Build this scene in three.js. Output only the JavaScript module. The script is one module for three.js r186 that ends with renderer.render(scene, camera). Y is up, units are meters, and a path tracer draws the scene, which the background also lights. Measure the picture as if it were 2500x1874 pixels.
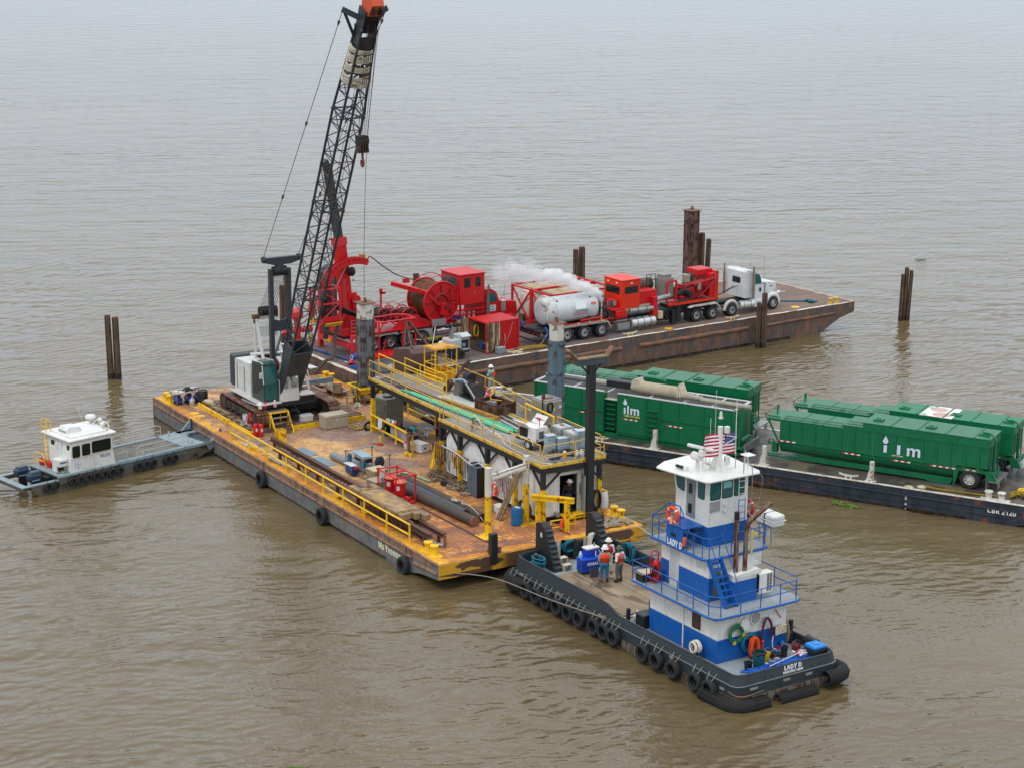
import*as THREE from 'three';
import{mergeGeometries}from 'three/addons/utils/BufferGeometryUtils.js';
import{RoundedBoxGeometry}from 'three/addons/geometries/RoundedBoxGeometry.js';
import{FontLoader}from 'three/addons/loaders/FontLoader.js';
import{TextGeometry}from 'three/addons/geometries/TextGeometry.js';
import{MarchingCubes}from 'three/addons/objects/MarchingCubes.js';

// ---------------------------------------------------------------- camera, sky, sun, exposure
const scene=new THREE.Scene();
const camera=new THREE.PerspectiveCamera(21.78,2500 / 1874,1,6000);
camera.rotation.order='YXZ';
camera.position.set(0,34.02,100);
camera.rotation.set(-0.2523,0,0.0085);
const renderer=new THREE.WebGLRenderer({antialias:true});
renderer.toneMapping=THREE.LinearToneMapping;
renderer.toneMappingExposure=0.95;
renderer.shadowMap.enabled=true;
const sun=new THREE.DirectionalLight(new THREE.Color(1,0.965,0.92),0.9);
sun.position.set(-55,120,45);
sun.target.position.set(0,0,-10);
sun.castShadow=true;sun.shadow.radius=22;sun.shadow.mapSize.set(2048,2048);
Object.assign(sun.shadow.camera,{left:-70,right:70,top:70,bottom:-70,near:1,far:320});
scene.add(sun,sun.target);

// ---------------------------------------------------------------- random numbers and noise
function rng(s){return()=>{s|=0;s=s + 0x6D2B79F5|0;let t=Math.imul(s ^ s>>>15,1|s);t=t + Math.imul(t ^ t>>>7,61|t)^ t;return((t ^ t>>>14)>>>0)/ 4294967296;};}
const R0=rng(7);
const rr=(a,b)=>a +(b - a)*R0();
const clamp=(x,a=0,b=1)=>Math.min(b,Math.max(a,x));
const sstep=(a,b,x)=>{const t=clamp((x - a)/(b - a));return t*t*(3 - 2*t);};
const lerp=(a,b,t)=>a +(b - a)*t;
const mix3=(a,b,t)=>[lerp(a[0],b[0],t),lerp(a[1],b[1],t),lerp(a[2],b[2],t)];
// tileable fractal noise, about 0..1
function field(w,h,cx,cy,oct,seed,gain=0.5){
const out=new Float32Array(w*h);let amp=1,tot=0;
for(let o=0;o<oct;o++){
const nx=cx<<o,ny=cy<<o,r=rng(seed*131 + o*17 + 3),g=new Float32Array(nx*ny);
for(let i=0;i<g.length;i++)g[i]=r();
for(let y=0;y<h;y++){
const fy=y / h*ny,y0=Math.floor(fy),ty=fy - y0,sy=ty*ty*(3 - 2*ty),ya=(y0 % ny)*nx,yb=((y0 + 1)% ny)*nx;
for(let x=0;x<w;x++){
const fx=x / w*nx,x0=Math.floor(fx),tx=fx - x0,sx=tx*tx*(3 - 2*tx),xa=x0 % nx,xb=(x0 + 1)% nx;
const a=g[ya + xa],b=g[ya + xb],c=g[yb + xa],d=g[yb + xb];
out[y*w + x]+=amp*(a +(b - a)*sx +(c - a)*sy +(a - b - c + d)*sx*sy);
}
}
tot +=amp;amp*=gain;
}
for(let i=0;i<out.length;i++)out[i]=clamp(0.5 +(out[i]/ tot - 0.5)*1.7);
return out;
}
function texture(w,h,fn,wm,hm,{srgb=true,turn=0}={}){// wm x hm: metres the picture covers
const d=new Uint8Array(w*h*4);
for(let y=0,i=0;y<h;y++)for(let x=0;x<w;x++,i++){
const c=fn(i,x / w,y / h);
d[i*4]=clamp(c[0],0,255);d[i*4 + 1]=clamp(c[1],0,255);d[i*4 + 2]=clamp(c[2],0,255);d[i*4 + 3]=255;
}
const t=new THREE.DataTexture(d,w,h);
if(srgb)t.colorSpace=THREE.SRGBColorSpace;
t.wrapS=t.wrapT=THREE.RepeatWrapping;t.magFilter=THREE.LinearFilter;t.minFilter=THREE.LinearMipmapLinearFilter;t.generateMipmaps=true;
t.repeat.set(1 / wm,1 / hm);t.rotation=turn;t.needsUpdate=true;
return t;
}
// ---------------------------------------------------------------- sky: an even overcast
{
const w=512,h=256,d=new Float32Array(w*h*4),n=field(w,h,8,4,5,41);
for(let y=0;y<h;y++)for(let x=0;x<w;x++){
const el=Math.sin((y / h - 0.5)*Math.PI),i=y*w + x,up=Math.max(0,el);
const L=(0.94 + 0.66*Math.pow(up,0.7))*(0.93 + 0.14*(n[i]- 0.5)*Math.min(1,up*4 + 0.3)*2);
const g=el<0?0.35:1;
const k=Math.pow(up,0.7);d[i*4]=lerp(0.87,0.98,k)*L*g;d[i*4 + 1]=L*g;d[i*4 + 2]=lerp(1.15,1.03,k)*L*g;d[i*4 + 3]=1;
}
const t=new THREE.DataTexture(d,w,h,THREE.RGBAFormat,THREE.FloatType);
t.mapping=THREE.EquirectangularReflectionMapping;t.magFilter=THREE.LinearFilter;t.wrapS=THREE.RepeatWrapping;t.needsUpdate=true;
scene.background=t;scene.environment=t;
}

// ---------------------------------------------------------------- frames of reference of the vessels
const FR={
Y:[-3.54,91.41,2.1260,1],R:[-9.27,124.85,0.6170,-1],T:[9.47,77.44,2.1503,1],
K:[15.93,107.95,-0.4852,-1],C:[-26.74,105.08,0.7767,-1],W:[0,100,0,1],
};
// u along the vessel, v across it (R, K, C: v grows away from the camera side, so z = -v), y up
const X3=new THREE.Vector3();
function world(f,u,y,z){const[ox,oy,a]=FR[f];X3.set(u,y,z).applyAxisAngle(new THREE.Vector3(0,1,0),a);return[X3.x + ox,y,X3.z - oy + 100];}

// ---------------------------------------------------------------- naming helpers
const used={};
function numbered(n){const k=used[n]=(used[n]??-1)+ 1;return k?`${n}_${String(k).padStart(3, '0')}`:n;}
const OFF=new WeakMap();
// a Group at the thing's base (u, y, z in the frame f); its parts are written in the frame's own coordinates when abs, else from the base
function thing(name,label,category,f,[u,y,z]=[0,0,0],{turn=0,group,abs=false,kind}={}){
const o=new THREE.Group();o.name=numbered(name);scene.add(o);
o.position.set(...world(f,u,y,z));o.rotation.y=FR[f][2]+ turn;
if(abs)OFF.set(o,[u,y,z]);
o.userData={label,category};if(group)o.userData.group=group;if(kind){o.userData={label,kind};}
return o;
}
function place(o,f,[u,y,z],turn=0,tilt=0){o.position.set(...world(f,u,y,z));o.rotation.set(0,FR[f][2]+ turn,0);if(tilt)o.rotateZ(tilt);return o;}
function copy(src,label,f,p,turn=0,group){const c=src.clone();c.name=numbered(src.name.replace(/_\d+$/,''));c.userData={...src.userData,label};if(group)c.userData.group=group;scene.add(c);return place(c,f,p,turn);}
function uvMetres(g){
const p=g.attributes.position,n=g.attributes.normal,uv=new Float32Array(p.count*2);
for(let i=0;i<p.count;i++){
const ax=Math.abs(n.getX(i)),ay=Math.abs(n.getY(i)),az=Math.abs(n.getZ(i));
if(ay>=ax&&ay>=az){uv[2*i]=p.getX(i);uv[2*i + 1]=p.getZ(i);}
else if(az>=ax){uv[2*i]=p.getX(i);uv[2*i + 1]=p.getY(i);}
else{uv[2*i]=p.getZ(i);uv[2*i + 1]=p.getY(i);}
}
g.setAttribute('uv',new THREE.BufferAttribute(uv,2));return g;
}
function clean(g){if(g.index)g=g.toNonIndexed();for(const k of Object.keys(g.attributes))if(k !=='position'&&k !=='normal')g.deleteAttribute(k);g.groups=[];return g;}
function solid(geos){const l=geos.flat(4).filter(Boolean).map(clean);return l.length>1?mergeGeometries(l):l[0];}
function part(parent,name,m,...geos){
const g=solid(geos),off=OFF.get(parent);
if(off)g.translate(-off[0],-off[1],-off[2]);
const o=new THREE.Mesh(uvMetres(g),m);o.name=name;o.castShadow=o.receiveShadow=true;
if(off)OFF.set(o,off);
parent.add(o);return o;
}
// ---------------------------------------------------------------- shapes
const V=(a)=>new THREE.Vector3(...a);
function box(x0,x1,y0,y1,z0,z1,c=0){
const w=Math.abs(x1 - x0),h=Math.abs(y1 - y0),d=Math.abs(z1 - z0);
const g=c?new RoundedBoxGeometry(w,h,d,1,Math.min(c,w / 2.01,h / 2.01,d / 2.01)):new THREE.BoxGeometry(w,h,d);
return g.translate((x0 + x1)/ 2,(y0 + y1)/ 2,(z0 + z1)/ 2);
}
function xf(g,p=[0,0,0],r=[0,0,0],s=[1,1,1]){
return g.applyMatrix4(new THREE.Matrix4().compose(V(p),new THREE.Quaternion().setFromEuler(new THREE.Euler(...r)),V(s)));
}
const cbox=(cx,cy,cz,w,h,d,r=[0,0,0],c=0)=>xf(box(-w / 2,w / 2,-h / 2,h / 2,-d / 2,d / 2,c),[cx,cy,cz],r);
function aim(g,a,b){// geometry along +y from 0 turned onto a -> b
const d=V(b).sub(V(a));return g.applyQuaternion(new THREE.Quaternion().setFromUnitVectors(new THREE.Vector3(0,1,0),d.clone().normalize())).translate(...a);
}
function bar(a,b,r,seg=6,r2=r,open=false){const L=V(b).distanceTo(V(a));return aim(new THREE.CylinderGeometry(r2,r,L,seg,1,open).translate(0,L / 2,0),a,b);}
function beam(a,b,w,h=w){// rectangular bar, w sideways, h upward
const A=V(a),B=V(b),L=A.distanceTo(B),d=B.clone().sub(A).normalize();
let s=new THREE.Vector3().crossVectors(new THREE.Vector3(0,1,0),d);if(s.lengthSq()<1e-6)s.set(1,0,0);s.normalize();
const u=new THREE.Vector3().crossVectors(d,s);
return new THREE.BoxGeometry(w,h,L).applyMatrix4(new THREE.Matrix4().makeBasis(s,u,d).setPosition(A.add(B).multiplyScalar(0.5)));
}
function tube(pts,r,seg=6,div=pts.length*4,closed=false,tension=0.5){return new THREE.TubeGeometry(new THREE.CatmullRomCurve3(pts.map(V),closed,'catmullrom',tension),div,r,seg,closed);}
function poly(pts,a,b,axis='z',holes=[]){// axis z: points (x,y); axis x: (z,y); axis y: (x,z); from a to b along the axis
const s=new THREE.Shape(pts.map((p)=>new THREE.Vector2(...p)));
for(const h of holes)s.holes.push(new THREE.Path(h.map((p)=>new THREE.Vector2(...p))));
const g=new THREE.ExtrudeGeometry(s,{depth:b - a,bevelEnabled:false,curveSegments:6});g.translate(0,0,a);
if(axis==='x'){g.applyMatrix4(new THREE.Matrix4().set(0,0,1,0,0,1,0,0,1,0,0,0,0,0,0,1));flip(g);}
if(axis==='y'){g.applyMatrix4(new THREE.Matrix4().set(1,0,0,0,0,0,1,0,0,1,0,0,0,0,0,1));flip(g);}
g.computeVertexNormals();return g;
}
function flip(g){const p=g.attributes.position.array;for(let i=0;i<p.length;i +=9)for(let k=0;k<3;k++){const t=p[i + 3 + k];p[i + 3 + k]=p[i + 6 + k];p[i + 6 + k]=t;}}
function rpoly(x0,x1,y0,y1,r,n=3){const o=[];for(const[cx,cy,a]of[[x1 - r,y1 - r,0],[x0 + r,y1 - r,1],[x0 + r,y0 + r,2],[x1 - r,y0 + r,3]])for(let i=0;i<=n;i++){const t=(a + i / n)*Math.PI / 2;o.push([cx + r*Math.cos(t),cy + r*Math.sin(t)]);}return o;}
const lathe=(prof,x,y,z,seg=14)=>new THREE.LatheGeometry(prof.map((p)=>new THREE.Vector2(...p)),seg).translate(x,y,z);
const cyl=(x,y0,y1,z,r,seg=12,r2=r)=>new THREE.CylinderGeometry(r2,r,y1 - y0,seg).translate(x,(y0 + y1)/ 2,z);
const cylZ=(x,y,z0,z1,r,seg=16)=>new THREE.CylinderGeometry(r,r,z1 - z0,seg).rotateX(Math.PI / 2).translate(x,y,(z0 + z1)/ 2);
const cylX=(x0,x1,y,z,r,seg=16,r2=r)=>new THREE.CylinderGeometry(r2,r,x1 - x0,seg).rotateZ(-Math.PI / 2).translate((x0 + x1)/ 2,y,z);
const sph=(x,y,z,r,s=[1,1,1],w=10,h=7)=>new THREE.SphereGeometry(r,w,h).scale(...s).translate(x,y,z);
const torus=(x,y,z,R,r,axis='z',arc=Math.PI*2,seg=18,t=7)=>{const g=new THREE.TorusGeometry(R,r,t,seg,arc);if(axis==='x')g.rotateY(Math.PI / 2);if(axis==='y')g.rotateX(Math.PI / 2);return g.translate(x,y,z);};
const font=await new FontLoader().loadAsync('fonts/droid/droid_sans_bold.typeface.json');
const fontThin=await new FontLoader().loadAsync('fonts/droid/droid_sans_regular.typeface.json');
function text(s,size,{wide,deep=0.012,f=font}={}){// centred on x, standing on y = 0, facing +z
const g=new TextGeometry(s,{font:f,size,depth:deep,curveSegments:3,bevelEnabled:false});g.computeBoundingBox();
const b=g.boundingBox,w=b.max.x - b.min.x;g.translate(-(b.min.x + b.max.x)/ 2,0,0);if(wide)g.scale(wide / w,1,1);return g;
}
// posts and rails; each post and each rail is a part
function railing(parent,m,posts,h,mids,r=0.03,{closed=false,dips={}}={}){
for(const p of posts)part(parent,'post',m,bar(p,[p[0],p[1]+ h,p[2]],r,6));
const n=posts.length -(closed?0:1);
for(const y of[h,...mids])part(parent,'rail',m,...Array.from({length:n},(_,i)=>{const a=posts[i],b=posts[(i + 1)% posts.length];return bar([a[0],a[1]+ y,a[2]],[b[0],b[1]+ y,b[2]],r*0.92,6);}),...posts.map((p)=>sph(p[0],p[1]+ y,p[2],r,[1,1,1],6,4)));
}

// ---------------------------------------------------------------- textures and materials
const N1=field(512,512,5,5,6,1),N2=field(512,512,9,9,5,2),N3=field(512,512,32,32,3,3),N4=field(512,512,48,3,4,4),N5=field(512,512,3,48,4,5);
const tGrime=texture(512,512,(i)=>{const v=250 - 12*sstep(0.5,0.9,N1[i])- 9*N3[i]- 16*sstep(0.72,0.8,N2[i]*0.7 + N3[i]*0.3)- 7*sstep(0.55,0.9,N4[i]);return[v,v - 1,v - 3];},4,4);
const tChip=texture(512,512,(i)=>{const k=sstep(0.71,0.77,N2[i]*0.6 + N3[i]*0.45),g=250 - 16*N1[i]- 8*N3[i];return mix3([g,g,g - 3],[150,100,70],k*0.7);},3,3);
const tRust=texture(512,512,(i)=>mix3(mix3([96,74,64],[138,92,68],sstep(0.3,0.75,N1[i])),mix3([164,108,72],[88,80,78],N2[i]),sstep(0.45,0.8,N3[i]*0.5 + N2[i]*0.5)),3.5,3.5),tRustTint=texture(512,512,(i)=>mix3([250,248,246],mix3([196,150,120],[150,108,84],N3[i]),sstep(0.5,0.66,N2[i]*0.55 + N4[i]*0.5)),3,3);
const tWood=texture(512,512,(i)=>{const g=N5[i];const k=208 + 60*(g - 0.5)+ 50*(N1[i]- 0.5)+ 22*(N3[i]- 0.5);return[k,k*0.93,k*0.84];},2.2,1.1);
const tWoodV=tWood.clone();tWoodV.rotation=Math.PI / 2;tWoodV.needsUpdate=true;
const mats={};
function M(color,rough=0.55,o={}){
const key=JSON.stringify([color,rough,Object.keys(o).sort().map((k)=>[k,o[k]?.uuid??o[k]])]);
return mats[key]??=new(o.transmission !==undefined||o.clearcoat !==undefined||o.ior !==undefined?THREE.MeshPhysicalMaterial:THREE.MeshStandardMaterial)({color:Array.isArray(color)?new THREE.Color().setRGB(...color):color,roughness:rough,metalness:0,...o});
}
const paint=(hex,rough=0.45)=>M(hex,rough,{map:tGrime});
const chipped=(hex,rough=0.5)=>M(hex,rough,{map:tChip});
const mWhite=paint('#e9e9e6',0.4),mWhiteOld=chipped('#dcdad2',0.5),mBlack=paint('#26282b',0.5),mRubber=M('#232528',0.85,{map:tGrime}),mTyre=M('#232529',0.8,{map:tGrime});
const mYel=chipped('#fccb18',0.45),mYelPlain=paint('#fbc812',0.42),mRed=paint('#d0141c',0.4),mRedPink=paint('#d6303c',0.4),mOrange=paint('#e8330c',0.4);
const mGreen=paint('#0b7049',0.38),mGreenRoof=mGreen,mBlue=paint('#0a5eb4',0.4),mNavyGrey=paint('#3c4750',0.5),mGrey=paint('#8f979c',0.5),mDeckGrey=paint('#9aa3a8',0.6),mSteel=M('#a4a7a8',0.35,{metalness:0.6,map:tGrime}),mDark=paint('#1b1d20',0.6);
const mRust=M('#ffffff',0.8,{map:tRust}),mCrane=paint('#363c42',0.5),mWood=M('#b9a68c',0.85,{map:tWood}),mWoodV=M('#6e5f54',0.9,{map:tWoodV}),mChrome=M('#d9dadb',0.22,{metalness:0.75,map:tGrime});
const mGlass=M('#12201f',0.08,{ior:1.5,clearcoat:0}),mGlassTeal=M('#1c5a58',0.1,{ior:1.5,clearcoat:0}),mRope=M('#a89c86',0.95,{map:tGrime}),mRopeTeal=M('#0b6f86',0.9,{map:tGrime}),mRopeBlue=M('#1664c4',0.9,{map:tGrime}),mRopeYel=M('#8f7a1e',0.95,{map:tGrime});
const mPlasticBlue=paint('#0f6fae',0.4),mPlasticWhite=M('#dfe0de',0.45,{map:tGrime}),mSkin=M('#a8745a',0.7);
const mPlate=(hex)=>M(hex,0.55,{map:tGrime});

// ---------------------------------------------------------------- the river
{
const r=rng(11),waves=[];// [kx, kz, amplitude, phase, wavelength, set]
for(const[n,l0,l1,slope,mean,spread,set]of[[24,0.42,0.95,0.094,17,62,0],[14,1.1,2.8,0.052,10,70,1],[7,3.6,9,0.02,5,90,2]])for(let i=0;i<n;i++){
const L=l0*Math.pow(l1 / l0,(i + r())/ n),c=(mean +(r()+ r()- 1)*spread)*Math.PI / 180,k=2*Math.PI / L;waves.push([k*Math.sin(c),k*Math.cos(c),slope*Math.sqrt(2 / n)*(0.7 + 0.6*r())/ k,r()*6.28,L,set]);
}
const S=256,n1=field(S,S,7,12,4,21),n2=field(S,S,5,5,4,22),at=(f,x,z,s)=>{const u=((x / s % 1)+ 1)% 1*S,v=((z / s % 1)+ 1)% 1*S,i=u|0,j=v|0,a=u - i,b=v - j,i2=(i + 1)% S,j2=(j + 1)% S;return lerp(lerp(f[j*S + i],f[j*S + i2],a),lerp(f[j2*S + i],f[j2*S + i2],a),b);};
// calm water in the lee of the hulls, eddies beside the tug
const lee=(x,z)=>{let q=1;for(const[cx,cz,rx,rz,k]of[[24,14,13,7,0.85],[11,-1,12,5,0.8],[13,-13,12,5,0.5],[-13,-1,5,9,0.7],[-20,-4,7,3,0.5],[-4,17,6,6,0.45],[20,25,8,3,0.4]])q*=1 - k*Math.exp(-(((x - cx)/ rx)**2 +((z - cz)/ rz)**2));return q;};
function sheet(x0,x1,z0,z1,step){
const nx=Math.max(1,Math.round((x1 - x0)/ step)),nz=Math.max(1,Math.round((z1 - z0)/ step)),C=(nx + 1)*(nz + 1),P=new Float32Array(C*3),N=new Float32Array(C*3),I=new Uint32Array(nx*nz*6);
for(let j=0,v=0;j<=nz;j++)for(let i=0;i<=nx;i++,v +=3){
const x=lerp(x0,x1,i / nx),z=lerp(z0,z1,j / nz),far=sstep(-35,-150,z),far2=sstep(-150,-480,z);let y=0,dx=0,dz=0;
if(step<20){
const up=sstep(-60,-25,z)*sstep(30,27,z)*sstep(36,32,Math.abs(x)),q=lee(x,z),m=[(0.25 + 1.35*at(n1,x*0.95 + z*0.3,z*0.95 - x*0.3,70))*q*(1 - far),(0.5 + at(n2,x,z,90))*(0.25 + 0.75*q)*(1 + 0.25*far - 0.75*far2),1],wx=1.1*at(n2,x + 31,z,33),wz=1.1*at(n1,x,z + 17,37);
for(const[kx,kz,a,p,L,s]of waves){const f=kx*(x + wx)+ kz*(z + wz)+ p,A=a*m[s],c=A*Math.cos(f);if(L>1)y +=A*Math.sin(f)*up;dx +=c*kx;dz +=c*kz;}
}
P[v]=x;P[v + 1]=y;P[v + 2]=z;const l=Math.hypot(dx,1,dz);N[v]=-dx / l;N[v + 1]=1 / l;N[v + 2]=-dz / l;
}
for(let j=0,k=0;j<nz;j++)for(let i=0;i<nx;i++){const a=j*(nx + 1)+ i,b=a + 1,c=a + nx + 1,d=c + 1;I[k++]=a;I[k++]=c;I[k++]=b;I[k++]=b;I[k++]=c;I[k++]=d;}
return[P,N,I];
}
const h=1024,f1=field(h,h,44,70,3,31,0.55),f2=field(h,h,80,50,3,32,0.55);
const bump=texture(h,h,(i)=>{const v=255*(0.6*(1 - Math.abs(2*f1[i]- 1))+ 0.4*f2[i]);return[v,v,v];},13,13,{srgb:false,turn:-0.3});
const silt=field(512,512,4,6,5,35),tint=texture(512,512,(i)=>mix3([94,80,54],[104,90,64],silt[i]),90,90);
const m=M('#ffffff',0.06,{map:tint,bumpMap:bump,bumpScale:0.013,ior:1.45});
const parts=[[-36,36,-62,30,0.115],[-75,-36,-62,30,0.4],[36,75,-62,30,0.4],[-95,95,-150,-62,0.3],[-115,115,-300,-150,0.5],[-190,190,-480,-300,0.9],[-190,-115,-300,-150,300],[115,190,-300,-150,300],[-190,-75,-62,100,300],[75,190,-62,100,300],[-190,-95,-150,-62,300],[95,190,-150,-62,300],[-75,75,30,100,300],[-900,-190,-480,100,900],[190,900,-480,100,900],[-3000,3000,-3500,-480,9000],[-3000,-900,-480,300,9000],[900,3000,-480,300,9000],[-900,900,100,300,9000]].map((a)=>sheet(...a));
const cnt=parts.reduce((s,p)=>s + p[0].length,0),P=new Float32Array(cnt),N=new Float32Array(cnt),I=new Uint32Array(parts.reduce((s,p)=>s + p[2].length,0)),uv=new Float32Array(cnt / 3*2);let o=0,k=0;
for(const[p,n,ix]of parts){P.set(p,o);N.set(n,o);for(let i=0;i<ix.length;i++)I[k + i]=ix[i]+ o / 3;k +=ix.length;o +=p.length;}
for(let i=0;i<cnt / 3;i++){uv[2*i]=P[3*i];uv[2*i + 1]=P[3*i + 2];}
const g=new THREE.BufferGeometry();g.setAttribute('position',new THREE.BufferAttribute(P,3));g.setAttribute('normal',new THREE.BufferAttribute(N,3));g.setAttribute('uv',new THREE.BufferAttribute(uv,2));g.setIndex(new THREE.BufferAttribute(I,1));
const water=new THREE.Mesh(g,m);water.name='river';water.receiveShadow=true;scene.add(water);
water.userData={kind:'structure',label:'muddy brown river water with small wind ripples',category:'water'};
}

// ---------------------------------------------------------------- the three barges
const ZY=1.36,ZR=2.08,ZK=1.235,LY=36.6,WY=12.2,LR=43.6,WR=11.6,WK=7.7;
const bitt=(x,y,z,r,h)=>lathe([[0,h],[r*1.35,h],[r*1.45,h - 0.05],[r*1.3,h - 0.12],[r,h - 0.2],[r,0.03],[r*1.7,0.03],[r*1.7,0]],x,y,z,14);
const lid=(x,y,z,r,s=1)=>[cyl(x,y,y + 0.03,z,r,20),cyl(x,y + 0.03,y + 0.05,z,r*0.3,10)];
const cleat=(x,y,z,L=0.75,s=1)=>[box(x - L*0.3,x - L*0.16,y,y + 0.14,z - 0.07,z + 0.07),box(x + L*0.16,x + L*0.3,y,y + 0.14,z - 0.07,z + 0.07),beam([x - L*0.9,y + 0.24,z],[x - L*0.28,y + 0.16,z],0.09,0.08),beam([x - L*0.3,y + 0.17,z],[x + L*0.3,y + 0.17,z],0.1,0.09),beam([x + L*0.28,y + 0.16,z],[x + L*0.9,y + 0.24,z],0.09,0.08)];
// work barge
const dn1=field(2048,768,18,6,6,51),dn2=field(2048,768,60,22,4,52),dn3=field(1024,384,9,3,4,53),dn4=field(2048,768,256,96,2,54);
const tDeckY=texture(2048,768,(i,x,y)=>{
const u=x*36.6,v=y*12.2,a=dn1[i],b=dn2[i],f=dn4[i],c=dn3[(Math.floor(y*384))*1024 + Math.floor(x*1024)];
const near=1 - sstep(6,13,u +(a - 0.5)*6),base=mix3(mix3([190,146,100],[206,166,116],b),[164,124,92],sstep(0.5,0.75,c));
let k=mix3(base,mix3([150,94,62],[182,118,68],b),near*0.9);
k=mix3(k,[122,84,66],sstep(0.54,0.7,a)*0.7);// dark rust
k=mix3(k,[206,146,60],sstep(0.62,0.78,b)*(0.3 + 0.5*near)*sstep(0.4,0.6,f));// ochre flakes
const wet=sstep(0.52,0.66,c*0.6 + a*0.5)*sstep(8,12,u)*(1 - sstep(23,27,u));
k=mix3(k,mix3([120,92,84],[158,142,138],b),wet*0.7);// grey-brown washed patches
const edge=Math.max(1 - sstep(0.62,0.78,v +(b - 0.5)*0.35),(1 - sstep(0.45,0.65,u +(b - 0.5)*0.4)),sstep(11.5,11.65,v +(b - 0.5)*0.35));
k=mix3(k,mix3([222,160,44],[196,126,44],sstep(0.45,0.7,a)),edge*0.92);
if(Math.abs(u - 7.4 - 0.1*b)<0.045&&v>1&&v<7)k=mix3(k,[220,170,40],0.8);
if(sstep(0.72,0.8,dn1[(i*7)% dn1.length])*f>0.62)k=mix3(k,[84,60,48],0.6);
return k.map((q)=>q*(0.9 + 0.2*f));
},36.6,12.2);
const sn1=field(1024,128,20,3,5,61),sn2=field(1024,128,90,2,4,62),sn3=field(1024,128,40,6,4,63);
const side=(fn,len=18)=>texture(1024,128,fn,len,2.3);
const tSideY=side((i)=>{let k=mix3([100,104,106],[124,120,114],sn1[i]);k=mix3(k,[82,88,94],sstep(0.58,0.7,sn3[i])*0.5);k=mix3(k,[124,86,62],sstep(0.6,0.75,sn2[i])*sstep(0.35,0.6,sn1[i])*0.75);return k;});
const tSideYRust=side((i)=>mix3(mix3([128,98,80],[152,118,94],sn1[i]),[86,66,58],sstep(0.55,0.75,sn2[i])*0.7));
const tSideR=side((i)=>{let k=mix3([112,86,74],[90,76,70],sn1[i]);k=mix3(k,[136,96,72],sstep(0.55,0.75,sn2[i])*0.7);k=mix3(k,[66,74,80],sstep(0.6,0.72,sn3[i])*0.6);return k;});
const tSideK=side((i)=>{let k=mix3([38,46,58],[54,62,74],sn1[i]);k=mix3(k,[26,32,42],sstep(0.55,0.7,sn2[i])*0.5);k=mix3(k,[124,66,46],sstep(0.74,0.82,sn3[i]*0.7 + sn1[i]*0.35)*0.8);return k;},21);
const tDeckR=texture(1024,512,(i,x,y)=>{
const u=x*44,j=(i*1)%(512*512),n=N1[(Math.floor(y*512))*512 + Math.floor((x*3 % 1)*512)],m=N2[(Math.floor(y*512))*512 + Math.floor((x*2 % 1)*512)];
let k=mix3([92,84,86],[110,98,96],n);k=mix3(k,[104,82,74],sstep(0.5,0.75,m)*0.7);
const pl=Math.floor(y*46),w=N3[(pl*37)% 512*512 + 5],plank=sstep(21,25,u +(m - 0.5)*3);
k=mix3(k,mix3([106,84,72],[140,116,100],w*0.6 + n*0.4),plank*0.8);const e=(y*46)% 1;if(e<0.14&&plank>0.5)k=mix3(k,[58,48,44],0.7);
return k;
},44,11.6);
const tDeckK=texture(512,512,(i)=>mix3(mix3([112,98,82],[84,76,70],N1[i]),[58,54,54],sstep(0.5,0.7,N2[i])*0.8),9,9);
function rakeHull(L,y,{near=0,far=0,lip=0.9,bottom=-0.9}={}){// side outline in x, y
const p=[[0,y],[0,near?y - lip:bottom]];
if(near)p.push([near*0.35,y - lip -(y - lip)*0.35],[near*0.7,-0.1],[near,bottom]);
p.push([far?L - far:L,bottom]);if(far)p.push([L - far*0.62,-0.15],[L - far*0.25,y - lip - 0.35],[L,y - lip]);p.push([L,y]);return p;
}
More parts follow.
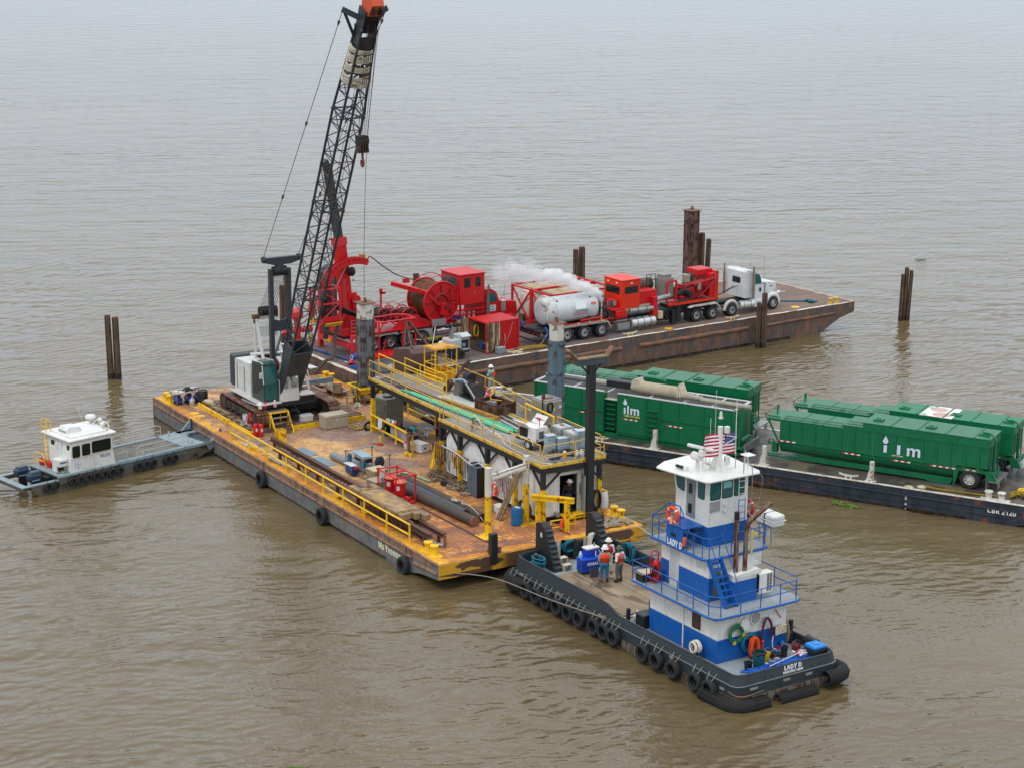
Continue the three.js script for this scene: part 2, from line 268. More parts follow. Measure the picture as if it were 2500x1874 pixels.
{
const t=thing('work_barge','rusty ochre decked work barge carrying the crawler crane and white deckhouse','barge','Y',[0,0,0]);
const mSide=M('#ffffff',0.7,{map:tSideY}),mR=M('#ffffff',0.75,{map:tSideYRust});
part(t,'hull',mSide,poly(rakeHull(LY,ZY - 0.01,{near:5.2,lip:0.78}),0.05,WY,'z'));
part(t,'deck',M('#ffffff',0.72,{map:tDeckY}),box(0.02,LY,ZY - 0.01,ZY,0.02,WY));
part(t,'rub_rail',mR,bar([0.1,ZY - 0.03,0.05],[LY,ZY - 0.03,0.05],0.07,8),bar([2.6,ZY - 0.42,0.06],[LY,ZY - 0.42,0.06],0.1,8),bar([0.1,ZY - 0.5,0.06],[2.4,ZY - 0.62,0.06],0.1,8),box(0.6,LY,ZY - 0.34,ZY - 0.06,0.02,0.048));
part(t,'headlog',M('#ffffff',0.6,{map:texture(512,64,(i,x,y)=>{const n=N1[Math.floor(y*60)*512 + Math.floor(x*511)],m=N2[Math.floor(y*90)*512 + Math.floor(x*511)];const mid=sstep(0.28,0.34,x)- sstep(0.66,0.72,x);return mix3(mix3([226,178,34],[196,136,40],n),[92,66,52],clamp(sstep(0.56,0.64,m)+ mid*0.9));},12.2,0.8)}),box(-0.06,0.0,ZY - 0.78,ZY - 0.02,0.06,WY - 0.02,0.02));
part(t,'far_end_plate',mR,box(LY,LY + 0.03,-0.4,ZY - 0.05,0,WY));
for(const[u,v]of[[2.03,0.62],[1.4,0.62],[35.53,0.44],[34.84,0.44],[2.07,11.8],[1.42,11.8],[35.32,11.6],[34.7,11.7]])part(t,'bollard',mYel,bitt(u,ZY,v,0.16,0.52));
for(const[u,v]of[[1.7,0.62],[35.2,0.44],[1.75,11.8],[35,11.65]])part(t,'bollard_plate',mYel,box(u - 0.75,u + 0.75,ZY,ZY + 0.02,v - 0.28,v + 0.28));
for(const[u,v]of[[31.7,0.75],[30.9,0.8],[7.6,5.4],[20.4,11.2]])part(t,'deck_hatch',mYel,lid(u,ZY + 0.002,v,0.3));
part(t,'deck_seam',paint('#5a3a28',0.8),beam([0.5,ZY + 0.012,3.9],[8.2,ZY + 0.012,3.7],0.14,0.03),beam([0.6,ZY + 0.012,8.1],[3,ZY + 0.012,8.0],0.08,0.03));
part(t,'far_coaming',paint('#6f8797',0.5),box(33.6,33.75,ZY,ZY + 0.55,3.9,11.3));
part(t,'push_knee',mBlack,poly([[-0.05,ZY - 0.4],[-0.2,ZY - 0.4],[-0.2,ZY + 1.1],[0.12,ZY + 1.1],[0.12,ZY]],2.95,3.3,'z'));part(t,'knee_gusset',mRust,poly([[0.12,ZY],[0.6,ZY],[0.12,ZY + 0.6]],3.08,3.14,'z'),cbox(0.1,ZY + 0.15,3.55,0.16,0.3,0.16));
part(t,'push_knee',mBlack,poly([[-0.05,ZY - 0.4],[-0.2,ZY - 0.4],[-0.2,ZY + 1.05],[0.12,ZY + 1.05],[0.12,ZY]],9.25,9.6,'z'));
const nm=part(t,'vessel_name',M('#e8dfc0',0.6),xf(text('Ms Yvonne',0.36,{wide:2.35}),[5.0,ZY - 0.92,0.05],[0,Math.PI,0]));
nm.userData.label='painted name Ms Yvonne in worn cream letters';
}
{
const t=thing('equipment_barge','long rust brown equipment barge with white deck edge carrying the red trucks','barge','R',[0,0,0]);
const mSide=M('#ffffff',0.78,{map:tSideR});
part(t,'hull',mSide,poly(rakeHull(LR,ZR - 0.01,{far:6.2,lip:0.75,bottom:-1.2}),-WR,0,'z'));
part(t,'deck',M('#ffffff',0.75,{map:tDeckR}),box(0,LR,ZR - 0.01,ZR,-WR,0));
const wt=M('#ffffff',0.6,{map:texture(256,32,(i,x,y)=>mix3([232,226,214],[150,112,84],sstep(0.6,0.72,N2[Math.floor(y*200)*512 + Math.floor(x*511)])),6,0.4)});
part(t,'edge_stripe',wt,box(0,LR,ZR,ZR + 0.025,-0.2,0.02),box(LR - 0.2,LR + 0.02,ZR,ZR + 0.03,-WR,-0.2),box(-0.04,0.28,ZR,ZR + 0.05,-WR,-0.2),box(21,LR,ZR,ZR + 0.02,-WR,-WR + 0.14));
part(t,'rub_rail',mRust,bar([0,ZR - 0.72,0.02],[20.8,ZR - 0.72,0.02],0.16,8),bar([22.4,ZR - 0.72,0.02],[32.6,ZR - 0.72,0.02],0.16,8),bar([33.4,ZR - 0.74,0.02],[41.5,ZR - 0.66,0.02],0.11,8));
const mSeam=M('#4c3a33',0.9);for(const u of[6.5,13.4,19.9,26.4,32.0,36.3])part(t,'plate_seam',mSeam,box(u,u + 0.035,-0.5,ZR - 0.08,0,0.012));
for(const[u,v]of[[25.6,0.6],[38.35,1.0],[12.3,0.55]])part(t,'deck_hatch',u===12.3?mWhiteOld:mYel,lid(u,ZR + 0.002,-v,0.32));
for(const u of[11.9,21.9,31.5])part(t,'cleat',chipped('#e6d6b0'),cleat(u,ZR,-0.42,0.72));
for(const[u,v]of[[41.3,0.3],[41.95,0.3],[2.0,11.0],[2.7,11.0]])part(t,'bollard',chipped('#d8b458'),bitt(u,ZR,-v,0.15,0.5));
part(t,'bollard_plate',mYel,box(2.9,3.9,ZR,ZR + 0.02,-11.2,-10.6));
part(t,'deck_lettering',M('#d9dcdd',0.7),xf(text('CS 2OC',0.62,{wide:2.9,deep:0.01}),[40.4,ZR + 0.004,-5.6],[-Math.PI / 2,0,0.15]));
}
{
const t=thing('tank_barge','low black hulled deck barge with white edge carrying the green tanks','barge','K',[0,0,0]);
const x0=-24.6,x1=13.6,mSide=M('#ffffff',0.55,{map:tSideK});
const out=[[x0 + 0.5,ZK - 0.01],[x0,ZK - 0.3],[x0,0.35],[x0 + 2,-0.7],[10.5,-0.7],[x1 - 0.6,0.15],[x1,0.55],[x1 + 0.1,ZK - 0.01]];
part(t,'hull',mSide,poly(out,-WK,-0.02,'z'));
part(t,'deck',M('#ffffff',0.45,{map:tDeckK}),box(x0 + 0.5,x1,ZK - 0.01,ZK,-WK,-0.02));
part(t,'edge_stripe',M('#dcd8cf',0.5,{map:tChip}),box(x0 + 0.5,x1 - 0.3,ZK,ZK + 0.03,-0.2,0.02),box(x0 + 0.5,x1,ZK,ZK + 0.03,-WK,-WK + 0.18),beam([x1 - 0.35,ZK + 0.02,-0.1],[x1 + 0.1,ZK + 0.02,-0.9],0.3,0.03));
part(t,'rub_strake',mSide,box(x0 + 0.6,x1 - 0.1,ZK - 0.42,ZK - 0.34,0,0.05,0.02),box(x0 + 1,x1 - 1.2,ZK - 0.8,ZK - 0.75,-0.02,0.02));
for(const u of[-8.65,-1.85,4.5,-15.5]){part(t,'guide_post',mWhiteOld,box(u - 0.13,u + 0.1,ZK + 0.03,ZK + 1.18,-0.42,-0.2,0.02),poly([[u - 0.3,ZK + 0.03],[u - 0.1,ZK + 0.03],[u - 0.1,ZK + 0.6],[u - 0.18,ZK + 0.6]],-0.4,-0.22,'z'),box(u - 0.36,u + 0.24,ZK + 0.03,ZK + 0.06,-0.5,-0.14));}
for(const u of[3.2,-12.2])part(t,'cleat',mWhiteOld,cleat(u,ZK + 0.03,-0.2,0.62));
for(const[u,v]of[[6.6,0.35],[7.25,0.75]])part(t,'deck_hatch',chipped('#ded5bc'),lid(u,ZK + 0.002,-v,0.27));
for(const u of[11.05,11.75])part(t,'bollard',mWhiteOld,bitt(u,ZK + 0.03,-0.35,0.16,0.46));
part(t,'bollard_plate',mWhiteOld,box(10.6,12.2,ZK,ZK + 0.035,-0.6,-0.1));
const n=part(t,'vessel_number',M('#e8e8e4',0.6),xf(text('CBR 2120',0.27,{wide:1.55}),[11.9,ZK - 0.62,0.0]));n.userData.label='white painted number CBR 2120';
part(t,'draft_marks',M('#e8e8e4',0.6),xf(text('5',0.17),[6.6,ZK - 0.62,0]),xf(text('4',0.17),[6.6,ZK - 0.94,0]),cbox(6.6,ZK - 1.14,0.01,0.05,0.05,0.01));
}

// ---------------------------------------------------------------- small things used in several places
const ORD=['first','second','third','fourth','fifth','sixth','seventh','eighth','ninth','tenth','eleventh','twelfth','thirteenth','fourteenth','fifteenth','sixteenth'];
// hank of rope: n closed loops, hanging (plane z or x) or lying (plane y)
function hank(x,y,z,w,h,n,r=0.022,plane='z',thick=0.12,seed=1){
const q=rng(seed*97),out=[];
for(let i=0;i<n;i++){
const k=0.8 + 0.25*q(),ox=(q()- 0.5)*w*0.25,d=(q()- 0.5)*thick,pts=[];
for(let j=0;j<9;j++){const a=j / 9*Math.PI*2,c=Math.cos(a)*w / 2*k + ox,s=Math.sin(a)*h / 2*(0.9 + 0.12*q()),e=d +(q()- 0.5)*0.03;pts.push(plane==='z'?[x + c,y + s,z + e]:plane==='x'?[x + e,y + s,z + c]:[x + c,y + e,z + s]);}
out.push(tube(pts,r,5,18,true));
}
return out;
}
// loose tangle of line lying in a patch
function tangle(x,y,z,w,d,n,r=0.025,seed=1,hgt=0.12){
const q=rng(seed*71),out=[];
for(let i=0;i<n;i++){const pts=[];let cx=x +(q()- 0.5)*w,cz=z +(q()- 0.5)*d;for(let j=0;j<7;j++){pts.push([cx,y + r + q()*hgt,cz]);cx=x + clamp((cx - x)+(q()- 0.5)*w*0.7,-w / 2,w / 2);cz=z + clamp((cz - z)+(q()- 0.5)*d*0.7,-d / 2,d / 2);}out.push(tube(pts,r,5,20));}
return out;
}
function makeTyre(R,w){// lies in the plane z
const o=new THREE.Group();scene.add(o);
part(o,'tyre',mTyre,xf(new THREE.LatheGeometry([[R*0.56,-w*0.3],[R*0.62,-w*0.5],[R*0.86,-w*0.52],[R*0.97,-w*0.38],[R,0],[R*0.97,w*0.38],[R*0.86,w*0.52],[R*0.62,w*0.5],[R*0.56,w*0.3],[R*0.6,w*0.2],[R*0.72,0],[R*0.6,-w*0.2],[R*0.56,-w*0.3]].map((p)=>new THREE.Vector2(...p)),24),[0,0,0],[Math.PI / 2,0,0]));
return o;
}
// wheel: axis z, outer face towards +z
const mTread=paint('#2b2c2e',0.85);
function wheel(parent,x,y,z,R,w,rim=mWhiteOld,face=1,name='wheel'){
const t=part(parent,name,mTread,xf(new THREE.LatheGeometry([[R*0.55,-w / 2],[R*0.9,-w / 2],[R*0.99,-w*0.36],[R,0],[R*0.99,w*0.36],[R*0.9,w / 2],[R*0.55,w / 2]].map((p)=>new THREE.Vector2(...p)),22),[x,y,z],[Math.PI / 2,0,0]));
const f=z + face*w*0.42,b=z + face*w*0.2,a=(r0,r1,z0,z1)=>xf(new THREE.LatheGeometry([[r0,0],[r1,z1 - z0]].map((p)=>new THREE.Vector2(...p)),18),[x,y,z0],[Math.PI / 2,0,0]);
const g=[cylZ(x,y,Math.min(b,b - face*0.04),Math.max(b,b - face*0.04),R*0.54,18),torus(x,y,f,R*0.53,R*0.045,'z',Math.PI*2,18,5),cylZ(x,y,Math.min(b,f),Math.max(b,f),R*0.17,10)];
for(let i=0;i<8;i++){const an=i / 8*Math.PI*2;g.push(cylZ(x + Math.cos(an)*R*0.27,y + Math.sin(an)*R*0.27,Math.min(b,b + face*0.03),Math.max(b,b + face*0.03),R*0.04,6));}
part(t,'rim',rim,...g);
part(t,'rim_holes',mDark,...[0,1,2,3,4,5,6,7].map((i)=>{const an=(i + 0.5)/ 8*Math.PI*2;return cylZ(x + Math.cos(an)*R*0.41,y + Math.sin(an)*R*0.41,Math.min(b,b + face*0.004),Math.max(b,b + face*0.004),R*0.075,8);}));
return t;
}
function lifeRing(parent,x,y,z,R,axis,hex='#e8482c'){
const t=part(parent,'ring',M(hex,0.6),torus(x,y,z,R,R*0.27,axis,Math.PI*2,20,8));
for(let i=0;i<4;i++){const a=(i + 0.5)*Math.PI / 2,c=Math.cos(a)*R,s=Math.sin(a)*R;part(parent,'reflective_band',M('#efe6e0',0.5),axis==='z'?xf(new THREE.CylinderGeometry(R*0.285,R*0.285,0.06,8),[x + c,y + s,z],[0,0,a]):xf(new THREE.CylinderGeometry(R*0.285,R*0.285,0.06,8),[x,y + s,z + c],[Math.PI / 2 - a,0,0]));}
}
function bucket(name,label,f,p,hex,r=0.15,h=0.36,group){
const t=thing(name,label,'bucket',f,p);
part(t,'pail',M(hex,0.45,{map:tGrime}),lathe([[0,0.01],[r*0.8,0],[r,h],[r*1.05,h],[r*1.05,h - 0.03],[r*0.95,h - 0.03],[r*0.78,0.03],[0,0.03]],0,0,0,14));
part(t,'handle',mSteel,torus(0,h - 0.02,0,r,0.008,'x',Math.PI,10,4));return t;
}
function bottle(label,f,p,hex,r=0.09,h=0.3,cap='#f0f0ee'){
const t=thing('bottle',label,'bottle',f,p);
part(t,'body',M(hex,0.4),lathe([[0,0],[r,0],[r,h*0.66],[r*0.45,h*0.85],[r*0.36,h*0.9]],0,0,0,10));part(t,'cap',M(cap,0.5),cyl(0,h*0.88,h,0,r*0.42,8));return t;
}

// ---------------------------------------------------------------- the push tug
const ZT=1.0;
const tug=thing('push_tug','blue and white push tug with tall wheelhouse and black tyre hung hull','tugboat','T',[0,0,0]);
{
const t=tug,mHull=paint('#30393f',0.5);
const outline=[[0.35,0],[0.1,0.12],[0,0.4],[0,5.35],[0.1,5.63],[0.35,5.75],[16.7,5.75],[17.15,5.6],[17.3,5.2],[17.3,0.55],[17.15,0.15],[16.7,0]];
part(t,'hull',mHull,poly(outline.map(([x,z])=>[x,z]),-0.6,ZT - 0.01,'y'));
part(t,'hull_wear_band',M('#6d6a60',0.75,{map:tRustTint}),poly(outline.map(([x,z])=>[x +(x<1?-0.03:0.03),z +(z<1?-0.03:0.03)]),0.02,0.5,'y'));
part(t,'deck',mDeckGrey,poly(outline,ZT - 0.01,ZT,'y'));
// bulwark: leaning wall with a lowered stern half
const pts=[];for(let i=0;i<outline.length;i++){const a=outline[i],b=outline[(i + 1)% outline.length],n=Math.max(1,Math.ceil(Math.hypot(b[0]- a[0],b[1]- a[1])/ 0.45));for(let k=0;k<n;k++)pts.push([lerp(a[0],b[0],k / n),lerp(a[1],b[1],k / n)]);}
const topAt=(x)=>lerp(1.42,1.76,sstep(8.5,9.9,x)),wall=(inset,thick,y0,out,up=0)=>{
const P=[],q=pts.map(([x,z])=>{const cx=8.65,cz=2.875,k=(d,s)=>1 - s / Math.max(0.3,Math.abs(d));const top=topAt(x)+ up,lean=0.12;return{o0:[cx +(x - cx)*k(x - cx,inset),y0,cz +(z - cz)*k(z - cz,inset)],o1:[cx +(x - cx)*k(x - cx,inset + lean),top,cz +(z - cz)*k(z - cz,inset + lean)],i1:[cx +(x - cx)*k(x - cx,inset + lean + thick),top,cz +(z - cz)*k(z - cz,inset + lean + thick)],i0:[cx +(x - cx)*k(x - cx,inset + thick),y0,cz +(z - cz)*k(z - cz,inset + thick)]};});
const quad=(a,b,c,d)=>P.push(...a,...b,...c,...a,...c,...d);
for(let i=0;i<q.length;i++){const a=q[i],b=q[(i + 1)% q.length];quad(a.o0,a.o1,b.o1,b.o0);quad(a.o1,a.i1,b.i1,b.o1);quad(a.i1,a.i0,b.i0,b.i1);}
const g=new THREE.BufferGeometry();g.setAttribute('position',new THREE.Float32BufferAttribute(P,3));g.computeVertexNormals();return g;
};
part(t,'bulwark',mHull,wall(0.0,0.06,ZT - 0.15,true));
part(t,'bulwark_lining',mHull,wall(0.064,0.05,ZT,false,-0.01));
part(t,'bulwark_cap',mHull,...pts.map((p,i)=>{const n=pts[(i + 1)% pts.length],k=([x,z])=>[8.65 +(x - 8.65)*(1 - 0.15 / Math.max(0.3,Math.abs(x - 8.65))),topAt(x)+ 0.01,2.875 +(z - 2.875)*(1 - 0.15 / Math.max(0.3,Math.abs(z - 2.875)))];return bar(k(p),k(n),0.045,5);}));
part(t,'wood_deck',M('#ffffff',0.85,{map:texture(512,512,(i,x,y)=>{const pl=Math.floor(y*18),e=(y*18)% 1,w=N3[(pl*53 % 512)*512 + 9],s=N5[i];const k=mix3(mix3([126,108,88],[168,150,124],s*0.6 + w*0.5),[92,74,60],sstep(0.55,0.72,N1[i]*0.7 + s*0.35)*0.75);return e<0.1?k.map((q)=>q*0.55):k;},6,3.4)}),box(9.0,15.35,ZT,ZT + 0.03,0.75,5.2));
part(t,'wood_deck_trim',paint('#b0a096',0.7),box(8.9,9.0,ZT,ZT + 0.08,0.75,5.2),box(9.0,11.2,ZT,ZT + 0.1,0.66,0.75),box(9,15.4,ZT,ZT + 0.05,5.2,5.28));
// stern and bow fenders, chains
const mF=M('#1c1b1a',0.9,{map:tGrime});
const fend=(a)=>part(t,'rubber_fender',mF,a);
fend(tube([[2.0,0.15,-0.16],[0.75,0.15,-0.16],[0.0,0.15,-0.02],[-0.22,0.15,0.6],[-0.24,0.15,1.5]],0.34,9,16));fend(tube([[-0.2,0.05,2.1],[-0.2,0.05,3.2],[-0.2,0.05,4.2]],0.3,9,8));fend(tube([[-0.26,0.5,4.75],[-0.26,0.5,5.5],[0.05,0.5,5.98],[0.6,0.5,6.05]],0.34,9,12));
fend(tube([[15.9,0.55,-0.1],[16.9,0.55,-0.12],[17.5,0.6,0.25],[17.6,0.6,1.2]],0.36,9,14));fend(tube([[17.58,0.6,1.5],[17.6,0.6,2.8],[17.58,0.6,4.4]],0.34,9,8));
part(t,'fender_rib',mF,...Array.from({length:40},(_,i)=>{const k=i / 40;return i<14?torus(-0.2,0.05,2.15 + k*6,0.3,0.012,'z',6.283,12,4):i<26?torus(-0.23,0.15,0.7 +(i - 14)*0.07,0.34,0.012,'z',6.283,12,4):torus(0.8 +(i - 26)*0.08,0.15,-0.16,0.34,0.012,'x',6.283,12,4);}));
part(t,'stern_chain',mRust,tube([[0.5,0.72,-0.03],[0.1,0.6,0.1],[-0.1,0.6,0.5],[-0.1,0.66,1.4]],0.035,5,12));
part(t,'freeing_port',paint('#8d8a80',0.6),cbox(-0.02,ZT - 0.18,0.95,0.06,0.09,0.42),cbox(-0.02,ZT - 0.18,2.75,0.06,0.09,0.35),cbox(-0.02,ZT - 0.18,4.0,0.06,0.09,0.35),cbox(0.9,ZT - 0.3,-0.01,0.3,0.1,0.06),cbox(4.4,ZT - 0.1,-0.01,0.3,0.09,0.06),cbox(9.6,ZT + 0.05,-0.0,0.6,0.12,0.1),cbox(13.1,ZT + 0.05,0,0.4,0.1,0.08),cbox(16.3,ZT + 0.05,0,0.36,0.1,0.08));
part(t,'bolt_hole',mDark,...[1.6,2.0,3.3,4.2,4.6].map((z)=>cbox(0.055,ZT + 0.12,z,0.05,0.05,0.05)));
// push knees with rungs on the sloping aft face
for(const z0 of[1.55,4.55]){
part(t,'push_knee',mBlack,poly([[17.25,ZT - 0.6],[17.42,ZT - 0.6],[17.42,3.1],[16.98,3.2],[16.72,3.02],[15.75,ZT],[17.2,ZT]],z0,z0 + 0.46,'z'));
part(t,'knee_rung',paint('#3a4248',0.45),...Array.from({length:8},(_,i)=>{const k=(i + 0.5)/ 8.3,x=lerp(15.78,16.72,k),y=lerp(ZT + 0.05,3.02,k);return cbox(x - 0.02,y,z0 + 0.23,0.12,0.15,0.36,[0,0,0.43]);}));
}
part(t,'notice_plate',mPlasticWhite,box(16.85,17.0,2.5,2.72,1.535,1.55));
// bitts
const pair=(u,v,du,h,r=0.11,cross=true)=>[[0,0],[du,0]].map(([d])=>part(t,'bitt',mBlack,cyl(u + d,ZT,ZT + h,v,r,12),cross&&bar([u + d - 0.3,ZT + h*0.55,v],[u + d + 0.3,ZT + h*0.55,v],0.03,6)));
pair(15.75,0.72,0.42,0.95,0.12,false);pair(17.62 - 0.5,3.0,0,1.0,0.12);part(t,'bitt',mBlack,cyl(16.95,ZT,ZT + 1.0,3.55,0.12,12));pair(14.55,5.35,0.55,1.05,0.11);part(t,'bitt',mBlack,cyl(8.45,ZT,ZT + 0.72,0.62,0.1,12),bar([8.45,ZT + 0.4,0.35],[8.45,ZT + 0.4,0.95],0.03));part(t,'bitt',mBlack,cyl(3.55,ZT,ZT + 0.75,0.62,0.11,12));part(t,'bitt',mBlack,cyl(3.2,ZT,ZT + 1.1,5.3,0.1,12),bar([3.2,ZT + 0.7,5.0],[3.2,ZT + 0.7,5.6],0.03));part(t,'bitt',mBlack,cyl(2.75,ZT,ZT + 1.1,5.32,0.1,12),bar([2.75,ZT + 0.7,5.05],[2.75,ZT + 0.7,5.6],0.03));for(const z of[2.7,3.15])part(t,'bitt',mBlack,cyl(2.25,ZT,ZT + 1.0,z,0.1,12),bar([2.25,ZT + 0.75,z - 0.22],[2.25,ZT + 0.75,z + 0.22],0.025));
for(const u of[1.3])part(t,'fairlead_roller',mBlack,cylX(1.2,1.9,ZT + 0.42,5.5,0.22,12));
// deckhouse, lowest storey
const W1=mWhite,B1=mBlue,hb=2.05,y1=3.22;
part(t,'lower_house',W1,box(2.55,7.35,hb,y1,0.98,4.85,0.03));part(t,'lower_house_band',B1,box(2.54,7.36,ZT,hb,0.97,4.86,0.03));
part(t,'house_seam',W1,box(4.9,4.94,ZT,y1,0.955,0.975),bar([4.86,ZT,0.95],[4.86,y1,0.95],0.02));
part(t,'side_window',M('#4a3026',0.35),poly(rpoly(3.72,4.28,2.18,2.9,0.06),0.955,0.98,'z'));part(t,'side_window_frame',mDark,poly(rpoly(3.7,4.3,2.16,2.92,0.06),0.965,0.979,'z',[rpoly(3.73,4.27,2.19,2.89,0.06)]));
part(t,'vent_fan',mWhite,cylX(2.47,2.55,2.75,2.35,0.3,18),cylX(2.45,2.55,2.74,3.02,0.3,18));part(t,'vent_grille',paint('#a9a6a4',0.6),cylX(2.44,2.455,2.74,3.02,0.25,16),...[0.08,0.15,0.22].map((r)=>torus(2.44,2.74,3.02,r,0.012,'x',6.283,16,4)));
part(t,'stern_light',M('#b01020',0.5),beam([2.5,2.9,4.15],[2.5,2.45,4.5],0.03,0.03));
part(t,'wall_bottle',mBlue,sph(2.45,ZT + 0.25,4.55,0.14));
// upper walkway (first deck above)
const d1=[[2.5,0.45],[2.2,0.55],[2.1,0.85],[2.1,5.0],[2.2,5.25],[2.5,5.35],[8.05,5.35],[8.05,0.45]];
part(t,'walkway_deck',mDeckGrey,poly(d1,3.24,3.3,'y'));part(t,'walkway_edge',B1,...d1.map((p,i)=>{const n=d1[(i + 1)% d1.length];return bar([p[0],3.24,p[1]],[n[0],3.24,n[1]],0.06,6);}));
const y2=3.3;
railing(t,B1,[[8.05,y2,5.3],[8.05,y2,2.4],[8.05,y2,0.5],[7.03,y2,0.5],[5.91,y2,0.5],[4.8,y2,0.5],[3.66,y2,0.5],[2.6,y2,0.5],[2.18,y2,0.82],[2.15,y2,1.89],[2.15,y2,3.0],[2.15,y2,4.1],[2.15,y2,5.0],[2.5,y2,5.3],[3.97,y2,5.3],[5.78,y2,5.3],[8.05,y2,5.3]],0.88,[0.45],0.026);
// middle storey with engine casing
const yb=4.36,y3=5.28;
part(t,'middle_house',W1,box(3.9,7.3,yb,y3,1.5,4.3,0.03));part(t,'middle_house_band',B1,box(3.89,7.31,y2,yb,1.49,4.31,0.03));
part(t,'engine_casing',W1,box(3.1,3.95,4.3,4.62,2.25,3.55,0.03),poly([[2.25,4.6],[3.6,4.72],[3.75,4.66],[3.75,4.5],[2.25,4.45]],3.05,3.95,'x'));part(t,'engine_casing_band',B1,box(3.09,3.95,y2,4.3,2.24,3.56,0.03));part(t,'casing_wall',W1,box(3.75,3.95,4.6,y3,2.9,4.29));
part(t,'galley_door',paint('#c9cdcf',0.5),box(6.02,6.62,y2 + 0.02,5.16,1.46,1.49));part(t,'door_frame',mWhite,box(5.98,6.66,y2,5.2,1.475,1.492));part(t,'rust_trim',mRust,box(6.0,6.03,y2 + 0.02,y2 + 0.25,1.45,1.46),box(6.6,6.63,y2 + 0.02,y2 + 0.25,1.45,1.46));
part(t,'ladder_recess',paint('#6f7668',0.6),box(3.88,3.9,y2 + 0.2,4.8,1.75,2.15));
const ex=M('#8a756a',0.55,{metalness:0.4,map:tRustTint});
part(t,'exhaust_pipe',ex,bar([3.45,4.6,2.62],[3.5,7.2,2.62],0.11,10));part(t,'exhaust_mouth',mDark,bar([3.5,7.0,2.62],[3.5,7.34,2.62],0.114,10));part(t,'exhaust_pipe',ex,tube([[3.3,4.6,3.0],[3.3,5.6,3.0],[3.3,6.55,3.02],[3.28,6.9,3.18],[3.25,7.15,3.6],[3.2,7.55,4.25]],0.105,10,22,false,0.3));
part(t,'yellow_pole',M('#cbb45a',0.6),bar([3.2,5.4,3.25],[3.2,6.5,3.25],0.06,6),cbox(3.2,6.3,3.4,0.06,0.06,0.3));
// ladder stair between the decks
const sA=[2.85,y2,1.65],sB=[3.75,5.36,1.3],sC=[2.85,y2,2.25],sD=[3.75,5.36,1.95];
part(t,'stair_stringer',B1,beam(sA,sB,0.05,0.2),beam(sC,sD,0.05,0.2));for(let i=0;i<7;i++){const k=(i + 0.6)/ 7.4;part(t,'stair_tread',B1,cbox(lerp(2.85,3.75,k),lerp(y2,5.36,k),lerp(1.95,1.62,k),0.22,0.03,0.58));}
part(t,'stair_handrail',B1,tube([[2.75,y2 + 0.1,2.3],[2.8,y2 + 0.9,2.28],[3.65,6.3,2.0],[3.8,6.4,2.0],[3.9,5.4,2.05]],0.022,5,20,false,0.1),tube([[2.75,y2 + 0.1,1.6],[2.8,y2 + 0.9,1.58],[3.65,6.3,1.25]],0.022,5,16,false,0.1));
part(t,'air_conditioner',mWhite,box(2.95,3.4,3.56,4.48,3.6,4.35,0.02));part(t,'fan_grille',mDark,...Array.from({length:18},(_,i)=>cbox(2.945,3.68 + Math.floor(i / 2)*0.09,4.05 +(i % 2)*0.16,0.02,0.055,0.11)),box(3.0,3.36,3.62,4.42,3.585,3.6));
// upper deck around the wheelhouse
const y4=5.36,d2=[[4.0,1.15],[3.75,1.3],[3.7,1.6],[3.7,4.3],[3.78,4.6],[4.0,4.72],[7.6,4.72],[7.6,1.15]];
part(t,'upper_deck',mDeckGrey,poly(d2,y4 - 0.06,y4,'y'));part(t,'upper_deck_edge',B1,...d2.map((p,i)=>{const n=d2[(i + 1)% d2.length];return bar([p[0],y4 - 0.06,p[1]],[n[0],y4 - 0.06,n[1]],0.07,6);}));
railing(t,B1,[[3.78,y4,1.95],[3.74,y4,1.35],[4.0,y4,1.18],[4.6,y4,1.18],[5.1,y4,1.18],[5.36,y4,1.18]],0.9,[0.45],0.024);railing(t,B1,[[6.5,y4,1.18],[7.1,y4,1.18],[7.57,y4,1.18],[7.57,y4,2.9],[7.57,y4,4.68],[6.4,y4,4.68],[5.2,y4,4.68],[4.0,y4,4.68],[3.76,y4,4.4],[3.72,y4,2.55]],0.95,[0.48],0.026);
part(t,'rail_brace',B1,bar([7.57,y4 + 0.95,1.18],[6.35,y4 + 1.9,1.15],0.026),bar([6.35,y4,1.15],[6.35,y4 + 1.9,1.15],0.026),bar([6.35,y4 + 1.9,1.15],[5.57,y4 + 1.9,1.15],0.026),bar([5.57,y4 + 1.9,1.15],[4.9,y4 + 0.9,1.16],0.026),bar([5.57,y4 + 1.9,1.15],[5.57,y4 + 0.9,1.15],0.022),bar([6.35,y4 + 1.9,4.6],[5.2,y4 + 0.9,4.66],0.026),bar([6.35,y4,4.6],[6.35,y4 + 1.9,4.6],0.026));
part(t,'name_board',B1,box(5.28,6.46,5.28,6.3,1.1,1.13),box(5.28,6.46,6.27,6.3,1.1,2.22));const nb=part(t,'name_lettering',M('#f3f3f3',0.5),xf(text('LADY D',0.3,{wide:1.02}),[5.84,5.36,1.098],[0,Math.PI,0]));nb.userData.label='white name LADY D on the blue board';
part(t,'board_badge',mDark,cbox(5.95,5.88,1.09,0.3,0.16,0.03));part(t,'light_float',M('#e8602a',0.5),cbox(5.16,5.78,1.1,0.12,0.42,0.14,[0,0,0.1],0.03));
for(let i=0;i<4;i++)part(t,'step',paint('#0d4f86',0.5),box(5.2,5.9,y4 + 0.2 + i*0.22,y4 + 0.25 + i*0.22,1.3 + i*0.2,1.55 + i*0.2));
// wheelhouse
const yw=6.28,yr=8.42,wx0=4.95,wx1=7.3,wz0=2.23,wz1=4.4;
part(t,'wheelhouse_band',B1,box(wx0 - 0.01,wx1 + 0.0,y4,yw,wz0 - 0.01,wz1 + 0.01,0.02));part(t,'wheelhouse',W1,poly([[wx0,yw],[wx1,yw],[wx1,7.4],[wx1 + 0.22,yr],[wx0,yr]],wz0,wz1,'z'));
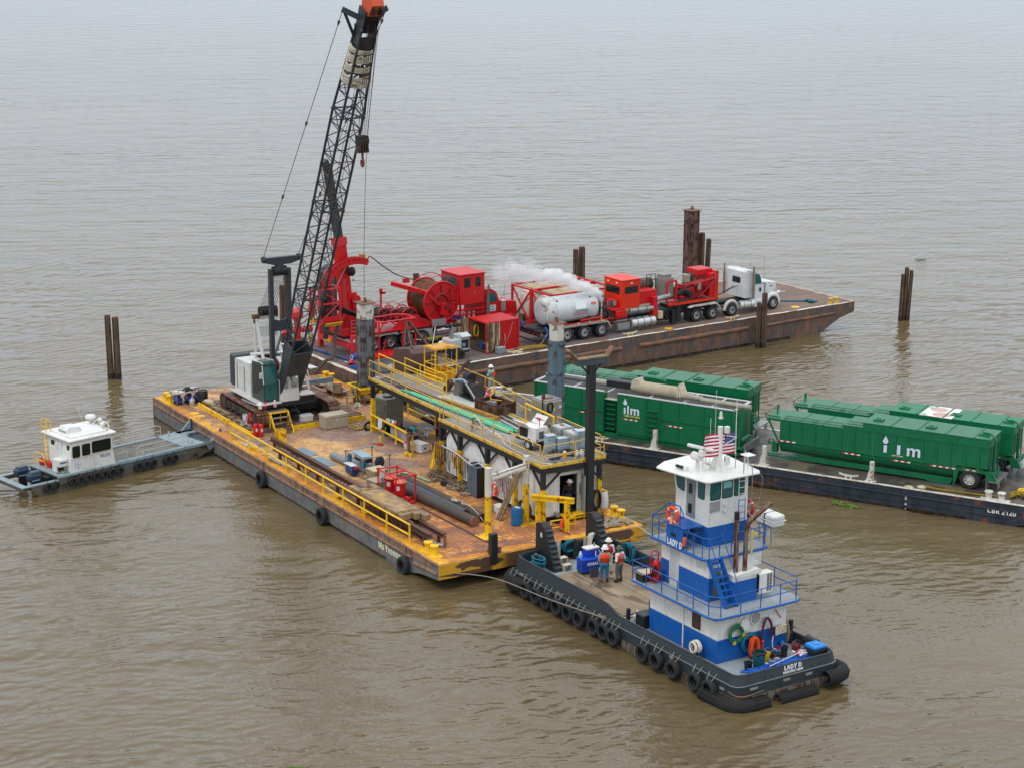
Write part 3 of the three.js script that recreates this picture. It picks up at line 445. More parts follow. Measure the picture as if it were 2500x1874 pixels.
part(t,'band_hatch',B1,box(wx0 - 0.03,wx0,y4 + 0.1,yw - 0.03,2.75,3.5));
const winP=(a,nm='window')=>{const w=part(t,nm,mGlassTeal,poly(a,wz0 - 0.012,wz0 - 0.002,'z'));part(w,'window_frame',mDark,poly(a.map(([x,y])=>{const cx=a.reduce((s,p)=>s + p[0],0)/ a.length,cy=a.reduce((s,p)=>s + p[1],0)/ a.length;return[cx +(x - cx)*1.1,cy +(y - cy)*1.07];}),wz0 - 0.02,wz0 - 0.004,'z',[a]));};
winP([[7.32,8.2],[6.72,8.2],[6.7,7.55],[6.78,7.5],[7.12,7.56],[7.2,7.66]]);winP(rpoly(5.28,5.7,7.48,8.26,0.09));
part(t,'wheelhouse_door',paint('#8d9296',0.5),box(5.9,6.5,6.44,8.2,wz0 - 0.03,wz0 - 0.002));for(const[a,b]of[[6.62,7.06],[7.52,7.98]])part(t,'door_window',mGlass,poly(rpoly(6.1,6.34,a,b,0.06),wz0 - 0.045,wz0 - 0.031,'z'));
for(const[a,b]of[[2.31,2.84],[2.97,3.5],[3.63,4.16]]){const w=part(t,'window',a>2.9&&a<3?M('#2d5a5c',0.12,{ior:1.5,clearcoat:0}):mGlassTeal,poly(rpoly(a,b,7.52,8.3,0.09),wx0 - 0.012,wx0 - 0.002,'x'));part(w,'window_frame',mDark,poly(rpoly(a - 0.03,b + 0.03,7.49,8.33,0.1),wx0 - 0.022,wx0 - 0.006,'x',[rpoly(a,b,7.52,8.3,0.09)]));}
part(t,'blind',M('#7fb3b5',0.7),box(wx0 - 0.018,wx0 - 0.013,7.95,8.25,3.0,3.47));part(t,'grey_panel',paint('#9b9da0',0.5),box(wx0 - 0.02,wx0,6.95,7.42,2.28,2.84));part(t,'wall_fitting',mWhite,cbox(wx0 - 0.04,7.2,3.12,0.08,0.12,0.16),cbox(wx0 - 0.04,6.95,3.08,0.08,0.1,0.14),cbox(wx0 - 0.04,6.85,3.16,0.07,0.08,0.12));
const roof=[[4.62,1.95],[4.62,4.7],[4.8,4.85],[7.6,5.15],[8.1,4.2],[8.25,3.4],[8.1,2.2],[7.62,1.4],[7.3,1.42],[4.8,1.82]];
part(t,'wheelhouse_roof',mWhite,poly(roof,yr,yr + 0.1,'y'));part(t,'roof_edge',mWhite,...roof.map((p,i)=>{const n=roof[(i + 1)% roof.length];return bar([p[0],yr + 0.05,p[1]],[n[0],yr + 0.05,n[1]],0.06,6);}));
part(t,'roof_hatch',mWhite,cbox(6.6,yr + 0.18,3.9,0.9,0.14,0.9,[0.1,0,0],0.03));part(t,'light_bar',mDark,cbox(6.7,yr + 0.22,2.0,0.62,0.13,0.13,[0,0.1,0],0.03));part(t,'light_bar_bracket',mWhite,cbox(6.35,yr + 0.17,2.02,0.12,0.22,0.2,[0,0,0],0.04),cylX(6.3,6.42,yr + 0.22,2.02,0.12));
// mast, radars, lamps
const g=[];g.push(cyl(5.65,yr + 0.1,10.1,3.3,0.16,10,0.1),cyl(5.65,10.05,10.55,3.3,0.12,8),cyl(5.65,10.9,10.98,3.3,0.1,8),cyl(5.65,10.98,11.15,3.3,0.07,8),cyl(5.65,11.15,11.22,3.3,0.05,8),poly([[5.2,yr + 0.1],[5.65,9.6],[5.65,yr + 0.1]],3.27,3.33,'z'),poly([[5.65,9.9],[5.65,yr + 0.1],[6.3,yr + 0.1]],3.27,3.33,'z'));
part(t,'mast',mWhite,...g);part(t,'mast_arm',mWhite,bar([5.65,9.6,3.3],[5.55,9.95,4.15],0.025),bar([5.65,10.2,3.3],[5.55,9.95,4.15],0.025),bar([5.55,9.2,4.1],[5.55,11.6,4.1],0.02));part(t,'navigation_lamp',M('#3a1d1d',0.4),cyl(5.5,9.0,9.15,3.55,0.07,8),cyl(5.5,10.3,10.42,3.5,0.06,8),cyl(5.65,10.84,10.9,3.3,0.08));part(t,'lamp_housing',mWhite,cbox(5.5,9.05,3.6,0.22,0.32,0.22,[0,0,0],0.04),cbox(5.5,10.4,3.55,0.2,0.32,0.22,[0,0,0],0.04));
part(t,'radar_stand',mWhite,cyl(5.95,yr + 0.1,8.7,2.6,0.16,8,0.11),...[[0.1,0.1],[-0.1,0.1],[0.1,-0.1],[-0.1,-0.1]].map(([a,b])=>bar([5.95 + a,8.6,2.6 + b],[5.95 + a,9.3,2.6 + b],0.025)),cbox(5.95,9.3,2.6,0.34,0.06,0.34),cbox(5.95,9.42,2.6,0.3,0.22,0.3,[0,0,0],0.05));part(t,'radar_scanner',mWhite,cbox(6.05,9.6,2.55,1.35,0.14,0.14,[0,0.35,0.02],0.04));
part(t,'searchlight',mWhite,cyl(6.5,yr + 0.1,yr + 0.5,2.75,0.1,8,0.06),cylX(6.32,6.75,9.05,2.72,0.19,14),cylX(6.25,6.33,9.05,2.72,0.15,14));part(t,'antenna',mWhite,bar([5.9,yr,2.95],[5.9,10.9,2.95],0.014,4),bar([5.7,10,3.05],[5.7,12.2,3.05],0.012,4),bar([5.15,yr,4.35],[5.15,9.4,4.35],0.02,5));part(t,'flat_antenna',mWhite,cbox(5.15,9.2,4.5,0.5,0.05,0.5,[0,0,0],0.02),bar([5.15,yr,4.5],[5.15,9.2,4.5],0.03));
part(t,'roof_rail',mSteel,tube([[4.75,yr + 0.1,3.95],[4.75,yr + 0.75,3.95],[4.9,yr + 0.8,4.1],[4.6,yr + 0.4,4.3],[4.55,7.5,4.3],[4.6,6.9,4.3]],0.02,5,20,false,0.2),tube([[4.62,yr,4.75],[4.5,8.2,4.85],[4.55,7.0,4.7]],0.014,4,10));
for(const z of[3.72,4.08])part(t,'roof_ladder',B1,bar([4.72,5.4,z],[4.72,7.4,z],0.02,5));part(t,'roof_ladder_top',mWhite,bar([4.74,7.4,3.72],[4.74,8.45,3.72],0.02,5),bar([4.74,7.4,4.08],[4.74,8.45,4.08],0.02,5));for(let i=0;i<10;i++)part(t,'ladder_rung',i<7?B1:mWhite,bar([4.73,5.6 + i*0.29,3.72],[4.73,5.6 + i*0.29,4.08],0.016,5));
const sn=part(t,'stern_name',M('#f0f0f0',0.5),xf(text('LADY D',0.2,{wide:0.95,deep:0.02}),[-0.005 + 0.085,ZT + 0.22,3.15],[0,-Math.PI / 2,0]));sn.userData.label='white name LADY D on the stern';part(t,'stern_port_name',M('#e6e6e6',0.5),xf(text('ORANGE BEACH ALABAMA',0.11,{wide:1.12,deep:0.02}),[0.055,ZT + 0.07,3.15],[0,-Math.PI / 2,0]));
}
// tyres hung along the port side
{
const us=[16.79,15.6,14.7,13.85,12.93,12.02,11.12,9.94,9.17,8.42,6.19,5.2,4.0,2.46,1.5],ty=makeTyre(0.43,0.3);
for(const s of[-1,1])part(ty,'hanging_chain',M('#918f86',0.6),bar([s*0.16,0.4,-0.02],[s*0.2 - 0.05,0.6,0.08],0.02,5),bar([s*0.2 - 0.05,0.6,0.08],[s*0.22 - 0.1,0.74,0.13],0.02,5));
us.forEach((u,i)=>{const o=i?ty.clone():ty;o.name=numbered('tyre_fender');if(i)scene.add(o);place(o,'T',[u,0.52,-0.21 -(i>9?0.02:0)],0);o.userData={label:`${ORD[i]} of fifteen black tyres along the tug's side counted from its bow`,category:'tyre',group:'tyre fenders along the tug'};});
}

// ---------------------------------------------------------------- things on the tug
{
const T='T',z0=ZT + 0.003,n=part;
const fl=thing('flag','United States flag flying from the tug mast','flag',T,[5.6,9.3,4.18],{abs:true}),FW=1.66,FH=0.94,grid=26,P=[],I=[];
for(let y=0;y<=13;y++)for(let x=0;x<=grid;x++){const a=x / grid,b=y / 13,w=0.13*Math.sin(a*8 + b*1.5)*a;P.push(5.6 + w + 0.1*a,9.27 + FH*b + 0.1*a*(b - 0.5)- 0.02*Math.sin(a*9),4.16 - FW*a);}
const quads=(test)=>{const o=[];for(let y=0;y<13;y++)for(let x=0;x<grid;x++)if(test(x,y)){const q=(i,j)=>P.slice(3*(j*(grid + 1)+ i),3*(j*(grid + 1)+ i)+ 3),A=q(x,y),B=q(x + 1,y),C=q(x + 1,y + 1),D=q(x,y + 1);o.push(...A,...B,...C,...A,...C,...D);}const g=new THREE.BufferGeometry();g.setAttribute('position',new THREE.Float32BufferAttribute(o,3));g.computeVertexNormals();return g;},can=(x,y)=>x<10&&y>=6;
n(fl,'red_stripe',M('#b81432',0.8),quads((x,y)=>!can(x,y)&&y % 2===0));n(fl,'white_stripe',M('#e8e6ea',0.8),quads((x,y)=>!can(x,y)&&y % 2===1));const cn=n(fl,'blue_canton',M('#23307a',0.8),quads(can));const st=[];for(let r=0;r<9;r++)for(let c=0;c<(r % 2?5:6);c++){const a=(0.5 + c*1.55 +(r % 2)*0.78)/ grid,b=(6.5 + r*0.75)/ 13,w=0.13*Math.sin(a*8 + b*1.5)*a;st.push(cbox(5.6 + w + 0.1*a - 0.006,9.27 + FH*b + 0.1*a*(b - 0.5)- 0.02*Math.sin(a*9),4.16 - FW*a,0.006,0.022,0.022,[0.78,0,0]));}n(cn,'star',M('#f2f2f6',0.7),...st).userData.kind='stuff';n(fl,'staff',mSteel,bar([5.62,8.5,4.2],[5.6,10.3,4.18],0.018,5));
const l1=thing('life_ring','orange red life ring on the blue rail of the tug upper deck','life ring',T,[5.97,6.78,1.06]);lifeRing(l1,0,0,0,0.33,'z','#e2432e');n(l1,'rope_bag',M('#d8a08c',0.7),xf(new THREE.ConeGeometry(0.1,0.42,8),[0.02,-0.16,-0.05]));const l2=thing('life_ring','life ring half hidden on the far rail of the tug upper deck','life ring',T,[5.3,6.7,4.74]);lifeRing(l2,0,0,0,0.33,'z','#b8323a');
const rf=thing('life_raft','white life raft canister on a bracket at the tug upper deck','life raft',T,[4.0,6.15,4.95],{turn:0.0});n(rf,'canister',mPlasticWhite,box(-0.62,0.62,0.1,0.38,-0.36,0.36,0.12),box(-0.62,0.62,0.36,0.66,-0.36,0.36,0.13));n(rf,'seam',M('#c9cbcb',0.5),box(-0.65,0.65,0.35,0.4,-0.38,0.38,0.02));n(rf,'strap',mDark,box(-0.03,0.03,0.09,0.67,-0.375,0.375,0.02));n(rf,'cradle',mSteel,bar([-0.4,0.12,-0.3],[-0.4,-0.7,-0.25],0.03),bar([0.4,0.12,-0.3],[0.4,-0.7,-0.25],0.03),bar([-0.4,0.1,0.3],[-0.4,-0.5,-0.25],0.03),bar([0.4,0.1,0.3],[0.4,-0.5,-0.25],0.03),box(-0.5,0.5,0.06,0.11,-0.32,0.32));n(rf,'bracket',mWhite,cbox(0.1,-0.2,-0.15,0.5,0.4,0.05));
// hoses, ropes on the stern wall
const coil=(l,z,y,c,r,k,seed)=>{const o=thing('hose_coil',l,'hose',T,[2.42,y,z]);n(o,'coil',M(c,0.6,{map:tGrime}),...Array.from({length:k},(_,i)=>torus(-0.03 -(i % 2)*0.05,-0.03*(i % 3),0,r - i*0.035,0.028,'x',6.283,22,5)));n(o,'hanger',mSteel,torus(0,r*0.6,0,r*0.32,0.04,'x',Math.PI*2,14,5));return o;};
const c1=coil('green hose coil with yellow ties on the tug stern wall',1.9,2.28,'#1d7a4a',0.42,5);n(c1,'tie',mYelPlain,cbox(-0.06,-0.4,-0.12,0.08,0.14,0.12),cbox(-0.06,-0.1,0.36,0.08,0.16,0.14));coil('teal hose coil behind the orange rope on the tug stern wall',2.62,1.75,'#137a94',0.42,5);const c3=thing('hose_coil','dark red hose hanging in a long loop on the tug stern wall','hose',T,[2.42,2.0,3.6]);n(c3,'hose',M('#5a1a22',0.6),...[0,1,2].map((i)=>tube([[-0.05,-0.75 + i*0.1,-0.27 - i*0.03],[-0.06,0.3,-0.25 + i*0.03],[-0.06,0.68,0],[-0.06,0.3,0.27 - i*0.03],[-0.05,-0.4 + i*0.1,0.3 - i*0.03]],0.035,6,24)));n(c3,'hanger',mSteel,torus(0,0.45,0,0.18,0.06,'x',Math.PI,12,5));
const sp=thing('searchlight','round white dish beside the vent on the tug stern wall','dish',T,[2.42,2.62,2.36]);n(sp,'dish',mPlasticWhite,xf(new THREE.CylinderGeometry(0.26,0.26,0.04,20),[-0.05,0,0],[0,0,1.45]));n(sp,'bracket',mSteel,bar([0.1,0,0.2],[-0.02,0,0.2],0.03));
const rope=(l,p,m,w,h,k,r,pl,seed,th=0.14)=>{const o=thing('rope_hank',l,'rope',T,p);n(o,'rope',m,...hank(0,0,0,w,h,k,r,pl,th,seed));n(o,'tie',m,torus(0,h*0.3,0,0.07,0.03,'y'));return o;};
rope('bright orange rope hanging on a bitt at the tug stern',[2.15,z0 + 0.55,2.72],M('#e2501a',0.8),0.4,0.95,12,0.035,'x',3,0.2);rope('small orange rope tail on the second stern bitt of the tug',[2.2,z0 + 0.55,3.2],M('#d8451c',0.8),0.14,0.6,4,0.035,'x',4);rope('tan rope hanging on the starboard bitts of the tug stern',[2.9,z0 + 0.52,5.2],M('#ab9a7c',0.9),0.36,1.0,9,0.035,'z',5,0.2);rope('white rope bundle on the port bitt beside the tug house',[3.55,z0 + 0.55,0.6],M('#dcd5c6',0.9),0.5,0.5,9,0.045,'z',6,0.3);rope('tan rope hanks hanging between the tug push knees',[16.9,z0 + 0.55,4.25],M('#a89880',0.9),0.25,1.05,7,0.03,'x',7,0.16);rope('thick white rope net fender hanging beside the right push knee',[16.75,z0 + 0.6,4.5],M('#d8d2c4',0.9),0.42,1.35,12,0.035,'x',8,0.24);rope('grey rope hanging on the back of the left push knee',[16.3,z0 + 0.8,2.12],M('#a9a496',0.9),0.2,1.3,4,0.035,'z',9);rope('teal rope piled on the port bow bitts of the tug',[15.95,z0 + 0.62,0.75],mRopeTeal,0.8,0.5,12,0.04,'y',10,0.5);rope('teal rope draped over the centre bow bitts of the tug',[17.0,z0 + 0.7,3.25],mRopeTeal,0.75,0.55,12,0.035,'x',11,0.3);rope('teal rope hung over the tall starboard bitts of the tug',[14.8,z0 + 0.65,5.3],mRopeTeal,0.75,0.95,16,0.032,'z',12,0.2);
const lad=thing('rope_ladder','rolled white rope ladder hanging on the tug stern wall','rope ladder',T,[2.4,1.95,4.35]);for(let i=0;i<5;i++)n(lad,'rung',M('#d9d0b8',0.8),bar([-0.08,0.16 - i*0.08,-0.28],[-0.08,0.2 - i*0.08,0.3],0.05,7));n(lad,'cord',M('#7a6a58',0.9),...[-0.2,-0.05,0.1,0.22].map((z)=>torus(-0.08,0.02,z,0.2,0.015,'z',6.283,12,4)));const hk=thing('bent_pipe','white bent pipe and red valve below the rope ladder','pipe',T,[2.35,z0,3.95]);n(hk,'pipe',mPlasticWhite,tube([[0,0.75,0],[-0.03,0.5,-0.05],[-0.02,0.2,0],[-0.1,0.12,0.15]],0.03,6));n(hk,'valve',mRed,cyl(-0.1,0,0.26,0.25,0.06,8));
const br=thing('rope_mat','bright blue rope spread along the inside of the tug stern bulwark','rope',T,[0.75,z0,3.6]);n(br,'rope',mRopeBlue,...tangle(0,0,-1.7,0.6,1.6,16,0.04,101,0.16),...tangle(0.1,0,0.6,0.6,2.8,22,0.04,102,0.16));n(br,'rope_edge',M('#0f4fa8',0.9),...tangle(0,0.05,0,0.7,4.2,8,0.035,103,0.14));const wp=thing('boat_hook','long white pole lying across the blue rope at the stern','pole',T,[0.9,z0 + 0.25,3.4]);n(wp,'pole',mPlasticWhite,bar([-0.2,0,-1.0],[0.25,0.1,1.5],0.022,6));n(wp,'hook',mRed,bar([0.25,0.1,1.5],[0.3,0.12,1.75],0.03,6));const wr=thing('rope_heap','white rope with red thread heaped at the stern','rope',T,[1.2,z0 + 0.15,4.7]);n(wr,'rope',M('#dccfce',0.9),...tangle(0,0,0,0.5,0.8,9,0.03,105,0.12));n(wr,'red_rope',M('#b5484a',0.9),...tangle(0,0.03,-0.1,0.5,0.7,3,0.025,106,0.12));
const bin=thing('waste_bin','teal waste bin with black liner bag at the tug stern','bin',T,[1.25,z0,2.25]);n(bin,'body',paint('#1d5f6a',0.5),lathe([[0,0],[0.22,0],[0.3,0.72],[0.27,0.72],[0.2,0.1]],0,0,0,14));n(bin,'liner',mDark,torus(0,0.73,0,0.27,0.05,'y',6.283,14,5),...Array.from({length:7},(_,i)=>sph(0.28*Math.cos(i),0.72 + 0.05*Math.sin(i*3),0.28*Math.sin(i),0.08,[1,0.8,1],6,4)));bucket('pail','small black bucket left of the teal waste bin',T,[1.35,z0,1.75],'#1c1e22',0.19,0.36);const yb=bucket('pail','yellow bucket tipped behind the teal waste bin',T,[1.5,z0 + 0.15,2.75],'#f0b90c',0.19,0.42);yb.rotateX(0.35);bucket('pail','tall dark bucket in the middle of the tug stern',T,[1.7,z0,4.05],'#262c34',0.17,0.46);bucket('pail','red rimmed black tub near the starboard bulwark of the stern',T,[2.0,z0,5.0],'#7a2a34',0.22,0.26);const bl=thing('battery_box','black box with blue top beside the tall dark bucket','box',T,[1.75,z0,3.65]);n(bl,'box',mDark,box(-0.2,0.2,0,0.26,-0.26,0.2,0.05));n(bl,'lid',paint('#1f5f9a',0.5),sph(0.05,0.28,0.1,0.12,[1,0.6,1]));const bt=thing('storage_tote','black tote with bright blue lid in the starboard stern corner','tote',T,[0.95,z0,5.2]);n(bt,'tub',mDark,box(-0.36,0.36,0,0.44,-0.4,0.35,0.06));n(bt,'lid',paint('#1488dc',0.4),box(-0.36,0.36,0.42,0.62,-0.4,0.36,0.1),box(-0.15,0.15,0.6,0.65,-0.15,0.15,0.02));const jk=thing('deck_litter','small tools and rags on the blue rope of the stern','tools',T,[1.3,z0 + 0.12,3.1]);n(jk,'tool',M('#8f8a90',0.7),...Array.from({length:9},()=>cbox(rr(-0.3,0.3),rr(0,0.08),rr(-0.5,0.6),rr(0.05,0.2),0.05,rr(0.1,0.35),[0,rr(0,3),0])));n(jk,'rag',M('#d8c8c4',0.9),...Array.from({length:4},()=>sph(rr(-0.3,0.3),0.03,rr(-0.5,0.4),0.1,[1,0.4,1],6,4)));
// foredeck
const kb=thing('tool_chest','blue KOBALT tool chest on the tug foredeck','tool chest',T,[14.95,z0 + 0.04,3.05],{turn:-0.12});const kb1=paint('#0d47b8',0.4);n(kb,'body',kb1,box(-0.3,0.3,0.08,0.66,-0.55,0.55,0.02));n(kb,'lid',paint('#1350c8',0.4),box(-0.32,0.32,0.66,0.74,-0.57,0.57,0.02));n(kb,'skid',mDark,box(-0.28,0.28,0,0.08,-0.5,-0.4),box(-0.28,0.28,0,0.08,0.4,0.5));n(kb,'groove',M('#0a3484',0.5),box(-0.306,-0.3,0.3,0.33,-0.54,0.54));n(kb,'brand_lettering',M('#dfe6f2',0.5),xf(text('KOBALT',0.14,{wide:0.72}),[-0.3,0.42,0.1],[0,-Math.PI / 2,0]));const cl=thing('cooler_box','blue and white cooler standing on the blue tool chest','cooler',T,[15.15,z0 + 0.78,3.25]);n(cl,'body',paint('#1a3fc0',0.4),box(-0.22,0.22,0,0.36,-0.36,0.36,0.03));n(cl,'lid',mPlasticWhite,box(-0.24,0.24,0.36,0.45,-0.38,0.38,0.03));n(cl,'handle',mPlasticWhite,tube([[-0.24,0.3,0.3],[-0.3,0.05,0.42],[-0.3,0.02,0.12],[-0.24,0.28,0.14]],0.025,5));n(cl,'cup',mSteel,cyl(0,0.45,0.6,0.2,0.05,8));bottle('clear pale blue water bottle on the blue tool chest',T,[15.1,z0 + 0.78,2.62],'#a9cfe4',0.09,0.32);const ch=thing('folding_chair','folding camp chair with dark mesh seat on the tug wood deck','chair',T,[13.0,z0 + 0.03,2.1]);n(ch,'seat',M('#6b4a40',0.8),cbox(0,0.42,0,0.42,0.03,0.42));n(ch,'backrest',M('#33303a',0.8),cbox(0.2,0.68,-0.02,0.03,0.45,0.44,[0,0,-0.15]));n(ch,'leg',mSteel,...[[-1,-1],[1,-1],[1,1],[-1,1]].map(([a,b])=>bar([a*0.24,0,b*0.24],[-a*0.2,0.45,b*0.22],0.014,5)),bar([0.22,0.42,-0.22],[0.26,0.9,-0.22],0.014),bar([0.22,0.42,0.22],[0.26,0.9,0.22],0.014));const sl=thing('plastic_stool','beige plastic step stool behind the left push knee','stool',T,[16.0,z0,2.3]);n(sl,'top',M('#cfc6b2',0.6),cbox(0.15,0.55,0,0.3,0.05,0.4,[0,0,0],0.02),cbox(-0.2,0.28,0,0.3,0.05,0.42,[0,0,0],0.02));n(sl,'leg',M('#c2b8a2',0.6),...[-0.19,0.19].map((z)=>box(0,0.3,0,0.55,z - 0.02,z + 0.02)),...[-0.2,0.2].map((z)=>box(-0.35,-0.05,0,0.27,z - 0.02,z + 0.02)),box(0.28,0.31,0.15,0.55,-0.19,0.19));
const ex=thing('fire_extinguisher','large red wheeled fire extinguisher on the tug walkway','fire extinguisher',T,[7.1,3.3,1.1]);n(ex,'cylinder',mRed,lathe([[0,0.12],[0.17,0.14],[0.18,0.2],[0.18,0.9],[0.1,1.05],[0,1.08]],0,0,0,14));n(ex,'trolley',mRed,tube([[0.15,0.1,-0.22],[0.15,1.3,-0.2],[0.15,1.45,-0.12],[0.15,1.45,0.12],[0.15,1.3,0.2],[0.15,0.1,0.22]],0.03,6,30,false,0.1),bar([-0.2,0.08,-0.2],[0.2,0.08,-0.2],0.025),bar([-0.2,0.08,0.2],[0.2,0.08,0.2],0.025));n(ex,'hose',mDark,...hank(-0.12,0.6,-0.2,0.25,0.5,4,0.03,'x',0.1,15));wheel(ex,0.1,0.14,0.26,0.14,0.06,mRed,1);const tt=thing('storage_tote','black tote with beige lid on the tug walkway corner','tote',T,[7.6,3.3,0.95]);n(tt,'tub',mDark,box(-0.28,0.28,0,0.36,-0.42,0.42,0.04));n(tt,'lid',M('#cdb692',0.6),box(-0.31,0.31,0.36,0.42,-0.45,0.45,0.03));
const wb=thing('water_bin','teal barrel beside the front of the tug house','barrel',T,[7.9,z0,1.75]);n(wb,'body',paint('#13707e',0.5),cyl(0,0,0.95,0,0.33,16));n(wb,'lid',paint('#0f5f6c',0.5),cyl(0,0.95,1.0,0,0.35,16));const bb=thing('storage_box','black storage box in front of the tug house','box',T,[7.7,z0,1.25]);n(bb,'body',mDark,box(-0.25,0.4,0,0.55,-0.5,0.15,0.05));n(bb,'lid',paint('#30343a',0.5),box(-0.28,0.43,0.55,0.65,-0.53,0.18,0.04));for(let i=0;i<4;i++)bottle(`white cleaning bottle, ${ORD[i]} from the bow in the cluster on the wood deck`,T,[8.75 - i*0.16,z0,1.35 -(i % 2)*0.22],'#e6e4e8',0.11,0.36,i===3?'#4a2a7a':'#efefef');const gh=thing('hose_heap','green and pink hoses heaped by the black storage box','hose',T,[8.6,z0,1.75]);n(gh,'green_hose',M('#4a6e52',0.7),...hank(0,0.15,0.1,0.4,0.4,4,0.025,'y',0.24,17));n(gh,'pink_hose',M('#c98f86',0.7),tube([[0.2,0.25,0],[0.35,0.15,-0.3],[0.2,0.08,-0.5],[0,0.05,-0.4]],0.03,5));
const bwl=thing('hose_bundle','black hose bundle lying inside the starboard bow bulwark','hose',T,[15.9,z0,5.0]);n(bwl,'hose',mDark,...hank(0,0.25,0,0.9,0.7,10,0.06,'y',0.4,19));n(bwl,'grey_hose',M('#4a4f55',0.7),...tangle(-0.3,0,0,0.8,0.8,4,0.04,107,0.1));const bowl=thing('bow_winch','grey steel hatch and line inside the port bow corner of the tug','hatch',T,[16.6,z0,0.9]);n(bowl,'plate',paint('#6c7a82',0.5),cbox(0,0.3,0,0.9,0.08,0.7,[0,0,-0.05]));n(bowl,'line',mRope,tube([[-0.3,0.35,0],[-0.2,0.75,0.1],[0.1,0.8,0.15],[0.2,0.4,0.2]],0.025,5),...tangle(-0.4,0.3,0,0.5,0.5,3,0.03,108,0.06));
}

// ---------------------------------------------------------------- crawler crane on its timber mats
{
const t=thing('timber_mat','weathered timber mat platform with yellow steel edging under the crawler crane','timber mat','Y',[25.3,ZY,1.62],{abs:true});
const tw=[M('#8a7a70',0.9,{map:tWoodV}),M('#74665f',0.9,{map:tWoodV}),M('#a39286',0.9,{map:tWoodV})];
for(let i=0;i<25;i++){const u=25.45 + i*0.305,a=rr(1.72,1.9);part(t,'timber',tw[i*7 % 3],box(u,u + 0.29,ZY,ZY + 0.27 + rr(-0.02,0.03),a,5.2 + rr(-0.05,0.05)),box(u,u + 0.29,ZY,ZY + 0.27 + rr(-0.02,0.03),5.27,rr(9.0,9.3)));}
part(t,'yellow_edging',mYel,box(25.3,33.1,ZY,ZY + 0.26,1.58,1.7),box(25.3,25.42,ZY,ZY + 0.26,1.7,2.2),box(25.3,25.42,ZY,ZY + 0.26,4.4,9.35),beam([28.2,ZY + 0.3,1.62],[28.5,ZY + 0.3,1.3],0.1,0.12));
part(t,'loose_board',mWood,beam([31.6,ZY + 0.33,2.0],[29.4,ZY + 0.33,2.1],0.2,0.06),beam([28.0,ZY + 0.35,1.95],[26.2,ZY + 0.35,2.1],0.18,0.07),beam([32.9,ZY + 0.36,1.9],[31.6,ZY + 0.36,2.1],0.25,0.1));
part(t,'ground_sheet',M('#b4a894',0.9),sph(32.7,ZY + 0.34,2.15,0.4,[1.2,0.35,0.8],9,6));
}
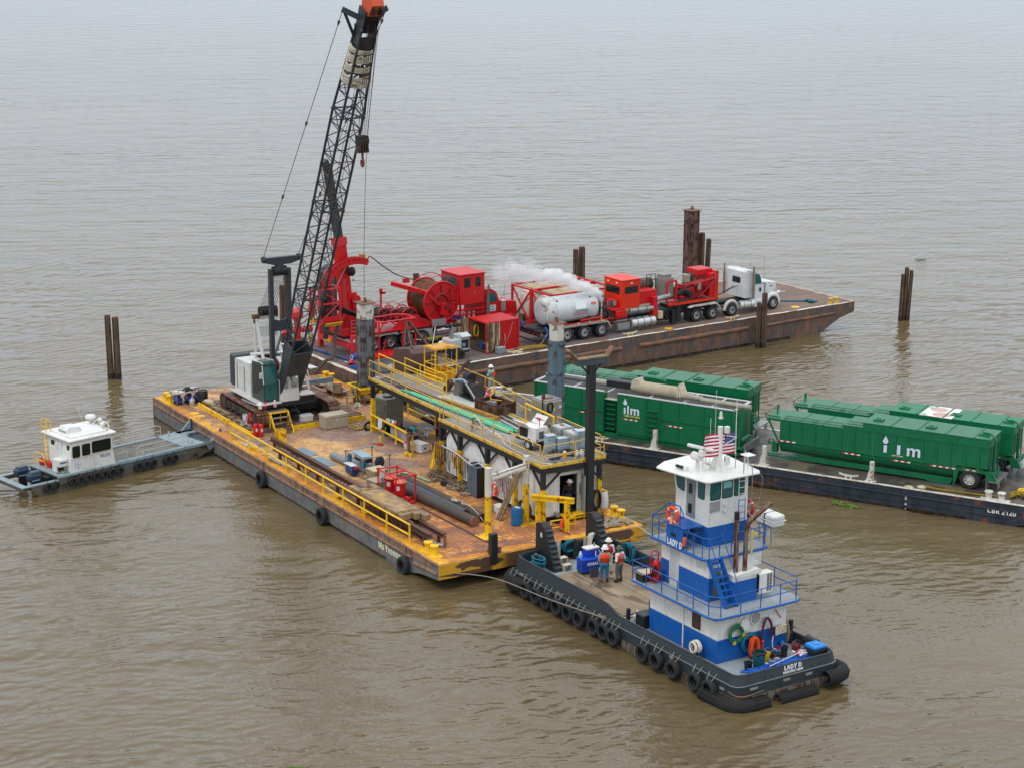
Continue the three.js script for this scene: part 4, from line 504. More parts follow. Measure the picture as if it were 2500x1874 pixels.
{
const gy=ZY + 0.29,t=thing('crawler_crane','black lattice boom crawler crane with white engine house and green glazed cab','crane','Y',[28.3,gy,4.93],{abs:true});
// tracks
for(const[v0,v1]of[[2.2,3.0],[6.95,7.7]]){
const x0=25.5,x1=31.1,R=0.5,path=[];for(let i=0;i<=8;i++){const a=-Math.PI / 2 - i / 8*Math.PI;path.push([x0 + R + Math.cos(a)*R,gy + R + Math.sin(a)*R]);}for(let i=0;i<=8;i++){const a=Math.PI / 2 - i / 8*Math.PI;path.push([x1 - R + Math.cos(a)*R,gy + R + 0.06 + Math.sin(a)*R]);}
const tr=part(t,'track',M('#5e4c45',0.85,{map:tRustTint}),poly(path,v0 + 0.05,v1 - 0.05,'z',[path.map(([x,y])=>[28.3 +(x - 28.3)*0.96,gy + 0.53 +(y - gy - 0.53)*0.78])]));
const shoe=M('#8a7064',0.85,{map:tRustTint});let acc=0;const pad=[];
for(let i=0;i<path.length;i++){const a=path[i],b=path[(i + 1)% path.length],L=Math.hypot(b[0]- a[0],b[1]- a[1]),an=Math.atan2(b[1]- a[1],b[0]- a[0]);while(acc<L){pad.push([lerp(a[0],b[0],acc / L),lerp(a[1],b[1],acc / L),an]);acc +=0.235;}acc -=L;}
for(const[x,y,an]of pad)part(tr,'track_shoe',shoe,cbox(x,y,(v0 + v1)/ 2,0.2,0.07,v1 - v0,[0,0,an],0.015));
part(t,'track_frame',M('#4a4340',0.7,{map:tRustTint}),box(26.0,30.6,gy + 0.3,gy + 0.72,v0 + 0.1,v1 - 0.1,0.03));for(let i=0;i<6;i++)part(t,'roller',mDark,cylZ(26.3 + i*0.8,gy + 0.22,v0 + 0.04,v1 - 0.04,0.18,12));for(let i=0;i<4;i++)part(t,'frame_pocket',mDark,box(26.5 + i*1.0,27.0 + i*1.0,gy + 0.42,gy + 0.62,v0 + 0.085,v0 + 0.11));part(t,'idler',M('#4c3d36',0.8,{map:tRustTint}),cylZ(25.98,gy + 0.5,v0 + 0.03,v1 - 0.03,0.4,16),cylZ(30.6,gy + 0.55,v0 + 0.03,v1 - 0.03,0.4,16));
}
part(t,'carbody',mDark,box(27.0,29.6,gy + 0.35,gy + 0.95,2.9,7.0,0.05),cyl(28.3,gy + 0.9,gy + 1.35,4.93,1.05,20),box(27.2,27.6,gy + 0.4,gy + 0.9,2.8,7.1));
// upper works
const y0=3.05,wh=paint('#dcdddb',0.45);
part(t,'revolving_deck',mDark,box(25.95,30.4,y0 - 0.35,y0,2.8,6.3,0.03));part(t,'catwalk',paint('#cfcdc6',0.6),poly([[25.75,2.5],[26.6,2.45],[30.2,2.45],[30.2,2.9],[25.75,3.9]],y0 - 0.02,y0 + 0.02,'y'),box(25.7,26.2,y0 - 0.06,y0 - 0.02,2.4,3.9));
part(t,'engine_house',wh,poly([[27.7,y0],[30.0,y0],[30.0,4.9],[29.9,5.02],[27.9,5.08],[27.7,4.6]],2.8,4.0,'z'),box(28.6,30.0,y0,4.75,4.9,6.3,0.05));part(t,'house_door',wh,box(28.7,29.5,y0 + 0.25,4.7,2.77,2.8));part(t,'house_gap',mDark,box(29.62,29.68,y0 + 0.1,4.8,2.785,2.8),box(28.55,28.6,y0 + 0.15,4.75,2.785,2.8));
part(t,'counterweight',paint('#3d434b',0.55),box(29.95,30.75,3.2,5.15,2.75,6.35,0.14));part(t,'winch_frame',M('#5a1a1c',0.6),box(28.7,29.4,4.9,5.35,4.1,5.0,0.03),cylZ(28.6,4.6,4.05,4.95,0.4,14));part(t,'hoist_drum',M('#4a3f38',0.7),cylZ(27.9,3.9,4.15,5.05,0.42,16));
// cab
const cb=part(t,'cab',paint('#33413f',0.45),poly([[26.0,y0],[27.65,y0],[27.65,5.3],[26.55,5.42],[26.18,5.3],[26.0,4.2]],2.88,3.82,'z'));part(cb,'cab_frame',wh,beam([26.55,5.44,2.9],[27.65,5.34,2.9],0.07,0.05),beam([26.55,5.44,3.8],[27.65,5.34,3.8],0.07,0.05),box(26.2,27.6,5.36,5.42,2.9,2.97),beam([26.12,5.3,2.86],[25.97,4.2,2.86],0.05,0.05));
part(cb,'windscreen',mGlassTeal,poly([[25.99,3.25],[26.0,4.2],[26.17,5.2],[26.15,5.2],[25.98,4.2],[25.97,3.25]],2.95,3.75,'z'));part(cb,'roof_window',mGlassTeal,beam([26.25,5.34,3.35],[27.0,5.41,3.35],0.7,0.05));part(cb,'side_window',mGlass,poly([[26.15,4.0],[27.2,3.4],[27.5,3.6],[27.5,5.15],[26.3,5.2]],2.865,2.88,'z'));part(cb,'windscreen_wiper',mDark,bar([25.96,3.7,3.2],[25.97,4.1,3.35],0.012,4));part(t,'mirror',mPlasticWhite,cbox(26.0,4.75,2.72,0.06,0.36,0.26,[0,0.3,0],0.03),bar([26.2,4.9,2.86],[26.0,4.9,2.75],0.015,4));part(t,'cab_handrail',mSteel,bar([26.05,y0 - 0.1,2.45],[27.9,y0 - 0.1,2.3],0.05,6));
// front works right of the cab
part(t,'boom_bracket',wh,box(25.9,26.2,3.0,3.75,3.95,5.15,0.02),box(26.0,27.2,3.0,4.3,3.9,4.0),box(26.0,27.2,3.0,4.3,5.15,5.25));part(t,'front_arm',wh,tube([[26.0,3.5,4.55],[26.0,4.3,4.5],[26.3,4.8,4.45],[26.7,4.6,4.45]],0.12,8,14));part(t,'step_box',mDark,poly([[25.85,3.25],[26.5,3.25],[26.4,2.9],[25.95,2.9]],5.25,6.15,'z'));part(t,'step_box_rim',wh,box(25.82,26.52,3.25,3.31,5.22,6.2));for(let i=0;i<8;i++)part(t,'stair_tread',wh,box(26.5 + i*0.15,26.68 + i*0.15,3.3 + i*0.27,3.34 + i*0.27,5.4,6.05));for(const v of[5.38,6.08])part(t,'stair_stringer',wh,beam([26.45,3.3,v],[27.75,5.55,v],0.04,0.15));part(t,'stair_rail',wh,bar([26.45,3.3,6.1],[26.5,4.2,6.1],0.025),bar([26.5,4.2,6.1],[27.7,6.0,6.1],0.025),bar([27.7,5.5,6.1],[27.7,6.0,6.1],0.025));part(t,'side_hatch',wh,cbox(26.2,3.5,6.5,0.7,0.04,0.5,[0.5,0,0]));
part(t,'tool_shelf',wh,cbox(27.2,4.6,6.5,1.0,0.05,0.5,[0,0.1,0]));
// A-frame with bail
for(const v of[3.9,5.15]){part(t,'gantry_leg',wh,beam([29.3,4.9,v],[29.25,7.5,v],0.12,0.14));part(t,'gantry_strut',wh,beam([29.2,7.55,v],[28.1,4.9,v],0.14,0.16));part(t,'gantry_pin',M('#6a4632',0.8),cylZ(29.2,7.6,v - 0.2,v + 0.2,0.16,10),cylZ(29.2,7.3,v - 0.12,v + 0.12,0.12,10));}
part(t,'gantry_plate',wh,beam([28.85,6.75,3.95],[28.85,6.75,5.1],0.08,0.62),beam([29.28,7.5,3.9],[29.28,7.5,5.15],0.14,0.2));part(t,'gantry_ram',mSteel,bar([28.0,4.4,4.2],[27.3,6.9,4.75],0.09,8),bar([27.7,5.6,4.45],[27.3,6.9,4.75],0.05,8));part(t,'cross_tube',wh,bar([29.0,5.35,3.4],[28.0,5.45,5.5],0.09,8));
part(t,'bail_block',M('#3a312c',0.7,{map:tRustTint}),...Array.from({length:9},(_,i)=>xf(new THREE.CylinderGeometry(0.3,0.3,0.08,14),[28.75,8.0,4.02 + i*0.125],[Math.PI / 2,0,0])),cbox(28.8,7.85,4.52,0.2,0.1,1.2));
// live mast
for(const v of[3.95,5.1])part(t,'mast_post',mCrane,beam([27.0,4.2,v],[27.0,10.9,v],0.3,0.24));part(t,'mast_web',mCrane,poly([[3.9,7.1],[5.15,7.1],[5.0,7.25],[4.95,7.65],[5.15,8.05],[5.0,7.85],[4.5,7.72],[4.0,7.85],[3.9,8.05],[4.05,7.65],[4.0,7.25]],26.94,27.06,'x'));part(t,'mast_sheaves',mDark,cylZ(27.0,10.75,4.1,4.95,0.3,14));part(t,'spreader_bar',mCrane,poly([[3.5,11.32],[3.5,11.6],[5.85,11.6],[5.85,11.32],[5.2,11.15],[4.1,11.15]],26.86,27.14,'x'),cylZ(27,11.5,3.42,3.62,0.2,10),cylZ(27,11.5,5.72,5.92,0.2,10),cyl(27,10.9,11.3,4.52,0.3,8));
const cable=M('#5a2f33',0.6),cableD=M('#3a3230',0.6);
part(t,'reeving_rope',cableD,...Array.from({length:9},(_,i)=>bar([27.0,10.7,4.12 + i*0.1],[28.75,8.2,4.02 + i*0.125],0.016,4)));
// boom
const F=[26.2,3.45,4.6],E=[15.35,26.55,4.6],A=V(F),B=V(E),d=B.clone().sub(A),L=d.length();d.normalize();const n=new THREE.Vector3(-d.y,d.x,0).multiplyScalar(-1);
const pt=(s,a,b)=>{const p=A.clone().addScaledVector(d,s).addScaledVector(n,b);return[p.x,p.y,p.z + a];};
const hw=(s)=>s<2.6?0.62:s<19.5?lerp(0.66,0.66,1):lerp(0.66,0.4,(s - 19.5)/(L - 19.5)),hd=(s)=>s<3.4?lerp(0.12,0.58,s / 3.4):s<19.5?0.58:lerp(0.58,0.3,(s - 19.5)/(L - 19.5));
const stn=[2.4];while(stn[stn.length - 1]<L - 2.2)stn.push(stn[stn.length - 1]+ 1.02);
const C4=[[-1,-1],[1,-1],[1,1],[-1,1]],cp=(s,k)=>pt(s,C4[k][0]*hw(s),C4[k][1]*hd(s));
const seg=[2.4,7.3,13.4,19.5,L - 0.8];
for(let k=0;k<4;k++)for(let i=0;i<seg.length - 1;i++){part(t,'boom_chord',mCrane,bar(cp(seg[i],k),cp(seg[i + 1],k),0.075,7));part(t,'boom_joint',mCrane,sph(...cp(seg[i + 1],k),0.12,[1,1,1],6,5));}
for(let k=0;k<4;k++){const j=(k + 1)% 4;for(let i=0;i<stn.length - 1;i++){const a=stn[i],b=stn[i + 1],z=i % 2;part(t,'boom_lacing',mCrane,bar(cp(a,z?k:j),cp(b,z?j:k),0.032,5));if(i % 2===0||k % 2)part(t,'boom_lacing',mCrane,bar(cp(a,k),cp(a,j),0.03,5));}}
for(const s of[7.3,13.4,19.5])part(t,'boom_frame',mCrane,bar(cp(s,0),cp(s,2),0.04,5),bar(cp(s,1),cp(s,3),0.04,5),...[0,1,2,3].map((k)=>bar(cp(s,k),cp(s,(k + 1)% 4),0.05,5)));
const plate=(s0,s1,a,b0,b1,w=0.1)=>{const p=[pt(s0,a,-b0),pt(s0,a,b0),pt(s1,a,b1),pt(s1,a,-b1)].map((q)=>[q[0],q[1]]);return poly(p,F[2]+ a - w / 2,F[2]+ a + w / 2,'z');};
part(t,'boom_butt',mCrane,plate(-0.25,3.6,-0.62,0.16,0.62),plate(-0.25,3.6,0.62,0.16,0.62));part(t,'boom_butt_plate',mCrane,beam(pt(1.5,0,-0.32),pt(3.4,0,-0.6),1.24,0.06),beam(pt(2.5,0,0.44),pt(3.4,0,0.6),1.24,0.06));
part(t,'boom_stop',wh,bar(pt(0.4,0.3,0.3),pt(2.6,0.2,0.35),0.06,6));
// head
part(t,'boom_head',mCrane,plate(L - 2.2,L + 0.35,-0.42,0.34,0.42,0.06),plate(L - 2.2,L + 0.35,0.42,0.34,0.42,0.06),beam(pt(L - 2.2,0,-0.3),pt(L - 1.2,0,-0.3),0.8,0.05),beam(pt(L - 1.3,0,0.3),pt(L,0,0.3),0.8,0.05));part(t,'head_sheave',mDark,...Array.from({length:5},(_,i)=>xf(new THREE.CylinderGeometry(0.36,0.36,0.1,16),pt(L,-0.28 + i*0.14,-0.1),[Math.PI / 2,0,0]),0));
part(t,'pendant_ear',mCrane,beam(pt(L - 0.3,-0.4,0.2),pt(L + 0.05,-1.35,0.55),0.1,0.3),beam(pt(L - 0.3,0.4,0.2),pt(L + 0.05,1.35,0.55),0.1,0.3),beam(pt(L - 1.5,-0.42,0.3),pt(L - 0.1,-1.2,0.5),0.08,0.16),beam(pt(L - 1.5,0.42,0.3),pt(L - 0.1,1.2,0.5),0.08,0.16));
part(t,'jib_sheave_housing',M('#d8572f',0.5,{map:tGrime}),poly([pt(L + 0.15,0,-0.5),pt(L + 0.15,0,0.35),pt(L + 1.3,0,0.5),pt(L + 1.5,0,-0.2),pt(L + 0.9,0,-0.75)].map((q)=>[q[0],q[1]]),4.25,4.95,'z'));part(t,'jib_sheave',mDark,cylZ(...pt(L + 0.6,0,-0.6).slice(0,2),4.35,4.45,0.3,14),cylZ(...pt(L + 0.6,0,-0.6).slice(0,2),4.75,4.85,0.3,14));
// pendants and hoist ropes
for(const s of[-1,1]){const a=pt(L,s*1.3,0.55),b=[27.0,11.5,4.6 + s*1.15];part(t,'pendant',cable,bar(a,b,0.022,4));for(const k of[0.04,0.42,0.72])part(t,'pendant_link',M('#4a3535',0.6),bar([0,1,2].map((i)=>lerp(a[i],b[i],k)),[0,1,2].map((i)=>lerp(a[i],b[i],k + 0.014)),0.09,6,0.04));}
for(let i=0;i<6;i++)part(t,'hoist_rope',i % 2?cable:cableD,bar(pt(L,-0.3 + i*0.13,-0.42),[16.3,20.1,4.38 + i*0.11],0.016,4));for(let i=0;i<3;i++)part(t,'hoist_rope',cableD,bar(pt(L - 0.3,-0.2 + i*0.2,-0.5),pt(2.2,-0.2 + i*0.2,-0.55),0.014,4));
const hx=16.3,hz=4.62;part(t,'hook_block',M('#4a3c36',0.6,{map:tRustTint}),...Array.from({length:4},(_,i)=>box(hx - 0.28,hx + 0.28,19.2,20.05,hz - 0.28 + i*0.15,hz - 0.2 + i*0.15,0.03)),box(hx - 0.15,hx + 0.15,19.1,19.3,hz - 0.35,hz + 0.33));part(t,'hook_block_sheave',mDark,cylZ(hx,19.75,hz - 0.3,hz + 0.28,0.28,14));part(t,'hook',M('#6a3b2f',0.6),tube([[hx,19.15,hz],[hx,18.85,hz],[hx - 0.12,18.6,hz],[hx,18.35,hz],[hx + 0.14,18.5,hz],[hx + 0.1,18.68,hz]],0.07,7,18));part(t,'block_shackle',M('#7a5a3a',0.6),torus(hx + 0.3,20.12,hz - 0.3,0.07,0.02,'z'));
// white hose wrapped round the boom top
const hose=[];for(let i=0;i<26;i++){if([8,14,21].includes(i))continue;const s=21.5 + i*0.075 +(i>8?0.12:0)+(i>14?0.12:0),w=hw(s)+ 0.12 + 0.05*R0(),h=hd(s)+ 0.12,pts=[];for(let j=0;j<10;j++){const a=j / 10*Math.PI*2;pts.push(pt(s + 0.05*Math.sin(a + i)+ 0.06*(R0()- 0.5),Math.cos(a)*w*1.05,Math.sin(a)*h*1.1));}hose.push(tube(pts,0.052,5,20,true));}
const hw2=thing('wrapped_hose','dirty white hose coiled around the top of the crane boom','hose','Y',pt(L - 4.5,0,0),{abs:true});hose.forEach((g)=>part(hw2,'hose_turn',M('#cfc9b8',0.75,{map:tChip}),g));
// whip line to the spud
const wl=thing('whip_line','thin steel whip line running down from the boom head to the rusty spud','cable','Y',[29.4,8.0,11.4],{abs:true});part(wl,'line',cable,tube([pt(L + 0.6,0.1,-0.9),[19.5,19.3,6.6],[25.2,12.6,9.3],[29.42,8.05,11.45]],0.016,4,30));
}

// ---------------------------------------------------------------- deckhouse, raised platform and gear on the work barge
const ZP=4.5;
function spud(name,label,f,[u,y0,v],y1,w,white,m,group){
const t=thing(name,label,'spud',f,[u,y0,v]),h=y1 - y0,a=w / 2,s=[[-a,-a*0.5],[-a*0.5,-a],[a*0.5,-a],[a,-a*0.5],[a,a*0.5],[a*0.5,a],[-a*0.5,a],[-a,a*0.5]];
part(t,'shaft',m,poly(s,0,h - white,'y'));part(t,'corner_angle',m,...[[-a,-a],[a,-a],[a,a],[-a,a]].map(([x,z])=>box(x*0.78 - 0.06,x*0.78 + 0.06,0,h - white,z*0.78 - 0.06,z*0.78 + 0.06)));
if(white)part(t,'white_top',mWhiteOld,poly(s.map(([x,z])=>[x*1.01,z*1.01]),h - white,h,'y'));
part(t,'cap_plate',mRust,box(-a*1.15,a*1.15,h,h + 0.04,-a*1.15,a*1.15));part(t,'lifting_eye',mRust,torus(0,h + 0.2,0,0.12,0.05,'z'),box(-0.12,0.12,h + 0.05,h + 0.2,-0.05,0.05));return t;
}
{
const sp=spud('spud','tall rusty steel spud with white top in a yellow collar beside the crane','Y',[29.5,-1,11.55],7.6,0.95,1.0,M('#6a7076',0.55,{map:tRustTint}));
const c=thing('spud_collar','yellow steel collar box around the foot of the white topped spud','spud collar','Y',[29.5,ZY,11.55]);part(c,'box',mYel,box(-0.75,0.75,0,0.95,-0.75,-0.62),box(-0.75,0.75,0,0.95,0.62,0.75),box(-0.75,-0.62,0,0.95,-0.62,0.62),box(0.62,0.75,0,0.95,-0.62,0.62));part(c,'flange',mYel,box(-0.95,0.95,0.86,0.95,-0.95,-0.6),box(-0.95,-0.6,0.86,0.95,-0.6,0.95),box(-0.6,0.95,0.86,0.95,0.6,0.95),box(0.6,0.95,0.86,0.95,-0.6,0.6));part(c,'chain',mRust,sph(-0.2,0.72,-0.98,0.17),...[0.5,0.3,0.1].map((y)=>torus(-0.2,y,-0.95,0.09,0.035,y===0.3?'x':'z')));
const w=thing('chain_winch','rusty hand winch with chain on the deck beside the yellow spud collar','winch','Y',[28.5,ZY,11.1]);part(w,'drum',mRust,cylZ(0,0.32,-0.25,0.25,0.2,12));part(w,'side_plate',mRust,cylZ(0,0.32,-0.3,-0.26,0.34,14),cylZ(0,0.32,0.26,0.3,0.34,14));part(w,'base',mRust,box(-0.4,0.9,0,0.06,-0.35,0.35));part(w,'crank',mSteel,bar([0,0.32,-0.3],[0,0.32,-0.5],0.03),bar([0,0.32,-0.48],[0.25,0.5,-0.48],0.03));
const s2=spud('spud','blue grey steel spud with white top standing between deckhouse and green tanks','Y',[9.95,-1,13.2],9.95,0.72,0.95,M('#5f7484',0.5,{map:tChip}));
// deckhouse
const t=thing('deckhouse','white corrugated steel deckhouse under the yellow railed platform','deckhouse','Y',[2.95,ZY,7.75],{abs:true}),wm=paint('#efefee',0.5),y0=ZY + 0.25,y1=4.2,X=12.6,Z0=7.75,Z1=11.6;
part(t,'base_frame',mDark,box(2.97,X,ZY,y0,Z0 + 0.03,Z1));part(t,'wall',wm,box(2.95,X,y0,y1,Z0,Z0 + 0.08));part(t,'wall',wm,box(2.95,3.03,y0,y1,Z0 + 0.08,8.93),box(2.95,3.03,3.74,y1,8.93,10.05),box(2.95,3.03,y0,y1,10.05,Z1));part(t,'wall',wm,box(2.95,X,y0,y1,Z1 - 0.08,Z1));part(t,'wall',wm,box(X - 0.08,X,y0,y1,Z0 + 0.08,Z1 - 0.08));part(t,'wall',M('#3a3d40',0.7),box(5.6,5.66,y0,y1,Z0 + 0.08,Z1 - 0.08));part(t,'roof',paint('#b9bbba',0.6),box(2.9,X + 0.05,y1,y1 + 0.07,Z0 - 0.04,Z1 + 0.04));part(t,'interior_floor',M('#4a4440',0.8),box(3.03,5.6,y0,y0 + 0.02,Z0 + 0.08,Z1 - 0.08));
for(let i=0;i<23;i++)part(t,'wall_rib',wm,box(3.05 + i*0.42,3.14 + i*0.42,y0 + 0.05,y1 - 0.02,Z0 - 0.016,Z0));for(let i=0;i<16;i++){const z=7.85 + i*0.24;if(z>8.8&&z<10.15)continue;part(t,'wall_rib',wm,box(2.925,2.95,y0 + 0.05,y1 - 0.02,z,z + 0.09));}
part(t,'door_frame',wm,box(2.92,2.95,y0,3.84,8.85,8.93),box(2.92,2.95,y0,3.84,10.05,10.13),box(2.9,2.95,3.74,3.86,8.85,10.13));part(t,'door_leaf',paint('#9aa79f',0.5),cbox(2.62,2.7,10.2,0.62,1.95,0.05,[0,-0.25,0]));part(t,'rain_hood',wm,box(2.7,2.95,3.92,3.96,8.7,10.3));part(t,'wall_box',mSteel,box(2.72,2.95,2.58,3.15,10.15,10.66,0.02));part(t,'wall_box_front',mDark,box(2.71,2.72,2.7,3.0,10.35,10.6));part(t,'door_step',mYel,box(2.3,2.9,ZY + 0.28,ZY + 0.33,8.8,10.2),bar([2.35,ZY,8.85],[2.35,ZY + 0.3,8.85],0.03),bar([2.35,ZY,10.1],[2.35,ZY + 0.3,10.1],0.03),box(2.3,2.36,ZY + 0.15,ZY + 0.2,8.8,10.2));
// platform
const p=thing('raised_platform','raised steel platform with yellow toe boards on black and yellow posts','platform','Y',[2.5,ZY,7.55],{abs:true});
const grate=M('#9c938a',0.8,{map:tGrime}),plateW=paint('#c9cfcb',0.6);
part(p,'grating',grate,box(2.5,13.15,ZP - 0.05,ZP,7.58,11.45));part(p,'grating',grate,box(13.15,23.2,ZP - 0.05,ZP,8.48,9.95));part(p,'floor_plate',plateW,box(13.2,17.6,ZP - 0.05,ZP + 0.01,9.96,12.35));part(p,'floor_plate',plateW,box(9.2,13.16,ZP,ZP + 0.012,9.9,11.4));part(p,'floor_plate',grate,box(17.6,23.4,ZP - 0.05,ZP,9.96,13.3));part(p,'floor_plate',grate,box(8.3,10.3,ZP - 0.05,ZP,11.45,12.9));part(p,'floor_plate',grate,box(3.0,7.2,ZP - 0.05,ZP,11.46,11.9));
for(let i=0;i<26;i++)part(p,'grating_bar',M('#7d7670',0.8),box(2.9 + i*0.4,2.93 + i*0.4,ZP,ZP + 0.006,7.62,8.6));
const fb=(x0,x1,z0,z1)=>{part(p,'fascia_beam',mBlack,box(x0,x1,ZP - 0.36,ZP - 0.06,z0,z1));part(p,'toe_board',mYelPale,box(x0,x1,ZP - 0.06,ZP + 0.1,z0 - 0.004,z1 + 0.004));};
const mYelPale=M('#e8c04a',0.5,{map:tChip});
fb(2.45,13.15,7.52,7.58);fb(13.15,23.2,8.42,8.48);fb(2.42,2.5,7.58,11.45);fb(2.5,13.1,11.45,11.51);
for(const[u,v]of[[2.47,7.62],[5.2,7.62],[8.0,7.62],[10.9,7.62],[13.1,7.7],[2.87,11.35]]){part(p,'post',mYel,box(u - 0.11,u + 0.11,ZY,u>12?3.3:3.35,v - 0.11,v + 0.11));part(p,'post_top',mBlack,box(u - 0.11,u + 0.11,3.3,ZP - 0.36,v - 0.111,v + 0.111));if(v<9)for(const s of[-1,1])if(u + s>2.4&&u + s<13.4)part(p,'knee_brace',mBlack,beam([u,3.25,v],[u + s*1.0,ZP - 0.36,v],0.09));}
part(p,'knee_brace',mBlack,beam([2.47,3.25,7.62],[2.47,ZP - 0.36,8.7],0.09),0);part(p,'knee_brace',mBlack,beam([2.6,3.25,11.35],[2.6,ZP - 0.36,10.4],0.09),beam([2.87,3.25,11.35],[3.6,ZP - 0.36,11.35],0.09));
part(p,'post',mYel,box(22.62,22.84,ZY,3.42,8.38,8.6));part(p,'post_top',mBlack,box(22.62,22.84,3.42,ZP - 0.3,8.381,8.599));part(p,'knee_brace',mBlack,beam([22.7,3.5,8.5],[21.9,ZP - 0.3,8.5],0.1));part(p,'post',mYel,box(13.55,13.77,ZY,ZP - 0.36,9.2,9.42));part(p,'post',mBlack,box(13.2,13.42,ZY + 0.8,ZP - 0.36,8.4,8.62));
// railings of the platform: each run is a thing
const rl=(label,posts,h=1.1,mids=[0.55],m=mYelPale,r=0.032)=>{const g=thing('guard_rail',label,'railing','Y',posts[0],{abs:true,group:'yellow guard rails on the work barge'});railing(g,m,posts,h,mids,r);return g;};
rl('long yellow guard rail along the near edge of the walkway, left of the jog',[[23.15,ZP,8.5],[20.4,ZP,8.5],[18.6,ZP,8.5],[15.75,ZP,8.5],[13.3,ZP,8.5]]);
rl('yellow guard rail above the white deckhouse wall beside the green pipes',[[13.1,ZP,7.6],[12.7,ZP,7.6],[11.1,ZP,7.6],[8.5,ZP,7.6],[8.5,ZP,8.3]]);
rl('yellow guard rail in front of the white welding generator',[[7.35,ZP,7.6],[5.15,ZP,7.6],[2.75,ZP,7.6]]);
rl('yellow guard rail across the near end of the platform above the doorway',[[2.52,ZP,7.68],[2.52,ZP,9.6],[2.52,ZP,11.4]]);
rl('short yellow guard rail with brace at the far corner behind the tall black post',[[2.9,ZP,11.42],[5.1,ZP,11.42],[7.0,ZP,11.42]]);
rl('heavy yellow rail between the stainless tank and the wire caged totes',[[10.1,ZP,11.35],[7.05,ZP,11.2]],1.1,[0.1],mYelPlain,0.06);
rl('yellow guard rail in front of the worker in teal shirt',[[22.5,ZP,12.4],[19.2,ZP,12.4],[16.2,ZP,12.4],[15.2,ZP,12.4],[11.0,ZP,11.9],[10.4,ZP,11.9]]);
rl('small yellow U shaped rail beside the rusty steel basket',[[14.3,ZP,11.9],[13.8,ZP,11.3],[12.6,ZP,12.2],[12.9,ZP,12.3]],0.95,[0.5]);
rl('inner yellow walkway rail nearest the near guard rail',[[24.3,ZP,9.75],[22.4,ZP,9.75],[19.6,ZP,9.8],[17.0,ZP,10.0]],1.1,[0.55],mYelPlain,0.04);
rl('inner yellow walkway rail in front of the man basket',[[22.6,ZP,10.6],[20.7,ZP,10.6],[17.75,ZP,10.7]],1.1,[0.5],mYelPlain,0.035);
rl('heavy yellow barrier rail under the walkway with a white cloth on it',[[22.7,ZY,8.35],[19.5,ZY,8.3],[17.35,ZY,8.2]],1.05,[0.38],mYelPlain,0.07);
rl('yellow barrier rail at the barge side behind the grey stainless tank',[[24.6,ZY,11.9],[21.2,ZY,11.9],[18.2,ZY,11.9]],1.1,[0.5],mYelPlain,0.06);
rl('yellow rail at the barge side right of the deckhouse',[[4.2,ZY,11.95],[2.98,ZY,11.95]],1.02,[0.5],mYelPlain,0.07);
rl('long yellow deck railing along the near side of the work barge',[[25.17,ZY,0.3],[22.53,ZY,0.3],[20.07,ZY,0.3],[17.58,ZY,0.3],[15.1,ZY,0.3],[12.95,ZY,0.3],[10.62,ZY,0.3],[8.2,ZY,0.3],[5.78,ZY,0.32],[3.45,ZY,0.36]],1.02,[0.48],mYelPlain,0.055);
rl('low yellow railing with orange buoy in front of the yellow portal frame',[[1.35,ZY,7.4],[1.3,ZY,8.1],[1.4,ZY,8.9]],0.62,[0.25],mYelPlain,0.04);
// portals and posts
const g1=thing('portal_frame','white and yellow pipe portal frame beside the deckhouse','portal frame','Y',[2.49,ZY,4.35],{abs:true}),w1=chipped('#dcd9d0');
for(const[u,v]of[[2.49,4.35],[3.35,7.15]]){const yt=4.98,yy=3.5;part(g1,'leg',mYel,cyl(u,ZY,yy,v,0.17,14));part(g1,'leg_top',w1,cyl(u,yy,yt,v,0.17,14));part(g1,'base_plate',mYel,box(u - 0.5,u + 0.5,ZY + 0.004,ZY + 0.03,v - 0.5,v + 0.5));}
part(g1,'cross_beam',w1,bar([2.52,4.35,4.5],[3.33,4.35,7.0],0.15,12),beam([2.52,4.55,4.5],[3.33,4.55,7.0],0.16,0.06));
const g2=thing('portal_frame','low yellow steel portal frame in front of the doorway','portal frame','Y',[1.7,ZY,7.5],{abs:true});part(g2,'leg',mYel,box(2.3,2.52,ZY,3.0,7.2,7.42));part(g2,'leg',mYel,box(1.0,1.22,ZY,3.0,8.1,8.32));part(g2,'beam',mYel,beam([2.6,3.12,7.0],[0.9,3.12,8.5],0.3,0.05),beam([2.6,3.0,7.0],[0.9,3.0,8.5],0.08,0.22),beam([2.6,2.9,7.0],[0.9,2.9,8.5],0.3,0.04));
const bp=thing('boom_rest_post','tall black steel post with wood lined T shaped boom rest','post','Y',[2.38,ZY,10.4],{abs:true});part(bp,'column',mBlack,box(2.18,2.58,ZY,9.6,10.2,10.6,0.04));part(bp,'rest_beam',paint('#48545e',0.5),box(2.2,2.56,9.6,9.92,9.5,11.35));part(bp,'timber_lining',M('#9a8c78',0.9,{map:tWood}),box(2.16,2.6,9.92,9.98,9.5,11.35));part(bp,'flare',mRust,beam([2.38,9.88,9.52],[2.38,10.45,8.95],0.36,0.08));part(bp,'flare',mRust,beam([2.38,9.92,11.33],[2.38,10.38,11.7],0.36,0.08));part(bp,'flare_wood',M('#c9ad84',0.9,{map:tWood}),beam([2.38,9.97,9.5],[2.38,10.5,8.98],0.38,0.04));part(bp,'strut',mBlack,beam([2.38,9.05,10.3],[2.38,9.62,9.75],0.09),beam([2.38,9.05,10.5],[2.38,9.62,11.05],0.09));
}
